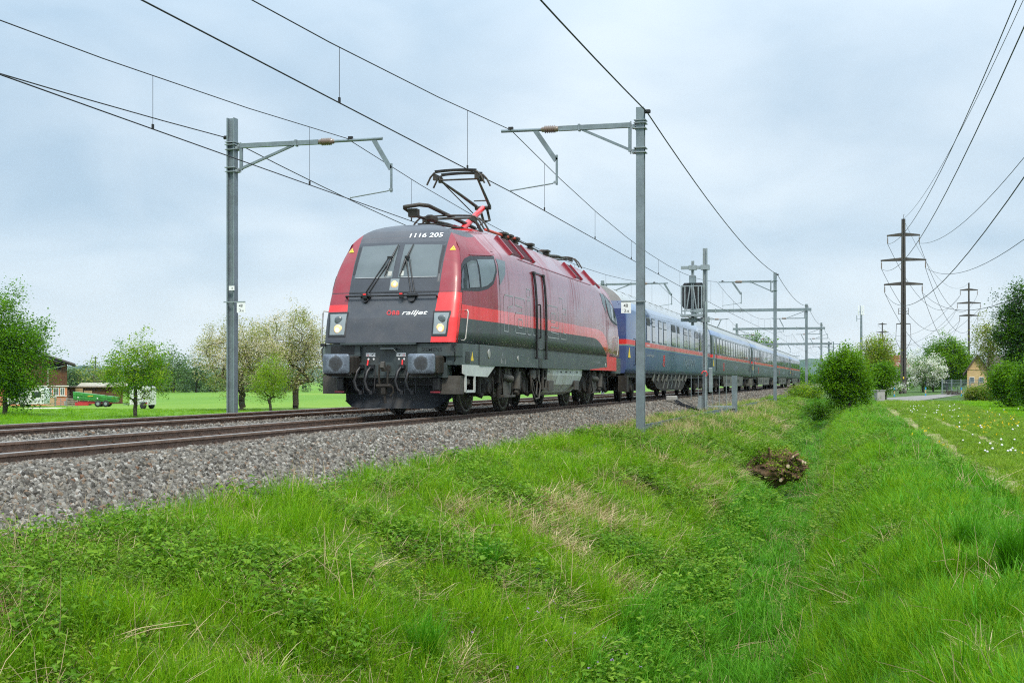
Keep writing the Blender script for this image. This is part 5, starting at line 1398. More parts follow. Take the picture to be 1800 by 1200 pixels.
m = MB(); v_post(m, .11, .13, 2.95, 5.55, .025); o = m.build('carrier_post', M_GALVL, sg); o.location = (CXS, 0, 0)
m = MB(); m.prism([(CXS - .50, 3.83), (CXS - .36, 3.62), (CXS + .36, 3.62), (CXS + .50, 3.83), (CXS + .50, 4.50), (CXS + .36, 4.68), (CXS - .36, 4.68), (CXS - .50, 4.50)], .14, .19, 'y'); m.build('screen', M_SIGBACK, sg)
m = MB(); m.box((CXS, .33, 4.15), (.42, .26, .9), bev=.05); m.build('lamp_case', M_SIGBACK, sg)
m = MB(); F_ = -.34
for a in (-.40, -.27, .27, .40): m.bar((CXS + a, F_, 3.32), (CXS + a, F_, 4.52), .045, .045)
for z_ in (3.36, 3.52, 4.52): m.bar((CXS - .42, F_, z_), (CXS + .42, F_, z_), .05, .05)
m.bar((CXS - .2, F_, 3.55), (CXS - .06, F_, 4.5), .05, .04); m.bar((CXS + .2, F_, 3.55), (CXS + .06, F_, 4.5), .05, .04)
for a in (-.40, .40):
    m.bar((CXS + a, F_, 3.38), (CXS + a, .14, 3.38), .045, .045); m.bar((CXS + a, F_, 4.50), (CXS + a, .14, 4.50), .045, .045)
m.build('maintenance_cage', M_GALVL, sg)
m = MB(); m.box((CXS, -.12, 3.33), (.9, .6, .06)); m.build('platform', M_GALVL, sg)
MB().box((CXS, -.02, 4.80), (.26, .2, .34), bev=.03).build('junction_box', M_GALV, sg)
# low frame with short posts beside the signal
fr = thing('platform_frame', 'low grey steel frame with one stout post beside the signal foot', 'frame', (-5.75, 56.5, 0))
MB().box((.55, 0, .14), (.22, .20, 1.6)).build('post', M_GALV, fr)
MB().box((-.4, 0, -.42), (2.0, .3, .10)).build('beam', M_GALVL, fr)
for k in range(6): MB().cyl((-1.3 + k * .3, 0, -.40), (-1.3 + k * .3, 0, .95), .014, n=5).build('rod', M_GALVL, fr)
MB().box((-.4, .9, -.40), (1.9, .6, .06)).build('grating', M_GALVL, fr)
# relay box on the ballast
rb = thing('track_box', 'small grey track box with cables on the ballast, left of the signal foot', 'box', (-7.15, 51.2, -.12))
MB().box((0, 0, .15), (.42, .35, .2), bev=.03).build('case', M_CONC, rb)
for k in range(3): MB().tube([(.1 + k * .05, -.1, .1), (.3 + k * .1, -.5, -.05), (.7 + k * .12, -.7, -.18), (1.3, -.8 - k * .1, -.32)], .028, 5).build('cable', M_BLACK, rb)

# ------------------------------------------------------------------ low mesh edging along the foot of the ballast
ed = thing('mesh_edging', 'low grey steel mesh edging along the foot of the ballast', 'fence', (-5.45, 33, 0))
PM = None
for k in range(34):
    if PM is None:
        m = MB()
        for z_ in (-.60, -.48, -.36, -.24, -.14): m.bar((0, 0, z_), (0, 2.0, z_), .010, .010)
        m.bar((0, 0, -.13), (0, 2.0, -.13), .014, .014)
        for j in range(26): m.bar((0, j * .08, -.66), (0, j * .08, -.12), .010, .010)
        m.bar((.02, .03, -.9), (.02, .03, -.10), .035, .035)
        o = m.build('mesh_panel', M_GALV, ed); PM = o.data
    else:
        o = bpy.data.objects.new('mesh_panel', PM); COL.objects.link(o); o.parent = ed
    o.location = (0, k * 2.02, -.30); o.rotation_euler = (random.uniform(-.01, .01), random.uniform(-.06, .06), random.uniform(-.01, .01))

# ================================================================== TREES
def npnoise(D, seed, f=2.2):
    r = np.random.default_rng(seed); o = np.zeros(len(D))
    for k in range(5):
        w_ = r.normal(0, f * (1 + .5 * k), 3); o += np.sin(D @ w_ + r.uniform(0, 6.28)) / (1 + .5 * k)
    return o / 2.2
def leaf_cloud(r, C, spread, n, size, upb=.9, aspect=.6):
    """n leaves round every clump centre C; one quad per leaf"""
    K = len(C); P_ = np.repeat(C, n, 0) + r.normal(0, 1, (K * n, 3)) * spread
    D = r.normal(0, 1, (K * n, 3)); D[:, 2] = D[:, 2] * .45 - .05; D /= np.linalg.norm(D, axis=1, keepdims=True)
    Nn = r.normal(0, .6, (K * n, 3)) + np.array([0, 0, upb]); S_ = np.cross(D, Nn); S_ /= np.maximum(np.linalg.norm(S_, axis=1, keepdims=True), 1e-6)
    L = (size * r.uniform(.6, 1.25, K * n))[:, None]
    V = np.stack([P_, P_ + D * L * .5 + S_ * L * aspect * .5, P_ + D * L, P_ + D * L * .5 - S_ * L * aspect * .5], 1).reshape(-1, 3)
    Fq = np.arange(K * n * 4).reshape(-1, 4)
    clv = np.repeat(r.random(K), n) * .6 + r.random(K * n) * .4
    return V, Fq, np.repeat(clv, 4)
def make_tree(name, label, cat, base, H, crown, mats, seed, trunk_r=.12, clumps=150, per=60, leaf=.13, spread=.3, shell=2.2, fork=.35, lump=.28, group=None, lean=(0, 0), stems=1, bark=None, lobes=0, twigs=True):
    """crown: (z centre fraction, rx, ry, rz); mats: leaf material or list of (material, share)"""
    r = np.random.default_rng(seed); base = Vector(base)
    t = thing(name, label, cat, base, 0, group)
    zc, rx, ry, rz = crown; c = np.array([lean[0], lean[1], zc * H])
    D = r.normal(0, 1, (clumps, 3)); D /= np.linalg.norm(D, axis=1, keepdims=True)
    rad = r.random(clumps) ** (1 / shell) * (1 + lump * npnoise(D, seed + 1))
    if lobes:
        ld = r.normal(0, 1, (lobes, 3)); ld /= np.linalg.norm(ld, axis=1, keepdims=True); ld[:, 2] *= .9
        lr = r.uniform(.42, .62, lobes); li = r.integers(0, lobes, clumps); core = r.random(clumps) < .30
        B_ = ld[li] * (1.02 - lr[li])[:, None] + D * rad[:, None] * lr[li][:, None]; B_ = np.where(core[:, None], D * rad[:, None] * .72, B_)
        A = c + B_ * np.array([rx, ry, rz])
    else: A = c + D * rad[:, None] * np.array([rx, ry, rz])
    A[:, 2] = np.maximum(A[:, 2], .12 * H if fork > .1 else .1)
    # limbs: connect clumps, nearest the fork first
    nodes = []; par_ = []; 
    for s_ in range(stems):
        off = np.array([r.normal(0, .15 * (stems > 1)), r.normal(0, .15 * (stems > 1)), -.15]); prev = -1
        for k in range(5):
            f = k / 4; p_ = off + (np.array([c[0] * f + r.normal(0, .007 * H) * (k > 0), c[1] * f + r.normal(0, .007 * H) * (k > 0), H * fork * f * (1.6 if k == 4 else 1)]))
            nodes.append(p_); par_.append(prev); prev = len(nodes) - 1
    order = np.argsort(np.linalg.norm((A - np.array([c[0] * .5, c[1] * .5, H * fork])) / np.array([rx, ry, rz]), axis=1))
    sub = order if len(order) < 260 else order[:: max(1, len(order) // 260)]
    for j in sub:
        p_ = A[j]; Nd = np.array(nodes); dv = p_ - Nd
        cost = np.linalg.norm(dv, axis=1) + 1.2 * np.maximum(0, Nd[:, 2] - p_[2]) + 2.5 * (Nd[:, 2] < H * fork * .55)
        q_ = int(np.argmin(cost)); m_ = Nd[q_] * .5 + p_ * .5; m_[2] += .06 * np.linalg.norm(dv[q_]) ; m_ += r.normal(0, .04, 3) * np.linalg.norm(dv[q_])
        nodes.append(m_); par_.append(q_); nodes.append(p_); par_.append(len(nodes) - 2)
    cnt = np.ones(len(nodes))
    for i in range(len(nodes) - 1, -1, -1):
        if par_[i] >= 0: cnt[par_[i]] += cnt[i]
    rr_ = np.maximum(trunk_r * (cnt / cnt[:stems * 5].max()) ** .62, trunk_r * .035)
    mb = MB()
    for i, p_ in enumerate(par_):
        if p_ < 0: continue
        if (not twigs) and cnt[i] < 3: continue
        ra = rr_[p_] if p_ < stems * 5 and i < stems * 5 else min(rr_[p_], rr_[i] * 1.35)
        if i < 3: ra *= 1.0
        mb.tube([nodes[p_], nodes[i]], [ra, rr_[i]], 5 if cnt[i] > 4 else 3, False)
    mb.build('trunk', bark or M_BARK, t, flip=False)
    ml = mats if isinstance(mats, list) else [(mats, 1.0)]
    k0 = 0
    perm = r.permutation(clumps)
    for i, (mt, sh) in enumerate(ml):
        k1 = clumps if i == len(ml) - 1 else k0 + int(clumps * sh)
        V, Fq, var = leaf_cloud(r, A[perm[k0:k1]], spread, per, leaf); k0 = k1
        npmesh('crown' if i == 0 else 'blossom', V, Fq, mt, t, attrs={'var': ('POINT', var)})
    return t
M_BARK = simple('bark', (.075, .060, .045), .9, 0, .3, 6, .5, .2)
M_BARKL = simple('light_bark', (.17, .145, .11), .9, 0, .3, 6, .5, .2)
M_LF_FRESH = leafy('fresh_green_leaf', (.050, .155, .004), (.115, .27, .006), (.20, .36, .014), .45, .42, .25)
M_LF_MID = leafy('mid_green_leaf', (.034, .11, .005), (.078, .195, .007), (.14, .28, .014), .4, .42, .2)
M_LF_DARK = leafy('dark_green_leaf', (.016, .055, .009), (.038, .10, .012), (.075, .155, .02), .3, .45, .2)
M_LF_LIME = leafy('lime_leaf', (.13, .24, .008), (.21, .34, .012), (.30, .41, .028), .45, .45, .3)
M_LF_OLIVE = leafy('olive_leaf', (.15, .18, .03), (.25, .28, .05), (.36, .37, .11), .4, .5, .3)
M_BLOSSOM = leafy('faded_blossom', (.40, .34, .20), (.58, .51, .36), (.72, .66, .54), .3, .6, .3)
M_WHITEBL = leafy('white_blossom', (.60, .62, .58), (.78, .79, .77), None, .3, .6, 1.0)
M_LF_GREYG = leafy('grey_green_leaf', (.06, .13, .045), (.11, .19, .065), (.17, .25, .09), .3, .5, .03)

ZL = -2.3
def on(px, py, zg):          # ground point under a photo pixel for ground height zg
    Z = F_PX * (CAMH - zg) / (py - VY); p_ = at(px, py, Z); p_.z = zg; return p_, Z
# --- left of the tracks
p_, Z = on(8, 731, ZL); make_tree('leafy_tree', 'large leafy green tree at the left edge, hiding part of the barn', 'tree', p_, 10.0, (.52, 3.7, 3.6, 5.0), [(M_LF_MID, .6), (M_LF_FRESH, .4)], 11, .22, 560, 80, .21, .42, 1.9, .12, .40)
p_, Z = on(238, 734, ZL); make_tree('young_tree', 'small fresh green tree with a short bare trunk behind the far rails', 'tree', p_, 7.0, (.56, 2.9, 2.7, 2.75), [(M_LF_FRESH, .5), (M_LF_LIME, .5)], 12, .17, 260, 50, .17, .27, 2.4, .24, .34)
p_, Z = on(424, 721, ZL); make_tree('blossoming_tree', 'wide fruit tree in faded blossom behind the left mast', 'tree', p_, 9.4, (.58, 5.1, 4.4, 3.9), [(M_LF_OLIVE, .5), (M_BLOSSOM, .5)], 13, .34, 620, 52, .16, .36, 2.0, .17, .25)
p_, Z = on(519, 719, ZL); make_tree('blossoming_tree', 'tall fruit tree in faded blossom between the left mast and the locomotive', 'tree', p_, 10.5, (.58, 4.8, 4.4, 4.5), [(M_LF_OLIVE, .5), (M_BLOSSOM, .5)], 14, .34, 620, 52, .16, .36, 2.0, .17, .28)
p_, Z = on(600, 719, ZL); make_tree('blossoming_tree', 'fruit tree in faded blossom half hidden behind the locomotive front', 'tree', p_ + Vector((1.5, 6, 0)), 9.4, (.57, 4.2, 4.2, 4.2), [(M_LF_OLIVE, .5), (M_BLOSSOM, .5)], 15, .34, 400, 50, .17, .38, 2.0, .17, .28)
p_, Z = on(475, 728, ZL); make_tree('small_tree', 'small bright lime green tree between the two blossoming trees', 'tree', p_, 5.3, (.60, 1.85, 1.85, 2.2), M_LF_LIME, 16, .13, 170, 44, .13, .24, 2.4, .26, .2)
# far trees one can pick out before the wood
for i, (px, Z, hpx, w_, mt, lb, sd) in enumerate(((305, 330, 612, 38, M_LF_GREYG, 'rounded grey green tree beyond the field, right of the young tree', 21), (268, 345, 622, 30, M_LF_GREYG, 'grey green tree at the wood edge behind the young tree', 22), (168, 340, 634, 36, M_LF_OLIVE, 'nearly bare spreading tree standing before the distant wood', 23), (345, 340, 628, 30, M_LF_GREYG, 'hazy tree at the wood edge just left of the left mast', 24), (125, 350, 648, 22, M_LF_GREYG, 'low hazy tree right beside the barn wall', 25))):
    b_ = at(px, VY, Z); b_.z = ZL; H = (VY - hpx) / F_PX * Z + 3.0; rw = w_ / F_PX * Z
    make_tree('distant_tree', lb, 'tree', b_, H, (.55, rw, rw, H * .46), mt, sd, .3, 120 if i != 2 else 70, 26 if i != 2 else 8, .55, .75, 2.2, .2, .25, group='trees at the edge of the distant wood')
# the wood beyond the field: one hazy mass
def far_wood(name, label, Z0, Z1, px0, px1, top, n, mat, seed, zg, leaf=.9, per=70):
    r = np.random.default_rng(seed); Cs = []
    for i in range(n):
        px = r.uniform(px0, px1); Z = r.uniform(Z0, Z1); b_ = at(px, VY, Z); H = (VY - (top + r.uniform(-8, 14))) / F_PX * Z + (CAMH - zg)
        rw = H * r.uniform(.28, .42); k = per
        D = r.normal(0, 1, (k, 3)); D /= np.linalg.norm(D, axis=1, keepdims=True); D *= r.random((k, 1)) ** .4
        Cs.append(np.array([b_.x, b_.y, zg + H * .52]) + D * np.array([rw, rw, H * .50]))
    V, Fq, var = leaf_cloud(r, np.concatenate(Cs), leaf * .9, 6, leaf)
    o = npmesh(name, V, Fq, mat, attrs={'var': ('POINT', var)}); o['kind'] = 'stuff'; tag(o, label, 'wood')
far_wood('distant_wood', 'hazy green wood along the far side of the field', 355, 440, -120, 1000, 652, 130, M_LF_GREYG, 31, ZL)
far_wood('distant_hedge', 'low hedge line at the far edge of the field', 345, 352, 260, 1000, 678, 70, M_LF_GREYG, 32, ZL, .6, 30)
far_wood('wood_beyond_pylon', 'green trees beyond the pylon on the right of the railway', 200, 420, 1500, 1840, 640, 46, M_LF_MID, 34, -.9, .8, 60)
far_wood('wood_behind_masts', 'low green bushes far down the line beside the tracks', 300, 420, 1408, 1490, 655, 16, M_LF_MID, 33, -.9, .7, 40)
b_ = at(1330, VY, 230); b_.z = -1.5; make_tree('distant_tree', 'single spreading tree seen over the coach roofs', 'tree', b_, 11.2, (.72, 3.6, 3.4, 2.4), M_LF_MID, 41, .3, 90, 40, .35, .42, 2.4, .45, .3)

# --- right side
def gr(px, py, zg=-.9): return on(px, py, zg)[0]
p_ = gr(1493, 722, -1.05); p_.z = gz(p_.x, p_.y); make_tree('round_bush', 'big round fresh green bush at the end of the ditch', 'bush', p_, 4.2, (.46, 2.0, 1.8, 2.15), [(M_LF_FRESH, .85), (M_LF_MID, .15)], 51, .10, 520, 62, .13, .19, 2.0, .05, .30, stems=4, lobes=8)
for i, (px, py, h_, w_, lb, sd, mt) in enumerate(((1420, 704, 1.25, 1.5, 'low bramble bush left of the big round bush', 52, M_LF_LIME), (1446, 711, 1.5, 1.2, 'bramble bush pressed against the big round bush', 53, M_LF_MID), (1408, 700, 1.0, 1.2, 'farthest low bramble beside the mesh edging', 54, M_LF_OLIVE))):
    p_ = gr(px, py, -.8); p_.z = gz(p_.x, p_.y); make_tree('bramble', lb, 'bush', p_, h_, (.45, w_, w_, h_ * .5), [(mt, .6), (M_LF_MID, .4)], sd, .04, 130, 40, .11, .16, 2.4, .05, .25, stems=3)
def treeR(name, label, px, py, Z, toppx, wpx, mats, sd, zg=-.9, crown_lo=.08, cat='tree', clumps=230, per=44, leaf=.2, tr=.15, fork=.12, lump=.25, spread=.3, shell=2.4, bark=None, **k):
    b_ = at(px, VY, Z); b_.z = zg; H = (VY - toppx) / F_PX * Z + (CAMH - zg); rw = wpx / 2 / F_PX * Z
    return make_tree(name, label, cat, b_, H, ((1 + crown_lo) / 2, rw, rw, H * (1 - crown_lo) / 2), mats, sd, tr, clumps, per, leaf, spread, shell, fork, lump, bark=bark, **{'lobes': 7, **k})
treeR('leafy_bush', 'lower leafy bush just right of the round bush, behind the concrete box', 1556, 690, 112, 634, 56, [(M_LF_FRESH, .6), (M_LF_MID, .4)], 61, cat='bush', leaf=.17)
treeR('willow_tree', 'yellow green willow rising behind the round bush', 1545, 690, 150, 583, 82, [(M_LF_OLIVE, .45), (M_LF_LIME, .55)], 62, leaf=.22, lump=.4, clumps=260, per=40, spread=.36)
treeR('slender_tree', 'slender half bare tree left of the willow', 1508, 690, 165, 600, 36, [(M_LF_OLIVE, 1.0)], 63, clumps=90, per=14, leaf=.22)
treeR('white_blossom_bush', 'tall bush full of white blossom around the foot of the pylon', 1622, 690, 181, 611, 104, [(M_LF_MID, .32), (M_WHITEBL, .68)], 64, cat='bush', leaf=.19, clumps=420, per=32, lump=.42, spread=.2, bark=M_BARK)
treeR('white_blossom_bush', 'low spray of white blossom left of the pylon foot', 1582, 690, 162, 672, 38, [(M_LF_MID, .4), (M_WHITEBL, .6)], 65, cat='bush', leaf=.13, clumps=70, per=22, spread=.16)
treeR('broad_tree', 'dense fresh green tree between the white bush and the yellow house', 1664, 690, 186, 580, 92, [(M_LF_FRESH, .7), (M_LF_MID, .3)], 66, leaf=.26, clumps=520, per=60, tr=.2, spread=.36)
treeR('hedge_bush', 'dark green bush under the dense tree, behind the metal fence', 1640, 692, 192, 632, 80, [(M_LF_MID, .7), (M_LF_DARK, .3)], 67, cat='bush', leaf=.22)
treeR('hedge_bush', 'shady bush between the metal fence and the yellow house', 1690, 690, 195, 628, 70, [(M_LF_MID, .6), (M_LF_OLIVE, .4)], 68, cat='bush', leaf=.22)
treeR('sparse_tree', 'sparse tree with many thin upright stems before the yellow house', 1738, 690, 118, 541, 76, [(M_LF_OLIVE, .7), (M_LF_LIME, .3)], 69, clumps=260, per=20, leaf=.17, crown_lo=.2, stems=4, tr=.06, fork=.3, spread=.22, bark=M_BARKL)
treeR('dark_tree', 'tall dark green tree at the right edge', 1782, 690, 112, 472, 108, [(M_LF_DARK, .65), (M_LF_MID, .35)], 70, leaf=.2, clumps=420, per=48, tr=.25, spread=.34, lump=.3)
treeR('dark_tree', 'second dark tree standing half outside the right edge', 1846, 690, 116, 520, 110, [(M_LF_MID, .6), (M_LF_DARK, .4)], 71, leaf=.22, clumps=300, per=44, tr=.25, spread=.36)
for i, (px, py, top, w_, lb) in enumerate(((1722, 704, 683, 60, 'pale scrub bush at the left end of the right hedge'), (1770, 716, 634, 84, 'leafy hedge bush in the middle of the right hedge'), (1826, 722, 622, 90, 'big hedge bush at the right edge, cut by the frame'), (1868, 724, 612, 90, 'outermost hedge bush beyond the right edge'))):
    p_ = gr(px, py); Z = -p_.x * ST + p_.y * CT
    treeR('hedge_bush', lb, px, py, Z, top, w_, [(M_LF_MID, .5), (M_LF_FRESH if i else M_LF_OLIVE, .5)], 80 + i, cat='bush', leaf=.13, clumps=330, per=46, crown_lo=-.05, fork=.04, stems=3, tr=.06, spread=.22)

# ================================================================== FAR HILLS
b = NB('wooded_hills'); n_ = b.noise(b.pos(), .012, 5, .65); b.done(b.ramp(n_, [(.35, (.03, .06, .035)), (.65, (.07, .11, .05))]), .95, 0, None, .1); M_HILL = b.mat
def ridge(name, Z, px0, px1, base_h, amp, seed, depth=500):
    r = np.random.default_rng(seed); ph = r.uniform(0, 6.28, 6); n = 90; V = []; rows = 7
    for i in range(n):
        px = px0 + (px1 - px0) * i / (n - 1); u = i / (n - 1) * 6.28
        hgt = base_h + amp * (math.sin(u * 1.3 + ph[0]) * .6 + math.sin(u * 2.9 + ph[1]) * .3 + math.sin(u * 6.1 + ph[2]) * .12 + math.sin(u * 15 + ph[3]) * .05)
        for k in range(rows):
            t = k / (rows - 1); p_ = at(px, VY, Z + depth * (t - .5)); V.append((p_.x, p_.y, -3 + (hgt + 3) * math.sin(PI * t) ** .8 + (2.5 * math.sin(i * 2.1 + k * 3) if 0 < k < rows - 1 else 0)))
    o = npmesh(name, np.array(V), np.array([(i * rows + k, (i + 1) * rows + k, (i + 1) * rows + k + 1, i * rows + k + 1) for i in range(n - 1) for k in range(rows - 1)]), M_HILL, None, True); o['kind'] = 'structure'
ridge('hills', 3300, -500, 1150, 38, 9, 3, 600); ridge('hills', 3700, 1000, 2300, 59, 9, 5, 700)

# ================================================================== BARN YARD on the left
M_WOODD = simple('dark_stained_boards', (.10, .048, .026), .8, 0, .35, 4, .2, .3)
M_WOODL = simple('raw_wood', (.42, .29, .16), .75, 0, .2, 4, .2)
M_WOODG = simple('grey_weathered_wood', (.24, .20, .16), .85, 0, .25, 5, .3)
M_TILE = simple('dark_roof_tiles', (.075, .065, .065), .75, 0, .25, 3, .3, .4)
M_TILER = simple('red_roof_tiles', (.26, .085, .055), .8, 0, .25, 3, .3)
def brick_mat():
    b = NB('orange_brick'); c = b.coord('Object'); mp = b.n('ShaderNodeMapping'); b.link(c, mp.inputs['Vector']); mp.inputs['Rotation'].default_value = (PI / 2, 0, 0)
    t_ = b.n('ShaderNodeTexBrick'); b.link(mp.outputs[0], t_.inputs['Vector']); t_.inputs['Scale'].default_value = 1.0
    t_.inputs['Brick Width'].default_value = .25; t_.inputs['Row Height'].default_value = .16; t_.inputs['Mortar Size'].default_value = .012
    t_.inputs['Color1'].default_value = (.52, .17, .08, 1); t_.inputs['Color2'].default_value = (.58, .22, .11, 1); t_.inputs['Mortar'].default_value = (.40, .20, .13, 1)
    b.done(t_.outputs['Color'], .85); return b.mat
M_BRICK = brick_mat()
M_PLASTERW = simple('white_plaster', (.62, .61, .57), .8, 0, .08, 3)
M_WHITEP = simple('white_vehicle_paint', (.62, .63, .61), .4, 0, .1, 2, 0, .5, .2, grime=(.42, .41, .38))
M_GREENP = simple('green_trailer_paint', (.035, .23, .035), .45, 0, .15, 2, 0, .5, .1, grime=(.05, .17, .04))
M_TYRE = simple('tyre_rubber', (.02, .02, .02), .85, 0, .2, 6)
M_DARKIN = simple('dark_interior', (.012, .012, .014), .9)
def frame_at(px, Z, zg, name, label, cat, face=0.0, group=None):
    """an Empty at the ground under photo column px and distance Z; local +X runs right, local -Y faces the camera"""
    b_ = at(px, VY, Z); return thing(name, label, cat, (b_.x, b_.y, zg), TH + face, group)
PXM = lambda d, Z: d / F_PX * Z
# barn: gable end towards the camera
Zb = 160.0; bn = frame_at(118, Zb, ZL, 'barn', 'barn with dark wooden upper floor on orange brick, half hidden by the tree', 'barn', .33)
Wb = 12.5; h1 = PXM(712 - 677, Zb); h2 = PXM(712 - 637, Zb); apex = h2 + Wb / 2 * .33
m = MB(); m.box((-Wb / 2, 7, h1 / 2), (Wb, 14, h1)); m.build('brick_storey', M_BRICK, bn)
m = MB(); m.prism([(-Wb, h1), (.0, h1), (.0, h2 - .2), (-Wb / 2, apex - .25), (-Wb, h2 - .2)], -.02, 13.9, 'y'); wl = m.build('wooden_storey', M_WOODD, bn)
m = MB(); npk = 44
for i in range(npk):
    x_ = -Wb + (i + .5) * Wb / npk; zt_ = h2 - .25 + min(x_ + Wb, -x_) * .33
    m.box((x_, -.035 - .012 * (i % 3), (h1 + .04 + zt_) / 2), (Wb / npk - .03, .03, zt_ - h1 - .08))
tag(m.build('boarding', M_WOODD, wl), kind='stuff')
m = MB()
for s in (0, 1):
    xs_ = ((.95, -Wb / 2) if s == 0 else (-Wb / 2, -Wb - .95)); z0_ = h2 - .02 - .95 * .33
    za, zb2 = (z0_, apex) if s == 0 else (apex, z0_)
    m.prism([(xs_[0], za), (xs_[0], za + .22), (xs_[1], zb2 + .22), (xs_[1], zb2)], -1.1, 14.5, 'y')
rf = m.build('roof', M_TILE, bn)
MB().box((.98, 6.7, h2 - .30), (.14, 15.4, .14)).build('gutter', M_GALV, rf)
MB().tube([(-.2, -.08, h2 - .35), (-2.2, -.10, h2 - .8), (-2.2, -.10, h1)], .05, 6).build('downpipe', M_WHITEP, bn)
MB().box((-1.75, -.06, (h1 + h2) / 2 + .9), (2.2, .05, .75)).build('loft_opening', M_DARKIN, bn)
MB().box((-1.6, -.10, h1 - .05), (3.6, .16, .13)).build('lintel', M_PLASTERW, bn)
for a, d in ((-2.45, -1.75), (-1.62, -.95), (-.82, -.28)):
    f_ = MB().box(((a + d) / 2, -.02, h1 - .72), (d - a, .08, .98)).build('window', M_PLASTERW, bn)
    MB().box(((a + d) / 2, -.065, h1 - .72), (d - a - .14, .02, .84)).build('pane', M_GLASS, f_); MB().box(((a + d) / 2, -.085, h1 - .72), (.05, .02, .86)).build('glazing_bar', M_PLASTERW, f_)
MB().box((-1.65, -.07, h1 - 1.26), (3.2, .14, .08)).build('sill', M_PLASTERW, bn)
MB().box((-.14, -.03, .25), (.42, .1, .5)).build('plinth', M_CONC, bn)
# tan box door, fence, boards
t = frame_at(90, 156, ZL, 'plywood_shed', 'small tan plywood shed leaning against the brick wall', 'shed'); MB().box((0, 0, .52), (.92, .8, 1.05)).build('panel', M_WOODL, t); MB().box((0, 0, 1.08), (1.05, .9, .06)).build('cover', M_PLASTERW, t)
def rail_fence(px0, px1, Z, label, nr=4, h_=.95, mat=None):
    a, d = at(px0, VY, Z), at(px1, VY, Z); t = thing('rail_fence', label, 'fence', (a.x, a.y, ZL), TH); L = (d - a).length
    n = max(2, int(L / .9))
    for i in range(n + 1): MB().box((L * i / n, 0, h_ / 2), (.07, .07, h_ + .1)).build('post', mat or M_GALVL, t)
    for k in range(nr): MB().box((L / 2, -.05, h_ * (k + .7) / nr), (L, .03, .06 if mat is None else .11)).build('rail', mat or M_GALVL, t)
rail_fence(97, 117, 155, 'grey metal rail fence before the brick wall')
rail_fence(118, 136, 152, 'brown wooden rail gate right of the brick wall', 4, .95, M_WOODG)
sh = frame_at(162, 172, ZL, 'long_shed', 'long low brown shed with a pale roof behind the green trailer', 'shed', .3)
MB().box((0.4, 3, 1.1), (6.9, 6, 2.2)).build('wall', M_WOODD, sh); m = MB(); m.prism([(-4.0, 2.15), (4.6, 2.15), (4.6, 2.32), (-4.0, 2.28)], -.5, 6.3, 'y'); r1 = m.build('roof_edge', M_WOODG, sh)
m = MB(); m.prism([(-1.9, 2.32), (4.6, 2.34), (4.3, 2.80), (-1.4, 2.75)], -.2, 3, 'y'); m.build('roof', M_PLASTERW, sh)
MB().box((-3.0, -.3, .9), (.35, .4, 1.8)).build('post', M_WOODG, sh)
m = MB()
for i in range(20): m.box((-2.9 + i * .34, -.02, 1.1), (.30, .04, 2.15))
tag(m.build('boarding', M_WOODD, sh), kind='stuff')
for px, Z, w_, h_, zc, lb in ((139, 165, .95, .85, 1.65, 'upright raw wooden pallet above the green trailer'), (155, 165, 1.0, .62, 1.45, 'raw wooden board stack right of the upright pallet')):
    t = frame_at(px, Z, ZL, 'wooden_panel', lb, 'wood')
    for k in range(4): MB().box((0, -.02 * k, zc + (k - 1.5) * h_ / 4), (w_, .08, h_ / 4 - .02)).build('board', M_WOODL, t)
    MB().box((0, .1, zc / 2), (.12, .1, zc)).build('prop', M_WOODG, t)
t = frame_at(126, 160, ZL, 'straw_heap', 'low heap of brown straw behind the rail gate', 'heap'); m = MB()
rs = np.random.default_rng(5)
for i in range(80):
    a = rs.uniform(0, 6.28); q_ = Vector((rs.normal(0, .45), rs.normal(0, .4), abs(rs.normal(.5, .35)))); m.bar(q_, q_ + Vector((math.cos(a) * .4, math.sin(a) * .4, rs.normal(0, .1))), .04, .03)
tag(m.build('straw', M_WOODG, t, flip=False), kind='stuff')
# green tipping trailer
Zt = 141; tr = frame_at(170, Zt, ZL + .22, 'tipping_trailer', 'green tipping trailer on a red chassis in front of the long shed', 'trailer', .12)
M_REDCH = simple('red_chassis_paint', (.42, .025, .03), .5, 0, .15, 3)
m = MB(); tilt = Matrix.Rotation(.10, 3, 'Y'); q = MB()
q.prism([(-2.25, .78), (2.2, .50), (2.25, 1.05), (-2.30, 1.62)], -.9, .9, 'y'); bd = q.build('box_body', M_GREENP, tr)
for i in range(6):
    x_ = -2.0 + i * .8; z0_, z1_ = .79 - (x_ + 2.25) * .06, 1.57 - (x_ + 2.3) * .13
    MB().box((x_, -.93, (z0_ + z1_) / 2 + .02), (.08, .06, z1_ - z0_)).build('side_rib', M_GREENP, bd)
for k in range(2): MB().bar((-2.25, -.94, 1.0 + k * .3), (2.2, -.94, .66 + k * .17), .04, .05).build('side_rail', M_GREENP, bd)
MB().box((-.5, -.95, 1.15), (.5, .02, .12)).build('yellow_mark', M_YELLOW, bd); MB().box((-1.75, -.95, 1.02), (.14, .02, .10)).build('reflector', M_WHITE, bd); MB().box((.25, -.95, .92), (.12, .02, .12)).build('reflector', M_WHITE, bd)
m = MB(); m.box((0, 0, .45), (3.6, 1.5, .22)); m.box((-1.4, 0, .32), (1.4, 1.7, .34)); m.build('chassis', M_REDCH, tr)
for x_ in (.3, 1.1):
    for s in (-1, 1):
        q = MB(); q.lathe([(.16, -.12), (.33, -.12), (.36, -.06), (.36, .06), (.33, .12), (.16, .12)], (x_, s * .85, .34), 'y', 18); w2 = q.build('wheel', M_TYRE, tr); q = MB(); q.cyl((x_, s * .85 - .125, .34), (x_, s * .85 + .125, .34), .17, n=14); q.build('rim', M_GALVL, w2)
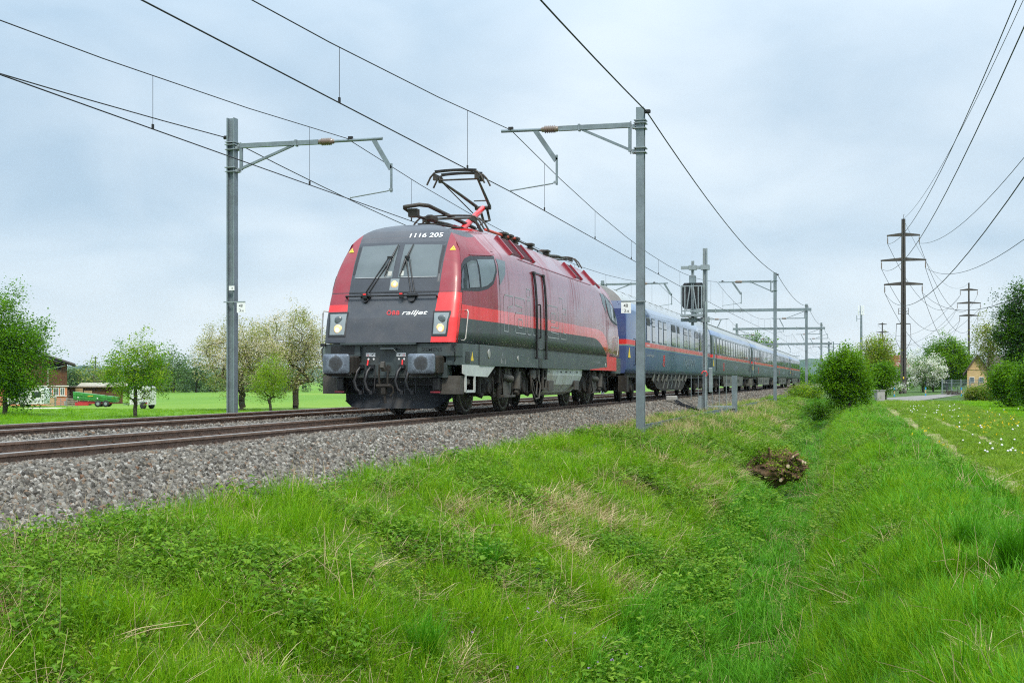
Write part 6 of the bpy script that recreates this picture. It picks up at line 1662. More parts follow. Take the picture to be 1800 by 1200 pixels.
# caravan
cv = frame_at(48, 150, ZL, 'caravan', 'old white caravan parked under the big tree at the left', 'caravan')
q = MB(); q.prism([(-2.1, .35), (2.2, .35), (2.28, 1.0), (2.22, 2.0), (1.9, 2.28), (-1.8, 2.34), (-2.15, 1.9), (-2.2, .9)], -.95, .95, 'y'); bd = q.build('body', M_WHITEP, cv)
for a, d in ((-1.6, -.5), (.9, 1.9)):
    f_ = MB().box(((a + d) / 2, -.96, 1.45), (d - a, .04, .62), bev=.01).build('window', M_BLACK, cv); MB().box(((a + d) / 2, -.985, 1.45), (d - a - .1, .02, .52)).build('pane', M_GLASSD, f_)
MB().box((0, -.965, .80), (4.3, .03, .06)).build('trim_strip', M_GALVL, cv); MB().box((.25, -.965, 1.2), (.55, .03, 1.5)).build('door', M_WHITEP, cv)
for s in (-1, 1):
    q = MB(); q.lathe([(.1, -.1), (.3, -.1), (.3, .1), (.1, .1)], (-.2, s * .85, .3), 'y', 16); q.build('wheel', M_TYRE, cv)
MB().bar((2.2, 0, .4), (3.1, 0, .4), .08, .08).build('drawbar', M_GALV, cv)
# white horse trailer behind the young tree
hv = frame_at(251, 141, ZL, 'horse_trailer', 'white box trailer half hidden behind the young tree', 'trailer', -.25)
q = MB(); q.prism([(-1.1, .45), (1.15, .45), (1.15, 2.25), (.9, 2.42), (-.85, 2.42), (-1.1, 2.2)], -.8, .8, 'y'); q.build('body', M_WHITEP, hv)
MB().box((.62, -.82, 1.9), (.5, .03, .3)).build('window', M_GLASSD, hv); MB().box((.9, -.83, .62), (.18, .03, .12)).build('tail_lamp', M_REDP, hv); MB().bar((-1.1, 0, .5), (-2.3, 0, .45), .1, .1).build('drawbar', M_GALV, hv)
for s in (-1, 1):
    q = MB(); q.lathe([(.12, -.11), (.34, -.11), (.34, .11), (.12, .11)], (.55, s * .86, .34), 'y', 18); q.build('wheel', M_TYRE, hv)
    MB().box((.55, s * .86, .74), (.9, .26, .06), bev=.01).build('mudguard', M_GALV, hv)
t = frame_at(78, 128, ZL, 'board_pile', 'pale flat boards lying in the tall grass before the caravan', 'boards')
for k in range(3): MB().box((.3 * k - .3, .25 * k, .32 + .02 * k), (3.2, .28, .05), rz=.04 * k).build('board', M_PLASTERW, t)

# ================================================================== RIGHT SIDE: road, pylons, house, fence
M_ASPH = simple('pale_asphalt', (.20, .19, .175), .9, 0, .15, 1.2, .3, .3, 0, grime=(.26, .245, .215))
M_PYL = simple('weathered_pylon', (.062, .056, .05), .75, .1, .25, 1.5, .2, .3, 0, grime=(.095, .085, .07))
def road_sheet(name, pix, zg, mat, lift=.03):
    P_ = [on(a, c_, zg)[0] for a, c_ in pix]; mb = MB(); mb.add([(p_.x, p_.y, gz(p_.x, p_.y) + lift) for p_ in P_], [tuple(range(len(P_)))])
    o = mb.build(name, mat); o['kind'] = 'structure'; return o
road_sheet('path', [(1549, 704), (1560, 699.5), (1600, 696.5), (1640, 694.5), (1700, 688), (1700, 692), (1630, 703), (1597, 706.5), (1600, 711.5), (1574, 716.5), (1558, 716), (1552, 710)], -.9, M_ASPH)
# worn wheel tracks through the meadow
b = NB('worn_path'); c = b.pos(); n_ = b.noise(c, 2.5, 5, .7); b.done(b.ramp(n_, [(.3, (.16, .16, .06)), (.5, (.30, .26, .14)), (.7, (.44, .38, .24))]), .95, 0, b.bump(n_, .4, .03), .1); M_WORN = b.mat
for off, w_, ya_, yb_ in ((.15, .20, 20, 82), (1.45, .13, 36, 70)):
    V = []; ys_ = np.arange(ya_, yb_, .5)
    for i, y_ in enumerate(ys_):
        xc_ = trail_pos = 2.35 - .012 * y_ + off; ww = w_ * (.75 + .3 * math.sin(y_ * .37 + off) + .2 * math.sin(y_ * 1.13))
        for s in (-1, 0, 1): V.append((xc_ + s * ww, y_, gz(xc_ + s * ww, y_) + .022))
    o = npmesh('worn_path', np.array(V), np.array([(i * 3 + k, i * 3 + k + 1, i * 3 + k + 4, i * 3 + k + 3) for i in range(len(ys_) - 1) for k in range(2)]), M_WORN); o['kind'] = 'structure'
hw = frame_at(1548, 101, -.95, 'concrete_box', 'pale concrete culvert box between the round bush and the path', 'box')
MB().box((0, .3, .38), (.60, .9, 1.0), bev=.02).build('wall', M_CONC, hw); MB().box((0, .3, .91), (.68, 1.0, .07), bev=.01).build('cover', M_CONC, hw)
pipe = thing('ditch_pipe', 'dark pipe in front of the bush', 'pipe', (0, 0, 0)); bpy.data.objects.remove(pipe)

def pylon(px, Z, top, arms, wpx, label, zg=-.9, detail=True):
    H = (VY - top) / F_PX * Z + CAMH - zg; t = frame_at(px, Z, zg, 'power_pylon', label, 'pylon', -TH + math.radians(1), 'power pylons carrying the overhead lines')
    wb = wpx / F_PX * Z
    m = MB(); 
    for s in (-1, 1):
        V = []
        for z_, k_ in ((-.2, 1.0), (H * .5, .80), (H, .62)):
            w_ = wb * k_; V += [(s * w_ * .5, -w_ * .5, z_), (s * w_ * .12, -w_ * .5, z_), (s * w_ * .12, w_ * .5, z_), (s * w_ * .5, w_ * .5, z_)]
        m.add(V, [(r_ * 4 + i, r_ * 4 + (i + 1) % 4, r_ * 4 + 4 + (i + 1) % 4, r_ * 4 + 4 + i) for r_ in range(2) for i in range(4)] + [(8, 9, 10, 11)])
    m.box((0, 0, H / 2), (wb * .26, wb * .3, H)); m.build('column', M_PYL, t)
    ends = []
    for i, (ay, half) in enumerate(arms):
        z_ = (VY - ay) / F_PX * Z + CAMH - zg; hl_ = half / F_PX * Z
        m = MB(); m.prism([(-hl_, z_ - .08), (-hl_, z_ + .10), (-.3, z_ + .34), (.3, z_ + .34), (hl_, z_ + .10), (hl_, z_ - .08), (.3, z_ - .10), (-.3, z_ - .10)], -.14, .14, 'y'); a_ = m.build('crossarm', M_PYL, t)
        for s in (-1, 1):
            if detail:
                m = MB(); m.lathe([(.03, 0), (.03, -.2)] + sum([[(.09, -.25 - k * .12), (.04, -.31 - k * .12)] for k in range(6)], []) + [(.03, -1.05)], (s * (hl_ - .1), 0, z_ - .05), 'z', 8); m.build('insulator', M_PORC, a_)
            ends.append((s * (hl_ - .1), z_ - (1.05 if detail else .4)))
    return t, H, ends
py1, H1, e1 = pylon(1588, 169, 385, [(414, 28), (457.5, 38.5), (500, 33)], 10.5, 'large dark power pylon with three crossarms beside the path')
MB().box((0, -.06, 1.4), (.42, .9, .55)).build('base_plate', M_PYL, py1)
MB().box((0, -.46, 2.0), (.16, .02, .28)).build('warning_sign', M_YELLOW, py1)
m = MB(); zz = (VY - 547) / F_PX * 169 + 1.62
for s in (-1, 1): m.bar((s * .62, -.3, zz - .4), (s * .62, -.3, zz + .4), .06, .06); 
for k in (-.35, 0, .35): m.bar((-.65, -.3, zz + k), (.65, -.3, zz + k), .05, .05)
m.build('platform_rail', M_PYL, py1); MB().box((0, 0, (VY - 569) / F_PX * 169 + 1.62), (1.75, .12, .12)).build('small_crossarm', M_PYL, py1)
m = MB(); m.tube([(0, 0, H1), (0, 0, H1 + .5), (.12, 0, H1 + .6)], .03, 5); m.build('top_loop', M_PYL, py1)
for s in (-1, 1): MB().tube([(s * .85, 0, (VY - 569) / F_PX * 169 + 1.6), (s * .95, 0, 6.9), (s * .5, 0, 5.9), (s * .25, 0, 5.6)], .03, 5).build('down_lead', M_PYL, py1)
py2, H2, e2 = pylon(1703, 278, 497, [(510, 15), (533, 20), (555, 16)], 4.0, 'second power pylon, rising behind the sparse tree')
py3, H3, e3 = pylon(1551, 470, 567, [(570, 8), (584, 11), (598, 8)], 3.0, 'small distant power pylon above the willow', detail=False)
pyl, Hl, el = pylon(168, 560, 626, [(629, 5), (637.5, 8)], 2.0, 'faint distant power pylon over the wood at the left', zg=ZL, detail=False)
def wpt(t, e): 
    c_, s_ = math.cos(t.rotation_euler.z), math.sin(t.rotation_euler.z); return Vector((t.location.x + e[0] * c_, t.location.y + e[0] * s_, t.location.z + e[1]))
near_ = lambda e, k: Vector((8.5 + e[0] * 1.05, -22, -.9 + e[1] + k))
names = ['upper left', 'upper right', 'middle left', 'middle right', 'lower left', 'lower right']
for i, e in enumerate(e1):
    a = wpt(py1, e); sag = (5.2, 5.6, 5.4, 6.4, 6.2, 6.8)[i]
    free_wire('power_line', '%s power line from the large pylon towards the top right of the picture' % names[i], [near_(e, 1.0), a], sag, .022, 'power line', 28)
    b2 = wpt(py2, e2[i]); free_wire('power_line', '%s power line between the large pylon and the second pylon' % names[i], [a, b2], 5.5 + .4 * i, .028, 'power line', 24)
    if i % 2 == 0 or i == 3: free_wire('power_line', '%s thin power line between the second and the distant pylon' % names[i], [b2, wpt(py3, e3[i])], 6, .03, 'power line', 20)
free_wire('power_line', 'topmost earth line over the large pylon', [Vector((8.5, -22, 22.5)), wpt(py1, (0, H1)), wpt(py2, (0, H2))], 4.2, .018, 'power line', 24)
# antenna mast, house, red roof, fence, stakes
an = frame_at(1514, 260, -.9, 'antenna_mast', 'slim mobile phone mast with antennas left of the large pylon', 'mast'); Ha = (VY - 537) / F_PX * 260 + 1.6
MB().tube([(0, 0, 0), (0, 0, Ha * .75), (0, 0, Ha)], [.32, .22, .16], 8).build('pole', M_GALV, an)
for a in range(3):
    x_, y_ = .55 * math.cos(a * 2.1 + .4), .55 * math.sin(a * 2.1 + .4); MB().box((x_, y_, Ha - .9), (.24, .16, 1.9), bev=.02).build('antenna', M_SIGN, an); MB().bar((0, 0, Ha - 1.2), (x_, y_, Ha - 1.2), .06, .06).build('bracket', M_GALV, an)
MB().tube([(-.9, 0, Ha - 3.1), (-.9, 0, Ha - 1.9)], .07, 6).build('antenna', M_GALVL, an); MB().bar((0, 0, Ha - 2.6), (-.9, 0, Ha - 2.6), .06, .06).build('bracket', M_GALV, an)
hs = frame_at(1718, 165, -.9, 'small_house', 'small yellow house with a dark tiled roof behind the sparse tree', 'house', -.36)
M_YEL = simple('ochre_plaster', (.50, .35, .17), .85, 0, .12, 1.5, .1)
Wh = PXM(34, 165); he = PXM(690 - 648, 165)
m = MB(); m.prism([(-Wh / 2, 0), (Wh / 2, 0), (Wh / 2, he), (0, he + 1.75), (-Wh / 2, he)], 0, 7, 'y'); m.build('wall', M_YEL, hs)
m = MB()
for s in (-1, 1): m.prism([(0, he + 1.78), (0, he + 1.98), (s * (Wh / 2 + .5), he - .55), (s * (Wh / 2 + .5), he - .75)], -.5, 7.5, 'y')
rf = m.build('roof', M_TILE, hs)
for x_ in (-.65, .5): 
    f_ = MB().box((x_, -.03, 1.75), (.62, .08, .70)).build('window', M_PLASTERW, hs); MB().box((x_, -.075, 1.75), (.50, .02, .58)).build('pane', M_GLASS, f_)
MB().box((0, -.03, he + .05), (Wh, .06, .10)).build('cornice', M_YEL, hs)
an2 = frame_at(1745, 168, -.9, 'long_house', 'long part of the house with a dark roof, behind the hedge', 'house', -.36)
m = MB(); m.box((2.2, 3, 1.3), (5.4, 5, 2.6)); m.build('wall', M_YEL, an2); m = MB(); m.prism([(0, 2.4), (5.6, 2.2), (2.5, 5.0)], -1.0, 0, 'x'); m.v = [(a * 6.2 + 5.4, c_, d) for a, c_, d in m.v]; m.build('roof', M_TILE, an2)
rr2 = frame_at(1578, 240, -.9, 'red_roof_house', 'house with a red roof peeping out behind the white blossom', 'house')
MB().box((0, 3, 2.0), (4.2, 6, 4.0)).build('wall', M_PLASTERW, rr2); m = MB(); m.prism([(-2.5, 3.9), (2.5, 3.9), (1.2, 6.3), (-1.6, 6.3)], -.4, 6.4, 'y'); m.build('roof', M_TILER, rr2)
a, d = at(1656, VY, 152), at(1736, VY, 160); fe = thing('metal_fence', 'grey metal mesh fence in front of the yellow house', 'fence', (a.x, a.y, -.9), math.atan2(d.y - a.y, d.x - a.x)); L = (d - a).length
for i in range(6): MB().box((L * i / 5, 0, .88), (.10, .10, 1.85)).build('post', M_GALVL, fe)
for i in range(5):
    m = MB(); x0_ = L * i / 5 + .06; wdt = L / 5 - .12
    for k in range(14): m.bar((x0_ + wdt * k / 13, 0, .15), (x0_ + wdt * k / 13, 0, 1.68), .014, .014)
    for z_ in (.15, .55, .95, 1.35, 1.70): m.bar((x0_, 0, z_), (x0_ + wdt, 0, z_), .03, .03)
    m.build('mesh_panel', M_GALV, fe)
M_BLUEP = simple('blue_paint', (.03, .26, .52), .5, 0, .1, 5)
for px, Z, lb in ((1572, 132, 'blue tipped wooden stake left of the pylon foot'), (1627, 138, 'blue tipped wooden stake right of the pylon foot'), (1690, 135, 'blue stake before the metal fence')):
    t = frame_at(px, Z, -.9, 'marker_stake', lb, 'stake', 0, 'blue tipped stakes beside the path'); MB().box((0, 0, .42), (.10, .10, .95)).build('stake', M_WOODL, t)
    MB().box((0, 0, .80), (.11, .11, .26)).build('blue_tip', M_BLUEP, t); MB().box((0, 0, .12), (.11, .11, .30)).build('blue_band', M_BLUEP, t)
t = frame_at(1677, 148, -.9, 'brush_pile', 'dark pile of cut branches beside the metal fence', 'pile'); m = MB(); rs = np.random.default_rng(8)
for i in range(60):
    a_ = rs.uniform(0, 6.28); q_ = Vector((rs.normal(0, .5), rs.normal(0, .3), abs(rs.normal(.2, .15)))); m.bar(q_, q_ + Vector((math.cos(a_) * .7, math.sin(a_) * .5, rs.normal(.05, .1))), .04, .04)
tag(m.build('branches', M_BARK, t, flip=False), kind='stuff')

# ================================================================== ROOT STUMP in the ditch
st_p, Zs_ = on(1365, 822, -1.55); st = thing('root_stump', 'uprooted mossy root stump with pale sawn ends lying on the ditch bank', 'stump', (st_p.x, st_p.y, gz(st_p.x, st_p.y) + .22)); st.scale = (1.12, 1.12, 1.25)
M_ROOT = simple('root_wood', (.17, .105, .06), .9, 0, .4, 7, .6, .2, 0, grime=(.06, .045, .028)); M_CUT = simple('sawn_wood', (.62, .50, .34), .7, 0, .15, 12)
M_MOSS = leafy('moss_leaf', (.06, .13, .010), (.15, .25, .018), (.30, .36, .04), .25, .6, 3)
import bmesh
bm = bmesh.new(); bmesh.ops.create_icosphere(bm, subdivisions=4, radius=1.0)
from mathutils import noise as mnoise
for v_ in bm.verts:
    d = v_.co.normalized(); k = 1 + .34 * mnoise.noise(d * 1.7 + Vector((3, 1, 7))) + .22 * mnoise.noise(d * 4.2) + .10 * mnoise.noise(d * 10)
    v_.co = Vector((d.x * .62 * k, d.y * .42 * k, .36 + d.z * .36 * k))
me = bpy.data.meshes.new('root_ball'); bm.to_mesh(me); bm.free(); me.materials.append(M_ROOT)
o = bpy.data.objects.new('root_ball', me); COL.objects.link(o); o.parent = st
rs = np.random.default_rng(9)
for i in range(26):
    a_ = rs.uniform(0, 6.28); e_ = rs.uniform(-.3, .9); d = Vector((math.cos(a_) * math.cos(e_) * .6, -abs(math.sin(a_)) * math.cos(e_) * .45, math.sin(e_) * .36)); p0 = Vector((0, 0, .36)) + d * .85
    tip = p0 + d * rs.uniform(.12, .38) + Vector((rs.normal(0, .12), rs.normal(0, .1), rs.normal(0, .1))); r0 = rs.uniform(.015, .05)
    MB().tube([p0, p0.lerp(tip, .5) + Vector((rs.normal(0, .05), 0, rs.normal(0, .05))), tip], [r0, r0 * .8, r0 * .35], 6).build('root', M_ROOT, st)
for x_, z_, r_, ry in ((-.22, .22, .062, .4), (.12, .14, .05, -.3), (.28, .42, .05, .2), (.40, .62, .032, -.4), (.60, .52, .034, .6), (.66, .50, .03, .5)):
    q = MB(); q.cyl((0, .25, 0), (0, -.02, 0), r_ * .95, r_ * .9, 12); lg = q.build('sawn_root', M_ROOT, st); lg.location = (x_, -.36, z_); lg.rotation_euler = (.15, 0, ry)
    q = MB(); q.cyl((0, -.02, 0), (0, -.03, 0), r_ * .86, r_ * .8, 12); q.build('sawn_end', M_CUT, lg)
P_ = []
for v_ in me.vertices:
    if (v_.co.z > .36 and rs.random() < .55) or (v_.co.z > .10 and v_.co.x > -.05 and rs.random() < .48): P_.append((v_.co.x * 1.04, v_.co.y * 1.04, v_.co.z + .02))
V, Fq, var = leaf_cloud(rs, np.array(P_), .05, 13, .05, .5); npmesh('moss', V, Fq, M_MOSS, st, attrs={'var': ('POINT', var)})['kind'] = 'stuff'
A_ = np.array([(-.35, .0, .66)]) + rs.normal(0, 1, (110, 3)) * np.array([.26, .2, .10]); V, Fq, var = leaf_cloud(rs, A_, .05, 14, .05, .6); npmesh('turf_cap', V, Fq, M_LF_MID, st, attrs={'var': ('POINT', var)})['kind'] = 'stuff'

# ================================================================== AIR
bx = MB().box((0, 3100, 34), (10600, 6600, 84)).build('haze', None if False else bpy.data.materials.new('haze'))
hm = bx.data.materials[0]; hm.use_nodes = True; hm.node_tree.nodes.clear(); ho = hm.node_tree.nodes.new('ShaderNodeOutputMaterial'); hv_ = hm.node_tree.nodes.new('ShaderNodeVolumePrincipled')
hv_.inputs['Color'].default_value = (.58, .80, 1.0, 1); hv_.inputs['Density'].default_value = .00005; hv_.inputs['Anisotropy'].default_value = .2
hm.node_tree.links.new(hv_.outputs[0], ho.inputs['Volume']); bx['kind'] = 'stuff'; bx.display_type = 'WIRE'

# ================================================================== GRASS AND WEEDS (stuff)
M_BLADE = leafy('grass_blade', (.052, .170, .003), (.130, .315, .004), (.27, .43, .012), .42, .5, .45)
M_BLADE2 = leafy('grass_blade_pale', (.085, .22, .006), (.18, .35, .010), (.31, .44, .03), .42, .55, .6)
M_MEADOW = leafy('meadow_blade', (.068, .16, .008), (.145, .275, .014), (.27, .37, .045), .4, .55, .8)
M_LUSH = leafy('ditch_grass_blade', (.034, .150, .006), (.080, .27, .010), (.17, .37, .035), .38, .45, .7)
M_STRAW = leafy('dry_straw', (.30, .22, .11), (.56, .44, .27), None, .2, .7, 2)
M_NETTLE = leafy('weed_leaf', (.05, .15, .012), (.12, .26, .018), (.22, .36, .035), .38, .45, .8)
M_BRAMBLE = leafy('bramble_leaf', (.075, .15, .02), (.16, .26, .03), (.28, .34, .05), .35, .5, 1.2)
M_YELLOWLEAF = leafy('yellow_green_leaf', (.13, .24, .012), (.30, .40, .028), None, .38, .5, .8)
def blades(n, hmin, hmax, wmin, wmax, spread, lean, curl, seed, lie=0.0):
    r = np.random.default_rng(seed)
    ang = r.uniform(0, 2 * PI, n); rad = spread * np.sqrt(r.random(n))
    bx, by = rad * np.cos(ang), rad * np.sin(ang)
    h = r.uniform(hmin, hmax, n); wd = r.uniform(wmin, wmax, n)
    az = r.uniform(0, 2 * PI, n); ln = lean * r.random(n) + lie; cu = curl * r.uniform(.3, 1, n)
    ts = [0, .45, .8, 1.0]; ws = [1, .85, .5, .06]
    V = []; 
    for t, ww in zip(ts, ws):
        th = ln + cu * t * t
        # integrate roughly along the arc
        out = h * t * np.sin(ln + cu * t * .5); up_ = h * t * np.cos(ln + cu * t * .55)
        px, py, pz = bx + np.cos(az) * out, by + np.sin(az) * out, np.maximum(up_, .01)
        sx, sy = -np.sin(az) * wd * .5 * ww, np.cos(az) * wd * .5 * ww
        V.append(np.stack([px - sx, py - sy, pz], 1)); V.append(np.stack([px + sx, py + sy, pz], 1))
    V = np.stack(V, 1).reshape(-1, 3)           # n * 8
    base = np.arange(n)[:, None] * 8
    Fq = np.concatenate([base + np.array([[a, a + 1, a + 3, a + 2]]) for a in (0, 2, 4)], 0)
    var = np.repeat(r.random(n), 8)
    return V, Fq, var
def blade_proto(mat, *a, **k):
    V, Fq, var = blades(*a, **k)
    return npmesh('p', V, Fq, mat, attrs={'var': ('POINT', var)}, link=False)
def leaf_set(r, C, D, L, Wd, fold=.25):
    """leaves as two quads folded along the mid-rib: C base, D direction, L length"""
    n = len(C); D = D / np.linalg.norm(D, axis=1, keepdims=True)
    upv = np.tile(np.array([0, 0, 1.0]), (n, 1)) + r.normal(0, .35, (n, 3))
    S_ = np.cross(D, upv); S_ /= np.maximum(np.linalg.norm(S_, axis=1, keepdims=True), 1e-6); U = np.cross(S_, D)
    L = L[:, None]; Wd = Wd[:, None]
    a = C; t = C + D * L - U * L * .12; m1 = C + D * L * .42 + S_ * Wd * .5 + U * Wd * fold; m2 = C + D * L * .42 - S_ * Wd * .5 + U * Wd * fold; mid = C + D * L * .5
    V = np.stack([a, m1, mid, m2, t], 1).reshape(-1, 3); base = np.arange(n)[:, None] * 5
    Fq = np.concatenate([base + np.array([[0, 1, 2, 3]]), base + np.array([[1, 4, 3, 2]])], 0)
    return V, Fq
def weed_proto(mat, stems, h, leafl, per, seed, droop=.25, spread=.12, ratio=.52):
    r = np.random.default_rng(seed); C = []; D = []; L = []; Vs = []; 
    for s in range(stems):
        bx, by = r.normal(0, spread, 2); hh = h * r.uniform(.6, 1.1); tx, ty = r.normal(0, .25, 2) * hh
        for i in range(per):
            t = (i + 1.2) / (per + .6); a = i * 2.4 + r.uniform(0, .8)
            C.append((bx + tx * t, by + ty * t, hh * t)); D.append((math.cos(a), math.sin(a), r.uniform(-droop, droop + .15))); L.append(leafl * (1.15 - .5 * t) * r.uniform(.75, 1.2))
    C = np.array(C); D = np.array(D); L = np.array(L)
    V, Fq = leaf_set(r, C, D, L, L * ratio)
    return npmesh('p', V, Fq, mat, attrs={'var': ('POINT', np.repeat(r.random(len(C)), 5))}, link=False)
def stalks_proto(mat, n, h, seed, lie):
    r = np.random.default_rng(seed); mb = MB()
    for i in range(n):
        az = r.uniform(0, 2 * PI); x, y = r.normal(0, .1, 2); l = h * r.uniform(.5, 1.1); e = r.uniform(*lie)
        p0 = Vector((x, y, .02)); d = Vector((math.cos(az) * math.cos(e), math.sin(az) * math.cos(e), math.sin(e)))
        kink = p0 + d * l * .55; d2 = (d + Vector(r.normal(0, .25, 3)) + Vector((0, 0, -.12))).normalized()
        mb.tube([p0, kink, kink + d2 * l * .45], [.0032, .0026, .0012], 3, False)
    V = np.array(mb.v); Fq = np.array(mb.f)
    return npmesh('p', V, Fq, mat, attrs={'var': ('POINT', r.random(len(V)))}, link=False)

G_TALL = [blade_proto(M_BLADE, 15, .16, .40, .0035, .008, .07, .75, 1.1, 10 + i) for i in range(4)] + [blade_proto(M_BLADE2, 12, .14, .44, .003, .007, .09, .9, 1.2, 14 + i) for i in range(2)]
G_SHORT = [blade_proto(M_BLADE, 16, .07, .17, .0035, .006, .07, .6, .6, 20 + i) for i in range(3)]
G_LUSH = [blade_proto(M_LUSH, 11, .25, .48, .008, .015, .07, .4, 1.3, 30 + i) for i in range(4)]
G_STRAW = [blade_proto(M_STRAW, 16, .20, .46, .004, .009, .12, .6, .7, 40 + i, lie=.65) for i in range(4)]
G_WEED = [weed_proto(M_NETTLE, 3, .30, .085, 9, 50, ratio=.42), weed_proto(M_NETTLE, 2, .36, .10, 10, 51, .35, .08, .36), weed_proto(M_BRAMBLE, 5, .17, .055, 6, 52, .3, .13, .7), weed_proto(M_BRAMBLE, 7, .12, .04, 5, 53, .3, .12, .75), weed_proto(M_NETTLE, 8, .10, .032, 5, 54, .3, .10, .6), weed_proto(M_BRAMBLE, 3, .24, .075, 6, 55, .3, .12, .62)]
G_YEL = [weed_proto(M_YELLOWLEAF, 6, .14, .045, 5, 60 + i, spread=.08) for i in range(3)]
G_DRY = [blade_proto(M_STRAW, 12, .22, .46, .003, .0055, .07, .35, .5, 90 + i) for i in range(3)]
G_BIG = [weed_proto(M_NETTLE, 4, .34, .105, 9, 95 + i, .25, .14) for i in range(3)]
G_MEADOW = [blade_proto(M_MEADOW, 16, .06, .20, .0035, .007, .10, .8, .8, 120 + i) for i in range(3)]
G_STALK = [stalks_proto(M_STRAW, 5, .55, 70 + i, (.1, .5)) for i in range(3)] + [stalks_proto(M_STRAW, 4, .55, 75 + i, (1.0, 1.45)) for i in range(3)]
GSETS = [G_TALL, G_SHORT, G_LUSH, G_STRAW, G_WEED, G_YEL, G_STALK, G_DRY, G_BIG, G_MEADOW]
FIRST = np.cumsum([0] + [len(g) for g in GSETS]); GCOUNT = np.array([len(g) for g in GSETS])
GCOLL = proto_collection('grass_proto', sum(GSETS, []))

def vnoise(X, Y, sc, seed, octv=3):
    """smooth lattice noise, 0..1"""
    r = np.random.default_rng(seed); T = r.random((256, 256)); o = np.zeros(len(X)); a = 1.0; tot = 0
    for k in range(octv):
        x = X * sc * 2 ** k + 37.1 * k + 100; y = Y * sc * 2 ** k + 11.7 * k + 100
        xi = np.floor(x).astype(int); yi = np.floor(y).astype(int); fx = x - xi; fy = y - yi; fx = fx * fx * (3 - 2 * fx); fy = fy * fy * (3 - 2 * fy)
        g = lambda i, j: T[(xi + i) % 256, (yi + j) % 256]
        o += a * ((g(0, 0) * (1 - fx) + g(1, 0) * fx) * (1 - fy) + (g(0, 1) * (1 - fx) + g(1, 1) * fx) * fy); tot += a; a *= .55
    return np.clip((o / tot - .5) * 1.7 + .5, 0, 1)
def trail_x(Y): return 2.35 - .012 * Y
N = 320000
q = 1.15; z0, z1 = 5.6, 118.0
u = rng.random(N); Zd = (z0 ** (2 - q) + u * (z1 ** (2 - q) - z0 ** (2 - q))) ** (1 / (2 - q))
px = rng.uniform(-130, 1930, N); r_ = (px - 900) / F_PX * Zd
X = r_ * CT - Zd * ST; Y = r_ * ST + Zd * CT
xd = ditch_x(Y); uu = X - xd
pn = vnoise(X, Y, .9, 1)
pn2 = vnoise(X, Y, .55, 2)
rr = rng.random(N)
typ = np.full(N, -1)
A = (X > -6.42 - .45 * pn) & (uu < -1.25)
edge = np.clip((X + 6.2) / 1.2, 0, 1)
pn3 = vnoise(X, Y, .75, 5)
straw_w = .05 + .55 * sstep(.80, .92, pn3)
dry = A & (Y > 27) & (Y < 80) & (X < -3.9 - .9 * pn) & (rng.random(N) < .42 * pn * sstep(27, 35, Y))
stalk_w = .008 + .015 * (X < -5.4)
weed_w = .06 + .62 * sstep(.45, .75, pn2)
cut1 = straw_w; cut2 = cut1 + stalk_w; cut3 = cut2 + weed_w; cut4 = cut3 + .10 * pn
typ = np.where(A & (rr < cut1), 3, typ); typ = np.where(A & (rr >= cut1) & (rr < cut2), 6, typ)
typ = np.where(A & (rr >= cut2) & (rr < cut3), 4, typ); typ = np.where(A & (rr >= cut3) & (rr < cut4), 5, typ)
typ = np.where(A & (rr >= cut4), 0, typ); typ = np.where((typ == 4) & (rng.random(N) < .12 * (pn2 > .55)), 8, typ); typ = np.where(dry, 7, typ)
Bz = (uu >= -1.25) & (uu < .55)
typ = np.where(Bz, np.where((uu < -.55) & (rr < .6), np.where(rr < .26 * pn2 + .05, 5, np.where(rr < .26 + .3 * pn, 2, np.where(rr < .52, 8, 4))), np.where(rr < .035, 6, np.where(rr < .16, 4, 2))), typ)
Cz = (uu >= .55) & (X < trail_x(Y) - .12)
typ = np.where(Cz, np.where(rr < .14, 2, np.where(rr < .14 + .45 * sstep(.66, .8, pn2), 4, np.where(rr > .996, 6, np.where(rr > .991, 3, 0)))), typ)
D = (X >= trail_x(Y) - .12) & (X < 6.7)
E_ = (X >= 6.7) & (X < 16)
rut = ((np.abs(X - trail_x(Y) - .15) < .26) & (Y > 20)) | ((np.abs(X - trail_x(Y) - 1.45) < .18) & (Y > 36) & (Y < 70))
typ = np.where(D, np.where(rr < .05, 3, np.where(rr < .12, 5, np.where(rr < .18 + .15 * pn, 0, 9))), typ)
typ = np.where(E_, 1, typ)
drop = rut & (Y < 84) & (rng.random(N) < .50 + .5 * vnoise(X, Y, 1.6, 21))
keep = (typ >= 0) & ~drop & (Y < 108) & ~((X > -6.2) & (X < -5.1) & (Y > 47) & (Y < 60) & (rng.random(N) < .6))
X, Y, Zd, typ, pn, uu = X[keep], Y[keep], Zd[keep], typ[keep], pn[keep], uu[keep]; N = len(X)
S = rng.uniform(.75, 1.25, N)
tuft = .50 + .95 * vnoise(X, Y, 2.2, 8, 2)
S *= np.where((typ == 0) | (typ == 2), tuft * .84, 1.0); S *= np.where(typ == 2, .85, 1.0)
S *= np.interp(X, [-6.6, -6.2, -5.2, -4.4], [.75, .8, .62, .9])
right_b = (uu > .6) & (typ == 0)
S *= np.where(right_b & (Zd < 26), .92, 1.0)
S *= np.where((typ == 4) & (Zd < 16), .78, 1.0); S *= np.where((X > trail_x(Y) - .1) & ((typ == 3) | (typ == 0)), .55, 1.0)
wide = np.clip((Zd / 13) ** .42, .8, 2.4) * np.where((typ == 1) | (typ == 9), 1.4, 1.0)
hz_ = np.where(right_b | (X > 1), np.interp(Zd, [18, 40, 75, 110], [1, .72, .55, .5]), np.interp(Zd, [20, 60, 110], [1, .9, .75]))
near_trail = np.clip((trail_x(Y) - .12 - X) / 1.4, .32, 1); hz_ = np.where(right_b, hz_ * near_trail, hz_)
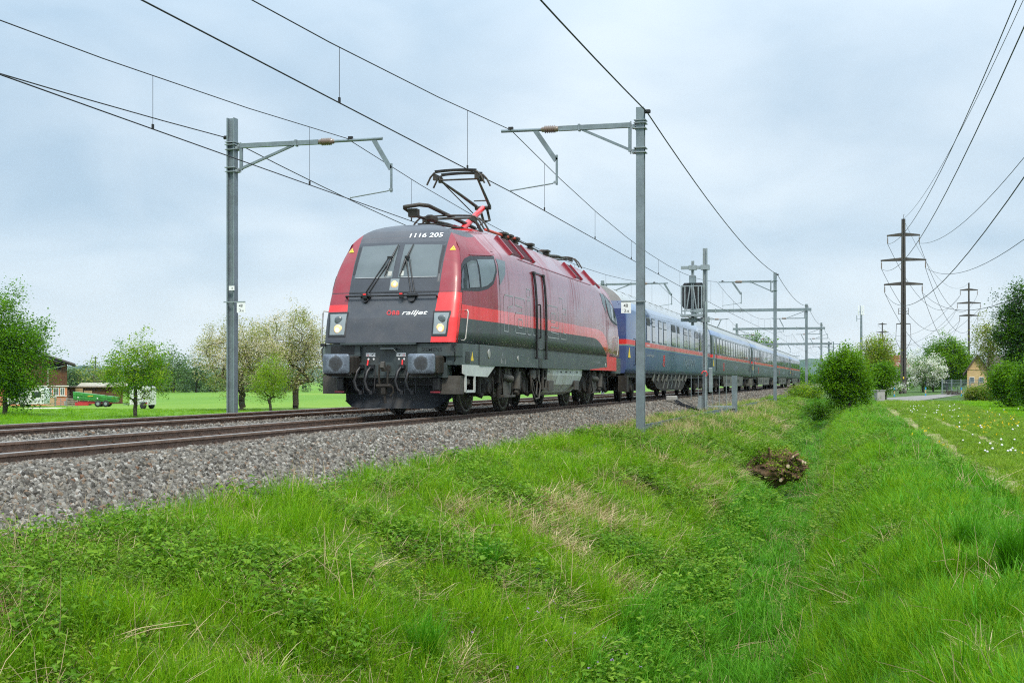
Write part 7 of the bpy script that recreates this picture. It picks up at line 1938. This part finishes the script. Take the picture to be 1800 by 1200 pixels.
tall = np.stack([S * wide, S * wide, S * hz_], 1)
near_stump = (np.abs(X - st_p.x) < .95) & (np.abs(Y - st_p.y) < 1.0); tall[near_stump, 2] *= .35
front_stump = (np.abs(X - st_p.x * Y / st_p.y) < .8) & (Y < st_p.y - .4) & (Y > st_p.y - 3.5); tall[front_stump, 2] *= .55
R = np.zeros((N, 3)); R[:, 2] = rng.uniform(0, 2 * PI, N); R[:, :2] = rng.normal(0, .16, (N, 2))
I = FIRST[typ] + (rng.integers(0, 100, N) % GCOUNT[typ])
P3 = np.stack([X, Y, ground_z(X, Y) - .012], 1)
tag(scatter('grass', P3, R, tall, I, GCOLL), 'green grass, weeds and dry straw on the bank, in the ditch and on the meadow', 'grass')
# turf at the edge of the field beyond the tracks
N = 16000
Zd = 58 + 80 * rng.random(N) ** 1.3; px = rng.uniform(-80, 700, N); r_ = (px - 900) / F_PX * Zd
X = r_ * CT - Zd * ST; Y = r_ * ST + Zd * CT
k_ = (X < -15.9); X, Y, Zd = X[k_], Y[k_], Zd[k_]; N = len(X)
R = np.zeros((N, 3)); R[:, 2] = rng.uniform(0, 2 * PI, N)
tall_edge = (np.sin(X * .8) * np.sin(Y * .6 + 1) > .3) & (px[k_] < 130)
I = np.where(tall_edge, FIRST[0] + rng.integers(0, 4, N), FIRST[1] + rng.integers(0, 3, N))
S = rng.uniform(.8, 1.6, N) * np.where(tall_edge, 1.1, 1.0)
S = np.stack([S * 2, S * 2, S], 1)
tag(scatter('field_grass', np.stack([X, Y, ground_z(X, Y) - .01], 1), R, S, I, GCOLL), 'short green grass at the near edge of the field beyond the tracks', 'grass')

# dandelion clocks and buttercups on the meadow, violets on the bank
M_CLOCK = leafy('dandelion_clock', (.55, .55, .52), (.80, .80, .77), None, .2, .8, 3)
M_BUTTER = leafy('yellow_petal', (.62, .42, .01), (.85, .62, .02), None, .3, .5, 3)
M_VIOLET = leafy('violet_petal', (.25, .12, .40), (.45, .28, .60), None, .3, .5, 3)
def flower_field(name, label, pts, r_, h0, h1, mat, n=9):
    r = np.random.default_rng(3); P_ = np.array([(x_, y_, gz(x_, y_) + r.uniform(h0, h1)) for x_, y_ in pts])
    V, Fq, var = leaf_cloud(r, P_, r_ * .35, n, r_ * 1.1, .8, .9)
    o = npmesh(name, V, Fq, mat, attrs={'var': ('POINT', var)}); o['kind'] = 'stuff'; tag(o, label, 'flowers')
rf_ = np.random.default_rng(12)
def spots(n, px0, px1, py0, py1, zg=-.9, bias=1.0):
    out_ = []
    for _ in range(n):
        px = rf_.uniform(px0, px1); py = py0 + (py1 - py0) * rf_.random() ** bias; p_ = on(px, py, zg)[0]; out_.append((p_.x, p_.y))
    return out_
_bm = bmesh.new(); bmesh.ops.create_icosphere(_bm, subdivisions=2, radius=1.0); _iv = np.array([v_.co[:] for v_ in _bm.verts]); _if = np.array([[v_.index for v_ in f_.verts] for f_ in _bm.faces]); _bm.free()
_sp = spots(48, 1605, 1800, 712, 800, -.75) + spots(22, 1600, 1700, 711, 722, -.75) + spots(8, 1560, 1800, 760, 830, -.75)
_vv = []; _ff = []
_sp = [q_ for q_ in _sp if q_[0] > trail_x(q_[1]) + .45][::1]
for k, (x_, y_) in enumerate(_sp):
    h_ = rf_.uniform(.14, .24); q_ = np.array([x_, y_, gz(x_, y_) + h_]); _vv.append(q_ + _iv * rf_.uniform(.018, .027) * (1 + y_ * .004)); _ff.append(_if + k * len(_iv))
M_CLOCKM = simple('dandelion_fluff', (.66, .66, .63), .95, 0, .1, 40, .6, .1)
o = npmesh('dandelion_clocks', np.concatenate(_vv), np.concatenate(_ff), M_CLOCKM, None, True); o['kind'] = 'stuff'; tag(o, 'white dandelion clocks scattered over the meadow right of the worn path', 'flowers')
flower_field('buttercups', 'yellow flowers along the edge of the bright crop', spots(60, 1690, 1790, 722, 752, -.75) + spots(20, 1600, 1800, 715, 800, -.75), .034, .12, .22, M_BUTTER, 6)
flower_field('violet_flowers', 'tiny violet flowers among the weeds on the bank', spots(26, 820, 1130, 1030, 1110, -1.2), .014, .22, .32, M_VIOLET, 4)
# big tussocks one can pick out
def tussock(px, py, zg, n, h, lb, sd, mat=None):
    p_ = on(px, py, zg)[0]; t = thing('grass_tussock', lb, 'grass tuft', (p_.x, p_.y, gz(p_.x, p_.y)))
    V, Fq, var = blades(n, h * .5, h, .006, .011, .11, .45, .9, sd); npmesh('blades', V, Fq, mat or M_LUSH, t, attrs={'var': ('POINT', var * .5)})
tussock(1785, 1010, -.95, 420, .62, 'big dark grass tuft at the right edge of the picture', 1)
tussock(1700, 960, -.95, 260, .5, 'dark grass tuft left of the big one at the right edge', 2)
tussock(855, 965, -.95, 220, .46, 'upright grass tuft in the middle of the bank', 3)
tussock(745, 1110, -1.15, 260, .5, 'grass tuft with blue green blades low on the bank', 4)
tussock(1128, 935, -1.2, 180, .45, 'grass tuft among weeds on the right slope of the bank', 5)
p_ = on(1165, 1150, -1.35)[0]; t = thing('dead_weed', 'branched dry dead weed standing at the edge of the ditch', 'plant', (p_.x, p_.y, gz(p_.x, p_.y)))
rd_ = random.Random(4); M_DEAD = simple('dead_stem', (.38, .27, .17), .8, 0, .2, 8)
m = MB()
for k in range(9):
    a = rd_.uniform(-.9, .9); l = rd_.uniform(.25, .5); p0 = Vector((a * .03, 0, .1 + .03 * k)); m.tube([p0, p0 + Vector((a * l * .5, rd_.uniform(-.1, .1), l * .6)), p0 + Vector((a * l * .7, rd_.uniform(-.15, .15), l))], [.006, .005, .003], 4)
    m.lathe([(.004, 0), (.010, .02), (.004, .04)], p0 + Vector((a * l * .7, 0, l)), 'z', 5)
m.tube([(0, 0, -.1), (0, 0, .4)], .008, 5); tag(m.build('stems', M_DEAD, t, flip=False), kind='stuff')
